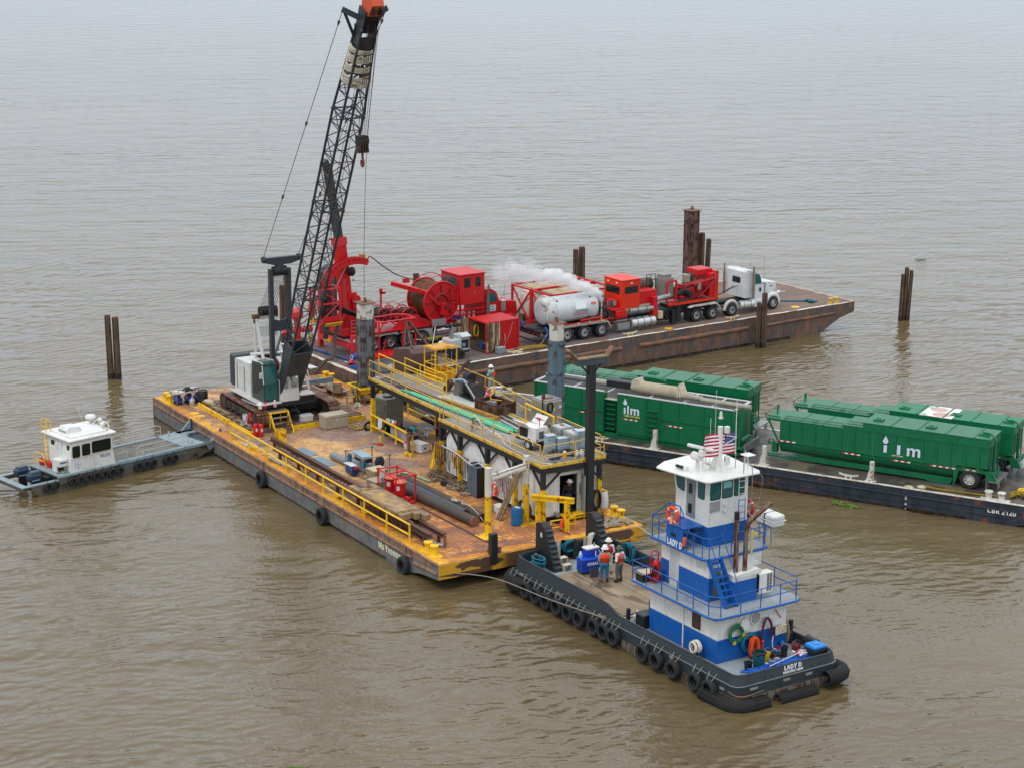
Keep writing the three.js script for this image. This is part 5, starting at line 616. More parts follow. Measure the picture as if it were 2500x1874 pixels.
{
// ---- on the platform
const mb=thing('man_basket','yellow crane man basket with roof standing on the platform','man basket','Y',[20.9,ZP,12.1],{turn:0.05}),y=mYelPlain;
for(const[x,z]of[[-0.6,-0.75],[0.6,-0.75],[0.6,0.75],[-0.6,0.75]])part(mb,'corner_post',y,bar([x,0,z],[x,1.95,z],0.045,6));part(mb,'roof',M('#e0a524',0.6,{map:tChip}),box(-0.68,0.68,1.95,2.0,-0.83,0.83),cbox(0,2.02,0,1.2,0.04,1.5));for(const h of[0.55,1.05])part(mb,'rail',y,bar([-0.6,h,-0.75],[0.6,h,-0.75],0.03),bar([0.6,h,-0.75],[0.6,h,0.75],0.03),bar([0.6,h,0.75],[-0.6,h,0.75],0.03),bar([-0.6,h,0.75],[-0.6,h,-0.75],0.03));part(mb,'mesh_panel',M('#d9970f',0.5,{map:tGrime}),box(-0.6,0.6,0.02,0.55,0.72,0.74),box(0.57,0.59,0.02,0.6,-0.75,0.75),box(-0.59,-0.57,0.02,0.5,-0.75,0.75));for(const z of[-0.35,0.1,0.45])part(mb,'stile',y,bar([-0.6,0,z],[-0.6,1.05,z],0.025));part(mb,'floor',y,box(-0.6,0.6,0.02,0.06,-0.75,0.75));part(mb,'pedestal',M('#3f474d',0.6),box(-0.4,0.4,-0.02,0.0,-0.5,0.5));part(mb,'rope_heap',M('#c9a070',0.9),...hank(0,0.14,-0.2,0.6,0.5,5,0.03,'y',0.1,4));part(mb,'hanging_chain',mRust,tube([[-0.2,1.9,-0.3],[-0.22,1.2,-0.35],[-0.15,0.8,-0.3]],0.03,5),tube([[0.1,1.9,0.1],[0.15,1.3,0.1]],0.025,5));
const cl=thing('clamshell_bucket','rust brown clamshell bucket hanging open behind the man basket','clamshell bucket','Y',[23.9,ZP + 0.15,12.0]);const cm=M('#5b423c',0.6,{map:tRustTint});
part(cl,'shell',M('#5a413b',0.55),poly([[-1.3,0.4],[-1.2,0.0],[0.2,-0.5],[1.1,-0.3],[1.2,0.3],[1.0,1.0],[-0.9,1.35],[-1.25,1.1]],-0.9,0.9,'z'));part(cl,'arm',cm,beam([-1.0,1.2,-0.7],[0.9,2.6,-0.1],0.12),beam([-0.6,1.3,0.6],[0.9,2.6,0.1],0.12),bar([0.9,1.0,0],[0.9,2.6,0],0.06),bar([0.4,1.0,-0.5],[0.9,2.6,0],0.05));part(cl,'chain',mRust,tube([[0.9,2.6,0],[0.5,2.0,-0.4],[0.2,1.3,-0.6]],0.04,5),tube([[0.9,2.5,0.1],[1.0,1.7,0.3],[0.7,1.1,0.4]],0.04,5));
const hd=thing('steel_chute','bent rust brown steel chute leaning beside the yellow man basket','chute','Y',[18.0,ZP,11.6]);part(hd,'chute',M('#5f453e',0.65,{map:tRustTint}),beam([0.3,0,-0.5],[-0.2,1.5,0.3],0.5,0.16),beam([-0.2,1.4,0.3],[-0.5,1.9,0.5],0.42,0.14),beam([0.5,0.0,-0.5],[0.1,0.6,-0.4],0.3,0.3));
const wr=thing('rope_spool','grey wire rope spool standing on the white floor plate','spool','Y',[17.2,ZP + 0.012,11.35]);part(wr,'flange',mSteel,cyl(0,0,0.06,0,0.46,18),cyl(0,0.72,0.78,0,0.46,18));part(wr,'wound_rope',M('#85807a',0.8,{map:tGrime}),cyl(0,0.06,0.72,0,0.4,18));part(wr,'rope_turn',M('#6f6a64',0.8),...Array.from({length:9},(_,i)=>torus(0,0.1 + i*0.07,0,0.4,0.022,'y',6.283,18,4)));
const wi=thing('winch_unit','dark air winch with black drum on the white floor plate','winch','Y',[16.0,ZP + 0.012,11.5]);part(wi,'drum',mDark,cylX(-0.45,0.45,0.5,0,0.36,18));part(wi,'flange',M('#3c3434',0.6),cylX(-0.52,-0.45,0.5,0,0.5,20),cylX(0.45,0.52,0.5,0,0.5,20));part(wi,'motor',mDark,cylX(0.6,1.1,1.0,0.2,0.32,14));part(wi,'lid',M('#9fb4c8',0.4),cbox(0.8,0.9,-0.4,0.9,0.05,0.45,[0.6,0.1,-0.3]));part(wi,'base',mDark,box(-0.6,0.9,0,0.12,-0.45,0.45));
const lp=thing('steel_pipe','pale steel pipe leaning from the winch to the rusty basket','pipe','Y',[15.2,ZP,10.8],{abs:true});part(lp,'tube',mSteel,bar([16.3,ZP + 1.1,11.0],[13.6,ZP + 0.2,10.5],0.06,8),bar([14.6,ZP + 0.5,10.7],[13.6,ZP + 0.22,10.5],0.075,8));
const fx=thing('fire_extinguisher','red fire extinguisher leaning on the platform rail near the winch','fire extinguisher','Y',[15.3,ZP,12.15],{turn:0.3});part(fx,'cylinder',mRed,xf(cyl(0,0,0.6,0,0.14,12),[0,0.12,0],[0.5,0,-0.9]));part(fx,'valve',mDark,cbox(0.55,0.5,0.3,0.1,0.12,0.1));part(fx,'label',mPlasticWhite,xf(box(-0.07,0.07,0.2,0.4,-0.147,-0.14),[0,0.12,0],[0.5,0,-0.9]));
const sb=thing('steel_basket','rusty open steel basket with mesh sides on the platform','basket','Y',[12.95,ZP + 0.012,11.1],{turn:0.12});const sm=M('#5a3a28',0.8,{map:tRustTint});
for(const[x,z]of[[-0.95,-0.65],[0.95,-0.65],[0.95,0.65],[-0.95,0.65]])part(sb,'corner_post',sm,box(x - 0.05,x + 0.05,0,0.72,z - 0.05,z + 0.05));part(sb,'side_panel',M('#6d5346',0.85,{map:tRustTint}),box(-0.92,0.92,0.06,0.56,-0.66,-0.64),box(-0.92,0.92,0.06,0.56,0.64,0.66),box(-0.96,-0.94,0.06,0.56,-0.62,0.62),box(0.94,0.96,0.06,0.56,-0.62,0.62));part(sb,'top_rim',sm,box(-0.98,0.98,0.56,0.64,-0.69,-0.61),box(-0.98,0.98,0.56,0.64,0.61,0.69),box(-0.99,-0.91,0.56,0.64,-0.61,0.61),box(0.91,0.99,0.56,0.64,-0.61,0.61),box(-0.98,0.98,0,0.07,-0.69,-0.61),box(-0.04,0.04,0.07,0.56,-0.675,-0.64));part(sb,'floor',sm,box(-0.9,0.9,0.03,0.06,-0.62,0.62));part(sb,'junk',M('#8b8f96',0.6),...Array.from({length:8},()=>cbox(rr(-0.7,0.7),rr(0.12,0.4),rr(-0.4,0.4),rr(0.1,0.4),rr(0.05,0.25),rr(0.1,0.3),[rr(-0.5,0.5),rr(0,3),rr(-0.5,0.5)])));
const tb=thing('timber_beam','pale yellow timber beam lying along the green pipes','beam','Y',[13,ZP,10],{abs:true});part(tb,'timber',M('#c79a4e',0.8,{map:tWood}),beam([16.3,ZP + 0.12,9.62],[11.2,ZP + 0.12,10.25],0.26,0.22),0);
const gp=['#46b08a','#5cc29c','#3c9e7c','#6bcaa6','#52b892'];for(let i=0;i<9;i++){const o=thing('plastic_pipe',`${ORD[i]} pale green plastic pipe from the near rail in the bundle on the platform`,'pipe','Y',[13,ZP,9.2],{abs:true,group:'green plastic pipes bundled on the platform'});const z=i*0.115;part(o,'tube',M(gp[i % 5],0.4),bar([i>4?17.1:19.6 - i*0.3,ZP + 0.08 +(i % 2)*0.05,8.72 + z*0.55],[8.6 +(i % 3)*0.15,ZP + 0.08 +(i % 2)*0.05,9.35 + z*0.8],0.055,7));part(o,'mouth',mDark,bar([8.6 +(i % 3)*0.15,ZP + 0.08 +(i % 2)*0.05,9.35 + z*0.8],[8.59 +(i % 3)*0.15,ZP + 0.08 +(i % 2)*0.05,9.351 + z*0.8],0.04,7));}
const sp=[M('#7b736c',0.6,{map:tRustTint}),M('#c9ccd0',0.4,{metalness:0.4}),M('#56504c',0.7,{map:tRustTint})];for(let i=0;i<7;i++){const o=thing('steel_bar',`${ORD[i]} long steel bar beyond the green pipes on the platform`,'bar','Y',[11,ZP,10.4],{abs:true,group:'steel bars lying on the platform'});part(o,'bar',sp[i % 3],bar([12.2 + rr(-0.6,0.8),ZP + 0.05,10.4 + i*0.13],[8.2 + rr(-0.4,0.4),ZP + 0.05,10.05 + i*0.16],0.035 + 0.01*(i % 2),6));}
for(let i=0;i<4;i++){const o=thing('wall_panel',['brown grey panel lowest on the left end of the walkway','brown panel lying along the middle of the walkway','tan board lying on the walkway panels','dark board lying at the right end of the walkway panels'][i],'panel','Y',[[21.3,ZP,9.2],[19.0,ZP,9.25],[17.4,ZP + 0.1,9.3],[16.2,ZP + 0.05,9.45]][i]);part(o,'sheet',[M('#6c6462',0.7,{map:tGrime}),M('#5d4b44',0.8,{map:tWood}),M('#9b7f5e',0.8,{map:tWood}),M('#54423c',0.8,{map:tWood})][i],cbox(0,0.06,0,[2.4,3.2,2.6,1.6][i],0.07,[0.5,0.6,0.34,0.3][i],[0,0.05,0]));part(o,'batten',M('#4f4642',0.8),cbox(0,0.11,0,[2.2,3,2.4,1.5][i],0.04,0.08,[0,0.05,0]));}
// welding generator
const wg=thing('welding_generator','white wheeled welding generator with both lids raised','generator','Y',[5.85,ZP,9.15],{turn:0.12});
part(wg,'body',mWhite,poly([[-0.7,0.5],[0.45,0.5],[0.45,0.42],[0.75,0.6],[0.75,1.15],[-0.7,1.25]].map(([x,y])=>[x,y]),-0.42,0.42,'z'));part(wg,'engine_bay',mDark,box(-0.05,0.6,0.62,1.12,-0.435,-0.42));part(wg,'engine_bay_liner',M('#b5742a',0.6),box(0.62,0.72,0.62,1.1,-0.436,-0.42));part(wg,'front_grille',mDark,...Array.from({length:6},(_,i)=>box(-0.715,-0.7,0.66 + i*0.065,0.7 + i*0.065,-0.2,0.14)));part(wg,'tail_lamp',M('#c01018',0.4),cylX(-0.72,-0.7,0.6,-0.33,0.05,10),cylX(-0.72,-0.7,0.64,0.33,0.05,10));part(wg,'lid',M('#e4dfd6',0.5),cbox(0.25,1.35,-0.62,0.95,0.04,0.5,[0.7,0,0]));part(wg,'lid',mWhite,cbox(0.2,1.4,0.6,0.95,0.04,0.55,[-0.8,0,0]));part(wg,'lid_marking',M('#b01a20',0.5),cbox(0.2,1.45,0.5,0.3,0.03,0.1,[-0.8,0,0]),cbox(0.2,1.425,0.57,0.85,0.025,0.02,[-0.8,0,0]));part(wg,'lifting_lever',M('#8a2a2a',0.5),bar([-0.5,1.25,0],[-0.5,1.6,0],0.02));part(wg,'chassis',mDark,box(-0.8,1.1,0.32,0.42,-0.3,0.3),bar([1.1,0.36,0],[1.8,0.4,0],0.04),bar([-0.3,0.3,-0.55],[-0.3,0.3,0.55],0.04));wheel(wg,-0.25,0.3,-0.52,0.3,0.18,mWhite,-1);wheel(wg,-0.25,0.3,0.52,0.3,0.18,mWhite,1);part(wg,'mudguard',mWhite,torus(-0.25,0.32,-0.52,0.36,0.03,'z',Math.PI,12,5));
// totes with wire cages
const tote=(label,u,v)=>{const o=thing('wire_cage_tote',label,'tote','Y',[u,ZP,v]);part(o,'bottle',M('#c4c9c6',0.45,{map:tGrime}),box(-0.52,0.52,0.18,1.05,-0.46,0.46,0.08));part(o,'cap',M('#c0232a',0.5),cyl(0.1,1.05,1.09,0.05,0.11,12));part(o,'pallet',mSteel,box(-0.55,0.55,0.0,0.05,-0.5,0.5),box(-0.55,0.55,0.12,0.17,-0.5,0.5),box(-0.5,-0.4,0.05,0.12,-0.5,0.5),box(0.4,0.5,0.05,0.12,-0.5,0.5));const w=[];for(let i=0;i<=7;i++){const x=-0.55 + i*1.1 / 7;w.push(bar([x,0.15,-0.5],[x,1.1,-0.5],0.012,4),bar([x,0.15,0.5],[x,1.1,0.5],0.012,4));const z=-0.5 + i / 7;w.push(bar([-0.55,0.15,z],[-0.55,1.1,z],0.012,4),bar([0.55,0.15,z],[0.55,1.1,z],0.012,4));}for(const y of[0.25,0.55,0.85,1.1])w.push(bar([-0.55,y,-0.5],[0.55,y,-0.5],0.014,4),bar([-0.55,y,0.5],[0.55,y,0.5],0.014,4),bar([-0.55,y,-0.5],[-0.55,y,0.5],0.014,4),bar([0.55,y,-0.5],[0.55,y,0.5],0.014,4));w.push(bar([-0.55,1.12,0],[0.55,1.12,0],0.02,4));part(o,'wire_cage',mSteel,...w).userData.kind='stuff';return o;};
tote('white wire caged liquid tote with red cap, farther of the two',5.5,10.75);tote('white wire caged liquid tote next to the tall black post',4.3,10.75);
for(const[l,u,v,w,h,d]of[['pale blue cabinet nearest the welding generator',4.55,9.35,0.42,0.95,0.5],['pale blue cabinet in the middle of the row of three',4.3,10.05,0.42,0.78,0.75],['pale blue cabinet topped by a raised box, right of the row of three',3.95,10.9,0.42,1.15,0.55]]){const o=thing('control_cabinet',l,'cabinet','Y',[u,ZP,v],{turn:-0.1});part(o,'body',paint('#9fb6c4',0.45),box(-w / 2,w / 2,0.22,h,-d / 2,d / 2,0.02));part(o,'lid',paint('#b9cad4',0.4),box(-w / 2 - 0.02,w / 2 + 0.02,h,h + 0.04,-d / 2 - 0.02,d / 2 + 0.02));part(o,'leg',mSteel,...[-1,1].map((s)=>box(-w / 2,w / 2,0,0.22,s*d*0.45 - 0.02,s*d*0.45 + 0.02)));part(o,'seam',M('#7b94a4',0.5),box(-w / 2 - 0.008,-w / 2,h*0.78,h*0.82,-d / 2,d / 2),box(-w / 2 - 0.02,-w / 2,0.3,0.35,-d / 2,d / 2));part(o,'lamp',M('#b03026',0.4),cylX(-w / 2 - 0.03,-w / 2,h*0.7,d*0.3,0.03,8));}
const oj=thing('spray_can','small orange yellow can standing below the blue cabinets','can','Y',[3.35,ZP,9.5]);part(oj,'body',M('#e39a18',0.4),cyl(0,0,0.3,0,0.12,12));part(oj,'cap',mPlasticWhite,cyl(0,0.3,0.38,0,0.08,10));
for(let i=0;i<2;i++)bottle(i?'white jug right of the other under the blue cabinets':'white jug left of the other under the blue cabinets','Y',[3.2,ZP,10.15 + i*0.3],'#d9dad6',0.12,0.38);
const hz=thing('hose_tangle','black hoses tangled on the platform floor below the cabinets','hose','Y',[3.1,ZP,9.8]);part(hz,'hose',mDark,...tangle(0,0,0,0.9,2.4,7,0.022,5,0.05));part(hz,'cable',M('#8d8a86',0.7),...tangle(0.2,0,-0.6,1.0,2.0,4,0.018,6,0.04));
const wl=thing('white_cable','loose white cable trailing along the platform rail','cable','Y',[7,ZP,7.9],{abs:true});part(wl,'cable',mPlasticWhite,tube([[10.2,ZP + 0.9,8.1],[9.0,ZP + 0.5,8.0],[7.9,ZP + 0.35,8.2],[6.6,ZP + 0.1,7.95],[5.0,ZP + 0.05,7.9],[3.2,ZP + 0.05,7.85],[2.6,ZP + 0.05,8.3]],0.022,5,40),tube([[10.2,ZP + 0.9,8.1],[8.6,ZP + 0.25,8.3],[7.2,ZP + 0.5,8.3],[6.4,ZP + 0.06,8.1]],0.02,5,30));
const st=thing('tripod_stand','rusty tripod stand on the platform beside the green pipes','tripod','Y',[10.4,ZP,8.35]);part(st,'ring',mRust,torus(0,0.55,0,0.3,0.035,'y'),torus(0,0.3,0,0.22,0.03,'y'));part(st,'leg',mRust,...[0,2.1,4.2].map((a)=>bar([Math.cos(a)*0.28,0.6,Math.sin(a)*0.28],[Math.cos(a)*0.5,0,Math.sin(a)*0.5],0.03)));
// stainless tanks
const tank=(label,f,p,w,d,h,turn,hex)=>{const o=thing('square_tank',label,'tank',f,p,{turn}),m=M(hex,0.38,{metalness:0.35,map:tGrime});part(o,'shell',m,box(-w / 2,w / 2,0.08,h,-d / 2,d / 2,0.12));part(o,'top',M('#a9aba9',0.4,{metalness:0.3,map:tGrime}),box(-w / 2 + 0.05,w / 2 - 0.05,h - 0.01,h + 0.02,-d / 2 + 0.05,d / 2 - 0.05));part(o,'manway',m,lathe([[0,0.1],[0.3,0.1],[0.32,0.06],[0.3,0.0]],0,h + 0.02,0,20));part(o,'manway_ring',M('#6a5550',0.5),torus(0,h + 0.08,0,0.31,0.025,'y'));part(o,'foot',mDark,...[[-1,-1],[1,-1],[1,1],[-1,1]].map(([a,b])=>box(a*w*0.42 - 0.06,a*w*0.42 + 0.06,0,0.09,b*d*0.42 - 0.06,b*d*0.42 + 0.06)));return o;};
const k1=tank('grey stainless steel square tank under the left end of the walkway','Y',[23.2,ZY,9.75],1.45,1.35,1.85,0.12,'#8a8a80');part(k1,'chain',mRust,tube([[-0.3,1.9,-0.4],[-0.65,1.4,-0.72],[-0.8,0.6,-0.85],[-1.2,0.1,-0.9]],0.03,5));part(k1,'black_bundle',mDark,sph(-0.35,1.95,0.5,0.2,[1.2,0.7,1]));
const k2=tank('beige stainless steel tank with hoses standing behind the welding generator','Y',[9.3,ZP,12.2],1.25,1.25,1.5,0.1,'#a09a90');part(k2,'placard',mPlasticWhite,box(-0.64,-0.63,0.9,1.06,-0.1,0.06),box(-0.64,-0.63,1.0,1.16,0.35,0.51),box(-0.5,-0.38,0.95,1.1,-0.64,-0.63));part(k2,'hose',mDark,tube([[-0.35,1.9,-0.5],[-0.5,1.75,-0.7],[-0.55,0.9,-0.72],[-0.5,0.2,-0.7]],0.04,6),...hank(-0.66,1.15,-0.3,0.4,0.6,4,0.02,'x',0.06,9));part(k2,'valve',M('#8e1c24',0.5),cbox(-0.35,1.72,-0.5,0.12,0.3,0.12));
}

// ---------------------------------------------------------------- loose gear on the work barge deck
{
const Y='Y',z0=ZY + 0.002;
// steps up to the crane mats
const st=thing('steel_steps','yellow steel steps with grating platform leading up to the crane tracks','steps',Y,[25.35,z0,3.6],{abs:true});
part(st,'platform',M('#8b7f72',0.8,{map:tGrime}),box(25.5,26.6,z0 + 1.16,z0 + 1.2,3.0,4.2));part(st,'platform_edge',mYel,box(25.46,25.5,z0 + 1.12,z0 + 1.22,2.98,4.22),box(26.6,26.64,z0 + 1.12,z0 + 1.22,2.98,4.22),box(25.5,26.6,z0 + 1.12,z0 + 1.22,2.96,3.0),box(25.5,26.6,z0 + 1.12,z0 + 1.22,4.2,4.24));
for(const v of[3.02,4.18]){part(st,'stringer',mYel,beam([25.5,z0 + 1.15,v],[24.7,z0,v],0.06,0.16));part(st,'leg',mYel,bar([25.5,z0,v],[25.5,z0 + 1.15,v],0.05),bar([26.55,z0 + 0.3,v],[26.55,z0 + 1.15,v],0.05));}for(let i=0;i<3;i++)part(st,'tread',M('#8f7f6c',0.8,{map:tRustTint}),box(25.22 - i*0.22,25.46 - i*0.22,z0 + 0.86 - i*0.29,z0 + 0.9 - i*0.29,3.05,4.15));
const sp=thing('stub_post','short rusty yellow H section post at the end of the brown skid beams','post',Y,[22.6,z0,2.35]);part(sp,'flange',mYel,box(-0.22,-0.18,0,1.0,-0.25,0.25),box(0.18,0.22,0,1.0,-0.25,0.25));part(sp,'web',mRust,box(-0.18,0.18,0,0.98,-0.03,0.03));
// chest, tub, buckets, jugs, cylinders
const ch=thing('job_box','beige fibreglass chest on the yellow edge of the timber mat','chest',Y,[24.75,z0,6.85],{turn:0.03});part(ch,'body',paint('#b8ad98',0.6),box(-0.42,0.42,0.02,0.68,-0.78,0.78,0.03));part(ch,'lid',paint('#c3b9a5',0.6),box(-0.45,0.45,0.68,0.86,-0.81,0.81,0.04));part(ch,'badge',mPlasticWhite,box(-0.43,-0.42,0.5,0.58,-0.07,0.07));part(ch,'cord',mDark,tube([[0.1,0.8,0.82],[0.1,0.4,0.9],[0,0.05,0.95]],0.03,5));
const tub=thing('plastic_tub','white plastic tub with lid on the timber mat beside the chest','tub',Y,[25.9,ZY + 0.3,5.55]);part(tub,'tub',mPlasticWhite,poly([[-0.22,0],[0.22,0],[0.28,0.34],[-0.28,0.34]],-0.38,0.38,'z'));part(tub,'rim',mPlasticWhite,box(-0.3,0.3,0.32,0.37,-0.41,0.41,0.01));part(tub,'pole',mSteel,bar([0.2,0.37,-0.2],[0.6,0.95,-0.5],0.015));
bucket('pail','beige bucket standing behind the beige chest',Y,[25.7,ZY + 0.29,6.6],'#cfc6b4',0.17,0.36);const tb=bucket('pail','white bucket tipped over on the far corner of the timber mat',Y,[26.3,ZY + 0.5,9.1],'#e4e2dc',0.17,0.4);tb.rotateZ(0.7);tb.rotateX(0.3);
bucket('pail','stacked white buckets at the near edge of the timber mat',Y,[27.1,ZY + 0.3,2.15],'#e2e4e6',0.2,0.55);bucket('pail','small white bucket lying beside the stacked buckets',Y,[26.9,ZY + 0.3,1.85],'#d8dcde',0.17,0.3).rotateZ(0.9);
const cyl1=(l,p,h=0.62,r=0.13)=>{const o=thing('fire_extinguisher',l,'fire extinguisher',Y,p);part(o,'cylinder',mRed,lathe([[0,0],[r,0.02],[r,h*0.85],[r*0.5,h],[0,h]],0,0,0,12));part(o,'valve',mDark,cyl(0,h,h + 0.1,0,0.04,8),cbox(0.05,h + 0.09,0,0.16,0.03,0.04));part(o,'label',mPlasticWhite,box(-r*1.02,-r*0.98,h*0.4,h*0.65,-0.06,0.06));return o;};
cyl1('red fire extinguisher standing among white buckets on the timber mat',[26.7,ZY + 0.3,2.3],0.75);cyl1('left of two red extinguishers beside the foot of the yellow steps',[25.15,z0,1.9],0.8,0.15);cyl1('right of two red extinguishers beside the foot of the yellow steps',[24.95,z0,2.15],0.8,0.15);
const ft=makeTyre(0.42,0.22);ft.name=numbered('tyre');ft.userData={label:'black tyre leaning against the yellow steps in front of the crawler crane',category:'tyre'};place(ft,Y,[26.2,ZY + 0.68,4.9],1.2);
// lines of chairs and debris behind the crane
const chair=(l,p,turn)=>{const o=thing('patio_chair',l,'chair',Y,p,{turn});const f=M('#5a4a44',0.6),c=M('#a3947c',0.8,{map:tGrime});part(o,'seat',c,cbox(0,0.43,0,0.5,0.03,0.5));part(o,'backrest',c,cbox(0.3,0.75,0,0.03,0.6,0.5,[0,0,-0.22]));for(const s of[-1,1]){part(o,'leg',f,bar([-0.25,0,s*0.27],[-0.25,0.62,s*0.27],0.018));part(o,'leg',f,bar([0.3,0,s*0.27],[0.24,0.45,s*0.27],0.018));part(o,'armrest',f,bar([-0.25,0.62,s*0.27],[0.28,0.64,s*0.27],0.02));part(o,'back_post',f,bar([0.22,0.43,s*0.26],[0.37,1.06,s*0.26],0.018));}return o;};
chair('beige patio chair seen from behind, nearest the rusty plates',[30.6,z0,10.1],2.6);chair('beige patio chair turned sideways beside the spud collar',[29.0,z0,10.2],-1.9);
for(let i=0;i<9;i++){const o=thing('scrap_tool',`${ORD[i]} rusty rod from the far end in the heap behind the right crane track`,'tool',Y,[33.4,z0,9.8],{abs:true,group:'heap of rusty tools behind the crane'});const a=[34.8 - i*0.35,z0 + 0.1 + 0.05*i % 0.2,9.6 + rr(-0.3,0.6)],b=[a[0]- rr(0.8,1.9),z0 + rr(0.1,0.5),a[2]+ rr(-0.6,0.7)];part(o,'rod',mRust,bar(a,b,rr(0.03,0.06),6));part(o,'blade',mRust,cbox(b[0],b[1],b[2],0.4,0.05,0.3,[0.2,i,0.3]));}
const pl=thing('steel_plate','thin rusty steel plate with rope on blocks behind the patio chairs','plate',Y,[32.0,z0 + 0.2,10.5]);part(pl,'plate',M('#9c8f86',0.6,{map:tRustTint}),cbox(0,0.1,0,2.4,0.05,1.1,[0,0.1,0.02]));part(pl,'rope',mRope,...tangle(0,0.13,0,1.4,0.8,5,0.03,3,0.1));part(pl,'block',mWood,cbox(-0.8,-0.1,0,0.2,0.25,0.9),cbox(0.8,-0.1,0,0.2,0.25,0.9));
for(const[l,p]of[['rusty pipe stub at the far end of the deck beside the red barge',[35.3,z0,9.0]],['tan drum behind the stairs of the crane',[34.9,z0,8.4]]]){const o=thing('pipe_stub',l,'pipe',Y,p);part(o,'tube',mRust,lathe([[0.26,0],[0.26,0.85],[0.2,0.85],[0.2,0.1]],0,0,0,14));part(o,'band',M('#a98e72',0.8),torus(0,0.7,0,0.265,0.03,'y'));}
// table with blue pumps, drum, jug at the far left corner
const tb2=thing('work_table','low table covered with hoses and blue pumps at the far left corner of the deck','table',Y,[34.3,z0,1.35]);part(tb2,'top',paint('#a8a49a',0.6),cbox(0,0.78,0,1.1,0.05,1.9));for(const[x,z]of[[-0.5,-0.85],[0.5,-0.85],[0.5,0.85],[-0.5,0.85]])part(tb2,'leg',mSteel,bar([x,0,z],[x,0.78,z],0.025));part(tb2,'hose',mDark,...tangle(0,0.8,0.1,0.8,1.5,5,0.03,8,0.14));part(tb2,'lid',mPlasticWhite,cbox(-0.1,0.83,-0.4,0.6,0.04,0.6,[0,0.4,0]),cbox(0.1,0.84,0.5,0.5,0.04,0.5));
for(const[l,x,v]of[['blue pump under the left end of the hose covered table',34.3,0.75],['blue pump under the middle of the hose covered table',34.2,1.45],['dark blue pump under the right end of the hose covered table',34.1,2.05]]){const o=thing('pump',l,'pump',Y,[x,z0,v]);part(o,'body',paint('#15479a',0.4),cylX(-0.3,0.3,0.32,0,0.22,14));part(o,'head',paint('#123a7c',0.4),box(-0.15,0.15,0.3,0.66,-0.14,0.14,0.03));part(o,'foot',mDark,box(-0.3,0.3,0,0.12,-0.2,0.2));}
const dr=thing('drum','black plastic drum beside the hose covered table','drum',Y,[33.6,z0,2.15]);part(dr,'body',paint('#22252a',0.5),lathe([[0,0],[0.3,0],[0.31,0.24],[0.33,0.27],[0.31,0.3],[0.31,0.56],[0.33,0.6],[0.31,0.63],[0.3,0.86],[0.27,0.86],[0.27,0.82],[0,0.82]],0,0,0,18));
bottle('dirty white jug in front of the black plastic drum',Y,[33.95,z0,1.55],'#d9d2c8',0.2,0.45);for(let i=0;i<3;i++)bottle(['white detergent bottle on the crane catwalk below the cab','red detergent bottle on the crane catwalk below the cab','pink spray bottle on the crane catwalk below the cab'][i],Y,[25.85,2.8,2.55 +[0,0.32,0.95][i]],['#eceeee','#c21f3a','#e6b6c2'][i],0.12,[0.42,0.36,0.42][i],i===1?'#c21f3a':'#f0f0ee');
// skid beams with lattice frames and timbers
for(const[l,v,x0,x1]of[['long brown steel skid beam nearest the deck railing',0.92,2.3,20.2],['long brown steel skid beam farther from the deck railing',1.58,2.05,22.3]]){const o=thing('skid_beam',l,'beam',Y,[11,z0,v],{abs:true}),m=paint('#5d3c31',0.6);part(o,'top_flange',m,box(x0,x1,z0 + 0.72,z0 + 0.76,v - 0.12,v + 0.12));part(o,'web',m,box(x0,x1,z0 + 0.56,z0 + 0.72,v - 0.03,v + 0.03));part(o,'bottom_flange',m,box(x0,x1,z0 + 0.52,z0 + 0.56,v - 0.12,v + 0.12));for(let u=x0 + 0.6;u<x1;u +=2.4)part(o,'leg',m,box(u - 0.06,u + 0.06,z0,z0 + 0.52,v - 0.08,v + 0.08));for(let u=x0 + 0.6;u<x1 - 2.4;u +=2.4)part(o,'brace',m,bar([u,z0 + 0.1,v],[u + 2.4,z0 + 0.5,v],0.025,5));if(v>1)for(let u=10.8;u<22;u +=0.4)part(o,'web_tooth',m,box(u,u + 0.1,z0 + 0.32,z0 + 0.54,v + 0.1,v + 0.13));}
const tim=[[4.75,10.6,0.62,0.95],[4.9,9.9,0.98,1.3],[4.6,9.6,1.33,1.62],[4.2,10.4,1.66,1.98]];tim.forEach(([a,b,z1,z2],i)=>{const o=thing('timber_beam',`${['nearest', 'second', 'third', 'farthest'][i]} of four pale timbers strapped on the brown skid beams`,'timber',Y,[a,z0 + 0.76,z1],{abs:true});part(o,'timber',M(['#b3a289','#bba98e','#b09d82','#ab9a84'][i],0.85,{map:tWood}),box(a,b,z0 + 0.77,z0 + 1.09 -(i % 2)*0.02,z1,z2,0.012));if(i===0)part(o,'bolt_hole',mDark,...[5.2,6.6,7.9,9.2,10.3].map((u)=>cbox(u,z0 + 0.95,z1,0.05,0.05,0.02)));});
const tp=thing('plywood_board','board lying flat on the strapped pale timbers','board',Y,[7,z0 + 1.1,1.2],{abs:true});part(tp,'board',M('#bda98a',0.85,{map:tWood}),box(5.3,9.5,z0 + 1.09,z0 + 1.12,0.7,1.6));part(tp,'strap',M('#8a6a3a',0.8),tube([[5.2,z0 + 0.9,0.6],[5.2,z0 + 1.13,0.66],[5.1,z0 + 1.13,1.9]],0.02,4),tube([[9.4,z0 + 0.9,0.6],[9.4,z0 + 1.13,0.66],[9.2,z0 + 1.13,1.9]],0.02,4),tube([[5.0,z0 + 1.13,0.9],[5.1,z0 + 1.16,0.95],[5.15,z0 + 1.13,1.0]],0.03,4));part(tp,'yellow_rope',mYelPlain,...hank(8.0,z0 + 1.15,1.25,0.35,0.25,2,0.015,'y',0.04,3));
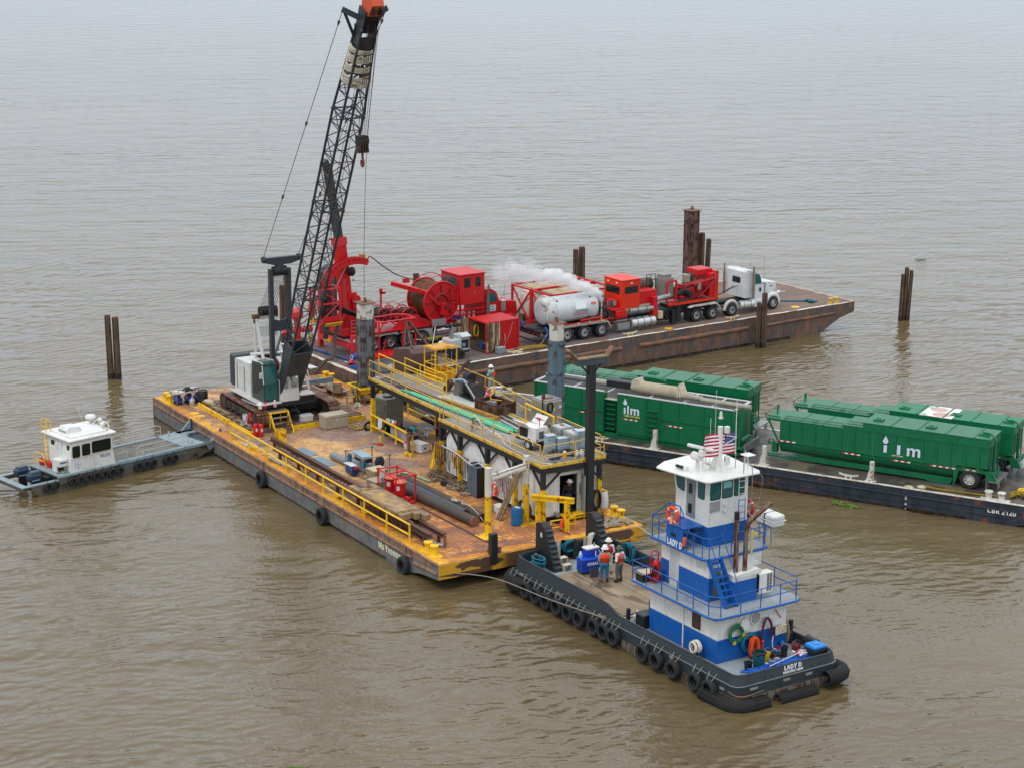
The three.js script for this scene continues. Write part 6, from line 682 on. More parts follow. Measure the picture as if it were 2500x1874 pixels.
const pb=[['short grey pipe lying outside the railing end posts',20.5,19.0],['thin pale pipe under the skid beams left end',21.6,18.2],['thin rusty pipe under the skid beams left end',22.0,18.6],['thin white pipe on the deck beside the railing',21.2,17.6]];pb.forEach(([l,a,b],i)=>{const o=thing('pipe',l,'pipe',Y,[a,z0,0.8],{abs:true});part(o,'tube',[mSteel,M('#c9b8a4',0.6),mRust,mPlasticWhite][i],bar([a,z0 + 0.08,0.55 + i*0.12],[b,z0 + 0.08,0.6 + i*0.1],0.045,7));});
for(let i=0;i<4;i++){const o=thing('pipe',['brown pipe on the deck under the near skid beam','dark pipe on the deck beside the skid beam ends','rusty pipe lying under the pale timbers','pale green pipe at the end of the skid beams'][i],'pipe',Y,[6,z0,0.7],{abs:true});part(o,'tube',[mRust,mDark,M('#6b4a3c',0.7),M('#7fae7a',0.5)][i],bar([[12,6.2,10,4.1][i],z0 + 0.09,[0.75,1.3,1.2,1.45][i]],[[4.2,2.6,3.6,2.7][i],z0 + 0.09,[0.85,1.25,1.35,1.35][i]],[0.07,0.06,0.09,0.05][i],7));}
const rh=thing('white_rope','tangled grey white rope at the end of the skid beams','rope',Y,[2.5,z0,1.4]);part(rh,'rope',M('#b9b6b0',0.9),...tangle(0,0,0,0.7,0.7,6,0.03,12,0.12));const rh2=thing('white_rope','white rope coiled on the deck inside the left end of the railing','rope',Y,[23.6,z0,0.75]);part(rh2,'rope',M('#cfc8bc',0.9),...tangle(0,0,0,1.6,0.5,5,0.035,14,0.08));
const hc=thing('hanging_chain','rusty chain hanging from the end of the far skid beam','chain',Y,[2.05,z0 + 0.1,1.6]);part(hc,'link',mRust,...Array.from({length:6},(_,i)=>torus(0,i*0.1,0,0.07,0.025,i % 2?'x':'z',6.283,10,5)));
for(const[i,u]of[[0,22.4],[1,11.9],[2,8.7]]){const o=thing('mooring_cleat',['small yellow cleat left of the railing on the deck edge','small yellow cleat at the middle of the near deck edge','small yellow cleat toward the near end of the deck edge'][i],'cleat',Y,[u,z0,0.55]);part(o,'horn',mYelPlain,cleat(0,0,0,0.3));part(o,'foot',mYelPlain,box(-0.15,0.15,0,0.03,-0.08,0.08));}
// tyres along the side
const ty=makeTyre(0.5,0.3),ps=[[19.9,'left'],[12.2,'middle'],[3.1,'right']];part(ty,'chain',mRust,bar([0,0.4,0.1],[0,1.0,0.16],0.03,5));ps.forEach(([u,w],i)=>{const o=i?ty.clone():ty;if(i)scene.add(o);o.name=numbered('tyre_fender');place(o,Y,[u,0.42,-0.2]);o.userData={label:`${w === 'middle' ? 'middle' : w + 'most'} of three black tyres on the near side of the work barge`,category:'tyre',group:'tyre fenders on the work barge'};});
// pipes, cages
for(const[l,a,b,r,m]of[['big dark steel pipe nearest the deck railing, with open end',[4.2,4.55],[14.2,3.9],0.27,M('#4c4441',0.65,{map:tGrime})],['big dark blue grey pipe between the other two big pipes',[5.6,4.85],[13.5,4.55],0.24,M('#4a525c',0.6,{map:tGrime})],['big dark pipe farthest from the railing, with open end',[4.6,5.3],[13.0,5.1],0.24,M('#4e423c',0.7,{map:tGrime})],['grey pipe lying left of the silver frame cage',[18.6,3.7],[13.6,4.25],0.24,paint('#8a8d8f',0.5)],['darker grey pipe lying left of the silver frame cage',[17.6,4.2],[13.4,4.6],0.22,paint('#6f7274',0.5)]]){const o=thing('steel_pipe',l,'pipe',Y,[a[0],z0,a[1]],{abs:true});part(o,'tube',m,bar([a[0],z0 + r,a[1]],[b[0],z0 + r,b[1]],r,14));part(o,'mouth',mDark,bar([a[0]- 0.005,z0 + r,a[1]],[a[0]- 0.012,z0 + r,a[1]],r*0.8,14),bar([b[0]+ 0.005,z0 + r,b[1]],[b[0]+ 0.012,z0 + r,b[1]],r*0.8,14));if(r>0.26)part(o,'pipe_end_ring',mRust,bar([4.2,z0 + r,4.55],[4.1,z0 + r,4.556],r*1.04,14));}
const ro=thing('tie_rope','thin pale rope looped over the big dark pipes','rope',Y,[5.5,z0,5],{abs:true});part(ro,'rope',M('#c4b7a4',0.9),tube([[6.6,z0 + 0.62,5.3],[6.2,z0 + 0.6,5.0],[5.6,z0 + 0.7,5.0],[4.9,z0 + 0.5,5.1],[4.4,z0 + 0.15,5.2]],0.025,5,24),...tangle(7.0,z0 + 0.5,5.2,0.6,0.5,3,0.03,15,0.1));
const sg=thing('silver_cage','open silver tube frame cage holding a control panel and blue pump','cage',Y,[15.3,z0,4.25],{abs:true}),sl=mSteel;const cc=[[14.3,3.4],[16.25,3.35],[16.35,5.05],[14.45,5.15]];for(const[u,v]of cc){part(sg,'corner_post',sl,bar([u,z0,v],[u,z0 + 1.15,v],0.04));part(sg,'corner_cap',sl,cbox(u,z0 + 1.15,v,0.12,0.12,0.12));}for(const y of[0.05,1.15])for(let i=0;i<4;i++)part(sg,'frame_tube',sl,bar([cc[i][0],z0 + y,cc[i][1]],[cc[(i + 1)% 4][0],z0 + y,cc[(i + 1)% 4][1]],0.032));part(sg,'panel_lid',M('#8fb3c2',0.3,{map:tGrime}),cbox(15.55,z0 + 1.05,4.0,1.3,0.04,0.65,[0.05,0,0.03]));part(sg,'panel_box',mDark,cbox(15.4,z0 + 0.85,4.0,1.2,0.25,0.5));part(sg,'blue_box',paint('#0d5f86',0.45),cbox(14.55,z0 + 0.85,3.55,0.25,0.55,0.2),cbox(15.9,z0 + 0.8,3.4,0.3,0.5,0.12));part(sg,'hanging_bag',paint('#2b2f3c',0.8),sph(14.6,z0 + 0.75,4.6,0.3,[0.6,1.2,1]));part(sg,'shelf',mPlasticWhite,cbox(15.4,z0 + 0.62,3.2,0.9,0.03,0.4));part(sg,'blue_pump',paint('#143f86',0.4),cylX(14.9,15.6,z0 + 0.32,3.25,0.24,14),cbox(15.6,z0 + 0.3,3.25,0.3,0.4,0.4,[0,0,0],0.03),cbox(15.2,z0 + 0.5,3.25,0.2,0.2,0.2));part(sg,'pump_red_part',mRed,cbox(14.8,z0 + 0.52,3.25,0.16,0.14,0.2));
const bx=thing('crate','beige brown box standing between the silver cage and the red rack','crate',Y,[13.3,z0,3.75],{turn:0.1});part(bx,'body',paint('#9b8a6a',0.7),box(-0.42,0.42,0,0.8,-0.45,0.45,0.02));part(bx,'top',paint('#c2b392',0.7),box(-0.44,0.44,0.8,0.85,-0.47,0.47));const bx2=thing('crate','smaller beige box beside the left end of the timbers','crate',Y,[12.2,z0,3.2],{turn:0.1});part(bx2,'body',paint('#8f8470',0.7),box(-0.45,0.45,0,0.55,-0.4,0.4,0.02));part(bx2,'lid',paint('#a99d86',0.7),box(-0.46,0.46,0.55,0.6,-0.42,0.42));
const rk=thing('cylinder_rack','red frame rack holding two red filter cylinders with white labels','rack',Y,[10.1,z0,3.2],{abs:true});const rc=[[9.05,2.62],[11.15,2.68],[11.0,3.76],[9.15,3.85]];for(const[u,v]of rc){part(rk,'corner_post',mRed,bar([u,z0,v],[u,z0 + 1.55,v],0.05));part(rk,'corner_cap',mRed,cyl(u,z0 + 1.5,z0 + 1.62,v,0.09,8));}for(const y of[0.05,1.55])for(let i=0;i<4;i++)part(rk,'frame_tube',mRed,bar([rc[i][0],z0 + y,rc[i][1]],[rc[(i + 1)% 4][0],z0 + y,rc[(i + 1)% 4][1]],0.045));part(rk,'cross_tube',mRed,bar([10.1,z0 + 1.55,2.65],[10.1,z0 + 1.55,3.8],0.045));for(const[u,v]of[[9.75,3.25],[10.7,3.2]]){const c=part(rk,'filter_cylinder',mRed,lathe([[0,0.25],[0.2,0.28],[0.3,0.45],[0.3,1.05],[0.34,1.05],[0.34,1.1],[0,1.1]],u,z0,v,18));part(c,'lid',M('#d8705a',0.5),lathe([[0.33,1.1],[0.33,1.16],[0,1.2]],u,z0,v,18),...[0,1,2,3,4,5].map((i)=>cyl(u + 0.27*Math.cos(i),z0 + 1.15,z0 + 1.3,v + 0.27*Math.sin(i),0.025,6)));part(c,'label',mPlasticWhite,cbox(u - 0.2,z0 + 0.82,v - 0.235,0.2,0.24,0.012,[0,0.75,0]));}part(rk,'valve',mRed,cylX(8.95,9.4,z0 + 0.3,3.4,0.12,10),torus(8.9,z0 + 0.35,3.45,0.13,0.02,'x'));const sgn=part(rk,'name_plate',mPlasticWhite,cbox(11.1,z0 + 0.95,3.05,0.03,0.3,0.72,[0,0.05,0]));part(sgn,'plate_lettering',mDark,xf(text('H.B.T',0.14,{wide:0.5,deep:0.01,f:fontThin}),[11.08,z0 + 0.88,3.05],[0,-Math.PI / 2,0]));part(rk,'white_board',mPlasticWhite,cbox(11.1,z0 + 1.25,2.9,0.02,0.4,0.3));
for(const[l,u,v,w,d,a]of[['pale blue plate lying on the deck by the skid beams',20.6,3.0,1.7,0.7,0.05],['second pale blue plate lying nearer the silver cage',18.4,3.05,1.9,0.6,0.02]]){const o=thing('steel_plate',l,'plate',Y,[u,z0,v],{turn:a});part(o,'plate',paint('#7f95a4',0.5),box(-w / 2,w / 2,0.004,0.04,-d / 2,d / 2));part(o,'edge_bar',paint('#6d8494',0.5),box(-w / 2,w / 2,0.04,0.07,-d / 2,-d / 2 + 0.05));}
// beside the deckhouse
const db=thing('drum','bright blue plastic drum with papers on its lid','drum',Y,[3.35,z0,6.6]);part(db,'body',mPlasticBlue,lathe([[0,0],[0.28,0],[0.3,0.05],[0.3,0.27],[0.315,0.3],[0.3,0.33],[0.3,0.58],[0.315,0.61],[0.3,0.64],[0.29,0.9],[0.26,0.92],[0.25,0.89],[0,0.89]],0,0,0,18));part(db,'paper',mPlasticWhite,cbox(-0.02,0.93,0.02,0.3,0.02,0.18,[0,0.5,0.1]));
for(let i=0;i<2;i++){const o=thing('wood_plank',i?'right of two weathered planks leaning on the deckhouse':'left of two weathered planks leaning on the deckhouse','plank',Y,[4.4,z0,6.2],{abs:true});part(o,'plank',M('#8f7f6b',0.85,{map:tWood}),beam([4.5 - i*0.2,z0,6.1 + i*0.05],[4.85 - i*0.2,z0 + 2.35,7.55 + i*0.02],0.16,0.06));part(o,'end_band',M('#6f6050',0.85),beam([4.5 - i*0.2,z0,6.1 + i*0.05],[4.515 - i*0.2,z0 + 0.1,6.16 + i*0.05],0.165,0.065));}
const lk=thing('steel_locker','blue grey steel locker against the deckhouse wall','locker',Y,[8.65,z0,7.35]);part(lk,'body',paint('#5b6c78',0.5),box(-0.5,0.5,0.05,1.68,-0.3,0.3,0.01));part(lk,'side',mDark,box(-0.505,-0.5,0.05,1.68,-0.29,0.29));part(lk,'seam',mDark,box(-0.01,0.01,0.1,1.62,-0.305,-0.3));part(lk,'bag',paint('#20304e',0.7),cbox(0.1,1.75,0,0.5,0.14,0.4,[0,0.2,0],0.05));
const um=thing('folded_umbrella','folded yellow umbrella hanging at the deckhouse corner','umbrella',Y,[13.4,z0,7.55]);part(um,'canopy',mYelPlain,new THREE.ConeGeometry(0.4,1.5,9,1).translate(0,1.05,0));part(um,'fold',M('#d3a212',0.6),...Array.from({length:9},(_,i)=>bar([0.05*Math.cos(i*0.7),1.75,0.05*Math.sin(i*0.7)],[0.38*Math.cos(i*0.7),0.32,0.38*Math.sin(i*0.7)],0.03,5)));part(um,'shaft',mSteel,cyl(0,0,1.85,0,0.025,6));const um2=thing('yellow_tarp','yellow straps hanging from the second platform post','strap',Y,[10.9,z0,7.45]);part(um2,'strap',mYelPlain,...Array.from({length:7},(_,i)=>tube([[rr(-0.3,0.3),1.9,rr(-0.1,0.1)],[rr(-0.3,0.3),1.3,rr(-0.1,0.1)],[rr(-0.3,0.3),rr(0.6,0.9),0]],0.03,5)));part(um2,'buckle',mRust,cbox(0.1,1.5,-0.1,0.12,0.1,0.06));
const cr=thing('chain_rail','rail of rusty chains and slings in front of the deckhouse wall','chains',Y,[9,z0,7.4],{abs:true});part(cr,'rail',mRust,bar([13.4,z0 + 1.75,7.4],[9.6,z0 + 1.75,7.4],0.04));part(cr,'white_line',mPlasticWhite,tube([[12.4,z0 + 1.85,7.35],[10.5,z0 + 1.8,7.3],[8.0,z0 + 2.0,6.6],[4.0,z0 + 3.4,4.7],[2.6,z0 + 3.5,4.35]],0.03,5,30));for(let i=0;i<16;i++){const u=9.7 + i*0.23,l=rr(0.5,1.3);part(cr,'sling',i % 3?mRust:mDark,tube([[u,z0 + 1.75,7.38],[u + rr(-0.06,0.06),z0 + 1.75 - l / 2,7.36],[u + rr(-0.1,0.1),z0 + 1.75 - l,7.38],[u + 0.08,z0 + 1.75 - l*0.5,7.4],[u + 0.06,z0 + 1.75,7.4]],0.022,4,16));}
const lr=thing('life_ring','orange life ring hanging on the deckhouse wall between the portal legs','life ring',Y,[7.4,ZY + 0.62,7.62]);lifeRing(lr,0,0,0,0.3,'z','#e84a26');
const lines=thing('hanging_line','bundles of red and grey lines hanging beside the orange life ring','line',Y,[6.4,z0,7.6],{abs:true});for(let i=0;i<16;i++){const u=5.6 + i*0.1,l=rr(0.6,1.4);part(lines,'line',M(['#8a8a84','#a82a2a','#6a6a64','#7a7266'][i % 4],0.8),tube([[u,z0 + 1.7,7.66],[u + rr(-0.15,0.15),z0 + 1.7 - l,7.6],[u + rr(-0.2,0.2),z0 + 1.7 - l*0.5,7.64],[u + 0.05,z0 + 1.72,7.66]],0.015,4,16));}
const bk=thing('pail','white bucket and tub at the foot of the white portal leg','bucket',Y,[5.4,z0,6.9]);part(bk,'tub',mPlasticWhite,cbox(0.25,0.2,0.05,0.42,0.4,0.4,[0,0.2,0],0.03));part(bk,'pail',mPlasticWhite,cyl(-0.15,0,0.42,-0.2,0.15,14,0.18));
const hs=thing('hose_coil','dark green hose coil leaning at the near corner of the deckhouse','hose',Y,[3.9,z0,7.3]);part(hs,'coil',M('#5a5c4a',0.8,{map:tGrime}),...hank(0,0.55,0.1,1.1,1.0,9,0.03,'z',0.2,21));part(hs,'loose_end',M('#8e9a90',0.7),...tangle(-0.3,0,-0.2,0.8,0.6,3,0.03,22,0.08));
const junk=thing('rope_heap','heap of nets, ropes and pipe scraps along the foot of the deckhouse wall','rope',Y,[11.2,z0,7.3],{abs:true});part(junk,'net',M('#74624e',0.95),...tangle(11.2,z0,7.15,3.6,0.8,22,0.03,31,0.28));part(junk,'light_rope',M('#a89a86',0.9),...tangle(9.6,z0,7.0,1.6,0.8,10,0.035,32,0.16));part(junk,'rod',mRust,...Array.from({length:10},(_,i)=>bar([12.6 + rr(-0.6,0.6),z0 + 0.05,6.7 + rr(-0.3,0.4)],[12.9 + rr(-0.3,0.3),z0 + rr(0.7,1.2),7.5],0.02,5)));part(junk,'scrap',M('#8a7a6e',0.8,{map:tGrime}),...Array.from({length:14},()=>cbox(rr(8.6,13.2),z0 + 0.1,rr(6.6,7.4),rr(0.1,0.35),rr(0.08,0.22),rr(0.1,0.3),[0,rr(0,3),0])));
const gpz=thing('pipe','pale green pipe with white fitting lying before the folded umbrella','pipe',Y,[13.0,z0,6.2],{abs:true});part(gpz,'tube',M('#7fae84',0.5),bar([13.9,z0 + 0.08,6.0],[11.9,z0 + 0.08,6.3],0.07,8));part(gpz,'fitting',mPlasticWhite,bar([14.2,z0 + 0.09,5.95],[13.9,z0 + 0.08,6.0],0.085,8));const grp=thing('machine_part','dark machine part with green knobs on the deck near the locker','machine',Y,[11.0,z0,6.75]);part(grp,'body',mDark,cbox(0,0.15,0,0.5,0.28,0.3,[0,0.4,0],0.05));part(grp,'knob',M('#3d8a4a',0.5),cbox(-0.25,0.12,0.1,0.1,0.22,0.1),cbox(0.25,0.1,-0.1,0.08,0.2,0.08));
// under the walkway: bench, bottles, table, gas cylinders
const be=thing('work_bench','long bench crowded with bottles and tools behind the yellow barrier rail','bench',Y,[20,z0,8.75],{abs:true});part(be,'top',M('#7a716a',0.7,{map:tGrime}),box(18.0,21.6,z0 + 0.82,z0 + 0.88,8.5,9.1));part(be,'front',M('#a7a6a0',0.6,{map:tGrime}),box(18.6,20.6,z0 + 0.2,z0 + 0.8,8.52,8.56));for(const u of[18.1,19.8,21.5])part(be,'leg',mDark,box(u - 0.04,u + 0.04,z0,z0 + 0.82,8.6,9.0));part(be,'tool',mDark,...Array.from({length:16},(_,i)=>cbox(18.2 + i*0.2,z0 + 0.93,rr(8.6,9.0),rr(0.08,0.2),rr(0.06,0.16),rr(0.06,0.2),[0,rr(0,3),0])));
[['blue spray can',20.7,'#1f6fb0',0.07,0.3],['white jug',20.5,'#e6e8ea',0.1,0.32],['orange rounded bottle',20.2,'#e2571e',0.1,0.34],['white bottle with teal cap',21.0,'#dfe6ea',0.08,0.28],['pale bottle',21.25,'#c9b9b0',0.09,0.24]].forEach(([n,u,c,r,h])=>bottle(`${n} standing on the cluttered bench under the walkway`,Y,[u,z0 + 0.88,8.65],c,r,h));
const cth=thing('cloth','white cloth draped over the yellow barrier rail','cloth',Y,[21.3,z0 + 0.5,8.3]);part(cth,'cloth',M('#d6dce2',0.9),poly([[-0.25,0.58],[0.22,0.6],[0.3,0.1],[0.05,0.0],[-0.2,0.12]],-0.11,-0.08,'z'));part(cth,'fold',M('#c5cbd2',0.9),beam([0,0.6,-0.1],[-0.02,0.05,-0.12],0.08,0.04));
const ptb=thing('picnic_table','small grey folding table with benches under the platform','table',Y,[19.7,z0,10.4],{turn:0.05});part(ptb,'tabletop',paint('#9a9a98',0.5),box(-0.75,0.75,0.74,0.78,-0.42,0.42));part(ptb,'bench',paint('#8f8f8c',0.5),box(-0.75,0.75,0.42,0.46,-0.85,-0.6));part(ptb,'leg',mDark,...[[-0.6,-0.35],[0.6,-0.35],[0.6,0.35],[-0.6,0.35],[-0.6,-0.75],[0.6,-0.75]].map(([x,z])=>bar([x,0,z],[x*0.9,z<-0.5?0.42:0.74,z],0.02)));
const tbag=thing('teal_bag','bright teal bag on the bench of the grey folding table','bag',Y,[19.9,z0 + 0.46,9.65]);part(tbag,'bag',M('#1d9fb0',0.6),sph(0,0.17,0,0.24,[1.2,0.75,0.9],10,7));part(tbag,'strap',M('#137a88',0.7),torus(0,0.3,0,0.14,0.02,'z',Math.PI,10,4));const clt=thing('cloth','pale blue cloth hanging off the grey folding table','cloth',Y,[19.1,z0 + 0.3,10.2]);part(clt,'cloth',M('#b9cbe0',0.9),cbox(0,0.5,0.1,0.4,0.04,0.35,[0.1,0,0]),cbox(0,0.3,-0.1,0.4,0.45,0.04,[0.15,0,0]));part(clt,'fold',M('#a3b8d0',0.9),cbox(0.1,0.32,-0.13,0.05,0.4,0.03,[0.15,0,0]));
['#8c1f2c','#3d3a34','#42392f','#4d4438','#1f6e5a'].forEach((c,i)=>{const o=thing('gas_cylinder',`${['dark red', 'black', 'brown black', 'olive brown', 'green'][i]} gas cylinder in the row of five under the platform`,'gas cylinder',Y,[19.8 - i*0.42,z0,11.3]);part(o,'body',M(c,0.5),lathe([[0,0],[0.13,0],[0.13,1.2],[0.08,1.35],[0.04,1.4],[0,1.4]],0,0,0,12));part(o,'valve',mSteel,cyl(0,1.4,1.5,0,0.03,6),cbox(0,1.48,0,0.1,0.03,0.03));});
const wcl=thing('cooler_box','white cooler box behind the end post of the yellow barrier rail','cooler',Y,[17.5,z0,8.75],{turn:0.2});part(wcl,'body',mPlasticWhite,box(-0.5,0.5,0.03,0.5,-0.3,0.3,0.06));part(wcl,'lid',mPlasticWhite,box(-0.52,0.52,0.5,0.58,-0.32,0.32,0.03));part(wcl,'vent',mDark,box(-0.515,-0.5,0.25,0.36,-0.06,0.06));bucket('pail','white bucket with red rags hanging on the barrier rail end post',Y,[17.6,z0 + 0.25,7.95],'#e4e2e0',0.17,0.38);const rg=thing('rag','red rags in the white bucket by the barrier rail','rag',Y,[17.6,z0 + 0.58,7.95]);part(rg,'rag',M('#c21c30',0.9),sph(0,0.03,0,0.15,[1,0.5,1],8,5));part(rg,'corner',M('#a8162a',0.9),sph(0.08,0.06,0.05,0.06,[1.2,0.6,1],6,4));
const bin=thing('waste_bin','dark green waste bin beside the first deckhouse post','bin',Y,[15.4,z0,8.9]);part(bin,'body',paint('#23313a',0.5),poly([[-0.28,0],[0.28,0],[0.33,0.95],[-0.33,0.95]],-0.3,0.3,'z'));part(bin,'rim',paint('#2d3d47',0.5),box(-0.36,0.36,0.92,0.98,-0.34,0.34,0.02));
const rp=thing('rope_heap','tan rope heap on the deck between the chest and the walkway','rope',Y,[23.9,z0,8.0]);part(rp,'rope',M('#a98c5a',0.9),...tangle(0,0,0,1.3,1.0,10,0.035,41,0.16));part(rp,'dark_tyre_piece',mRubber,torus(-0.9,0.25,0.3,0.24,0.08,'x',6.283,14,6));
const mop=thing('mop','green handled mop and red brush lying near the barrier rail','mop',Y,[19.9,z0,7.75]);part(mop,'handle',M('#6f9a3e',0.5),bar([0.4,0.9,0.3],[0,0.05,-0.2],0.02),bar([-0.3,0.06,-0.3],[0.5,0.06,-0.6],0.025));part(mop,'head',mRed,cbox(-0.1,0.06,-0.35,0.4,0.08,0.14,[0,0.4,0]));part(mop,'bottle',mYelPlain,cyl(0.7,0,0.3,0.1,0.09,8));
const pu=thing('rusty_vise','rusty vice on the end post of the yellow barrier rail','vice',Y,[17.35,z0 + 0.1,8.1]);part(pu,'post',mRust,box(-0.06,0.06,0,1.0,-0.2,-0.08));part(pu,'jaw',mRust,cbox(0,1.0,-0.1,0.35,0.16,0.25),cbox(0.1,1.08,-0.1,0.12,0.2,0.2));const rus=thing('yellow_hook_block','rusty yellow claw foot at the base of the barrier rail end post','hook',Y,[17.2,z0,7.95]);part(rus,'claw',mYel,cbox(-0.2,0.12,-0.2,0.5,0.14,0.16,[0,0.5,0.3]),cbox(0.2,0.1,0.0,0.4,0.12,0.14,[0,-0.5,0.2]));part(rus,'pin',mRust,cyl(0,0,0.3,-0.1,0.08,8));
const ln=thing('ladder','small aluminium ladder on the barrier rail behind the stainless tank','ladder',Y,[21.6,z0 + 0.5,11.5]);for(const z of[-0.15,0.25])part(ln,'stile',mSteel,bar([-1.2,0.5,z],[1.2,0.55,z],0.03));for(let i=0;i<7;i++)part(ln,'rung',mSteel,bar([-1 + i*0.33,0.52,-0.15],[-1 + i*0.33,0.52,0.25],0.018));
const rr2=thing('mooring_rope','thick grey mooring rope heaped at the far corner of the near end','rope',Y,[0.9,z0,10.9]);part(rr2,'rope',M('#9a8f7e',0.95,{map:tGrime}),...tangle(0,0,0,1.1,1.9,12,0.06,51,0.1));part(rr2,'weed',M('#7f7f45',0.9),...tangle(0.9,0,-0.1,0.8,1.0,9,0.02,52,0.1));const ob=thing('buoy','orange curved float hanging on the low yellow rail','float',Y,[1.25,z0 + 0.2,7.95]);part(ob,'float',M('#d84420',0.6),tube([[0,0,0],[0.02,0.25,0.06],[0.02,0.45,0.2]],0.1,8,10));part(ob,'cap',M('#b8381a',0.6),sph(0.02,0.47,0.21,0.1));const wb=thing('float','white plastic float hanging on the right platform post','float',Y,[2.75,z0 + 0.15,11.6]);part(wb,'body',mPlasticWhite,lathe([[0,0],[0.2,0.03],[0.24,0.2],[0.24,0.75],[0.18,0.95],[0.1,1.0]],0,0,0,12));part(wb,'band',M('#c4c2bc',0.6),torus(0,0.5,0,0.245,0.015,'y'));const hk=thing('hose_coil','black hose coil hanging behind the tall black post','hose',Y,[2.7,z0 + 0.7,11.1]);part(hk,'coil',mDark,...hank(0,0.1,0,0.5,1.1,8,0.025,'x',0.14,61));part(hk,'loose_end',mDark,tube([[0,-0.3,0],[0.05,-0.5,0.1],[0.02,-0.68,0.15]],0.025,5));
const hb=thing('hand_pump','small silver pump at the foot of the doorway','pump',Y,[2.55,z0 + 0.3,8.55]);part(hb,'body',mSteel,cylX(-0.12,0.12,0.15,0,0.14,12));part(hb,'base',mDark,box(-0.16,0.16,-0.3,0.03,-0.12,0.12));
const bl=thing('moored_line','thin pale line from the near end of the work barge down to the tug bow','rope',Y,[0,z0,11.6],{abs:true});part(bl,'line',M('#cdb9a0',0.8),tube([[0.4,z0 + 0.05,11.55],[-0.1,z0 - 0.05,11.9],[-1.6,0.75,12.4]],0.022,5,12));const ml=thing('mooring_line','long grey line from the work barge headlog along the tug tyres','rope','T',[13,1,-0.6],{abs:true});part(ml,'line',M('#8a7f72',0.8),tube([[18.95,0.85,-2.6],[17.2,0.75,-0.95],[13,0.95,-0.62],[9.3,1.15,-0.15]],0.028,5,30));
}

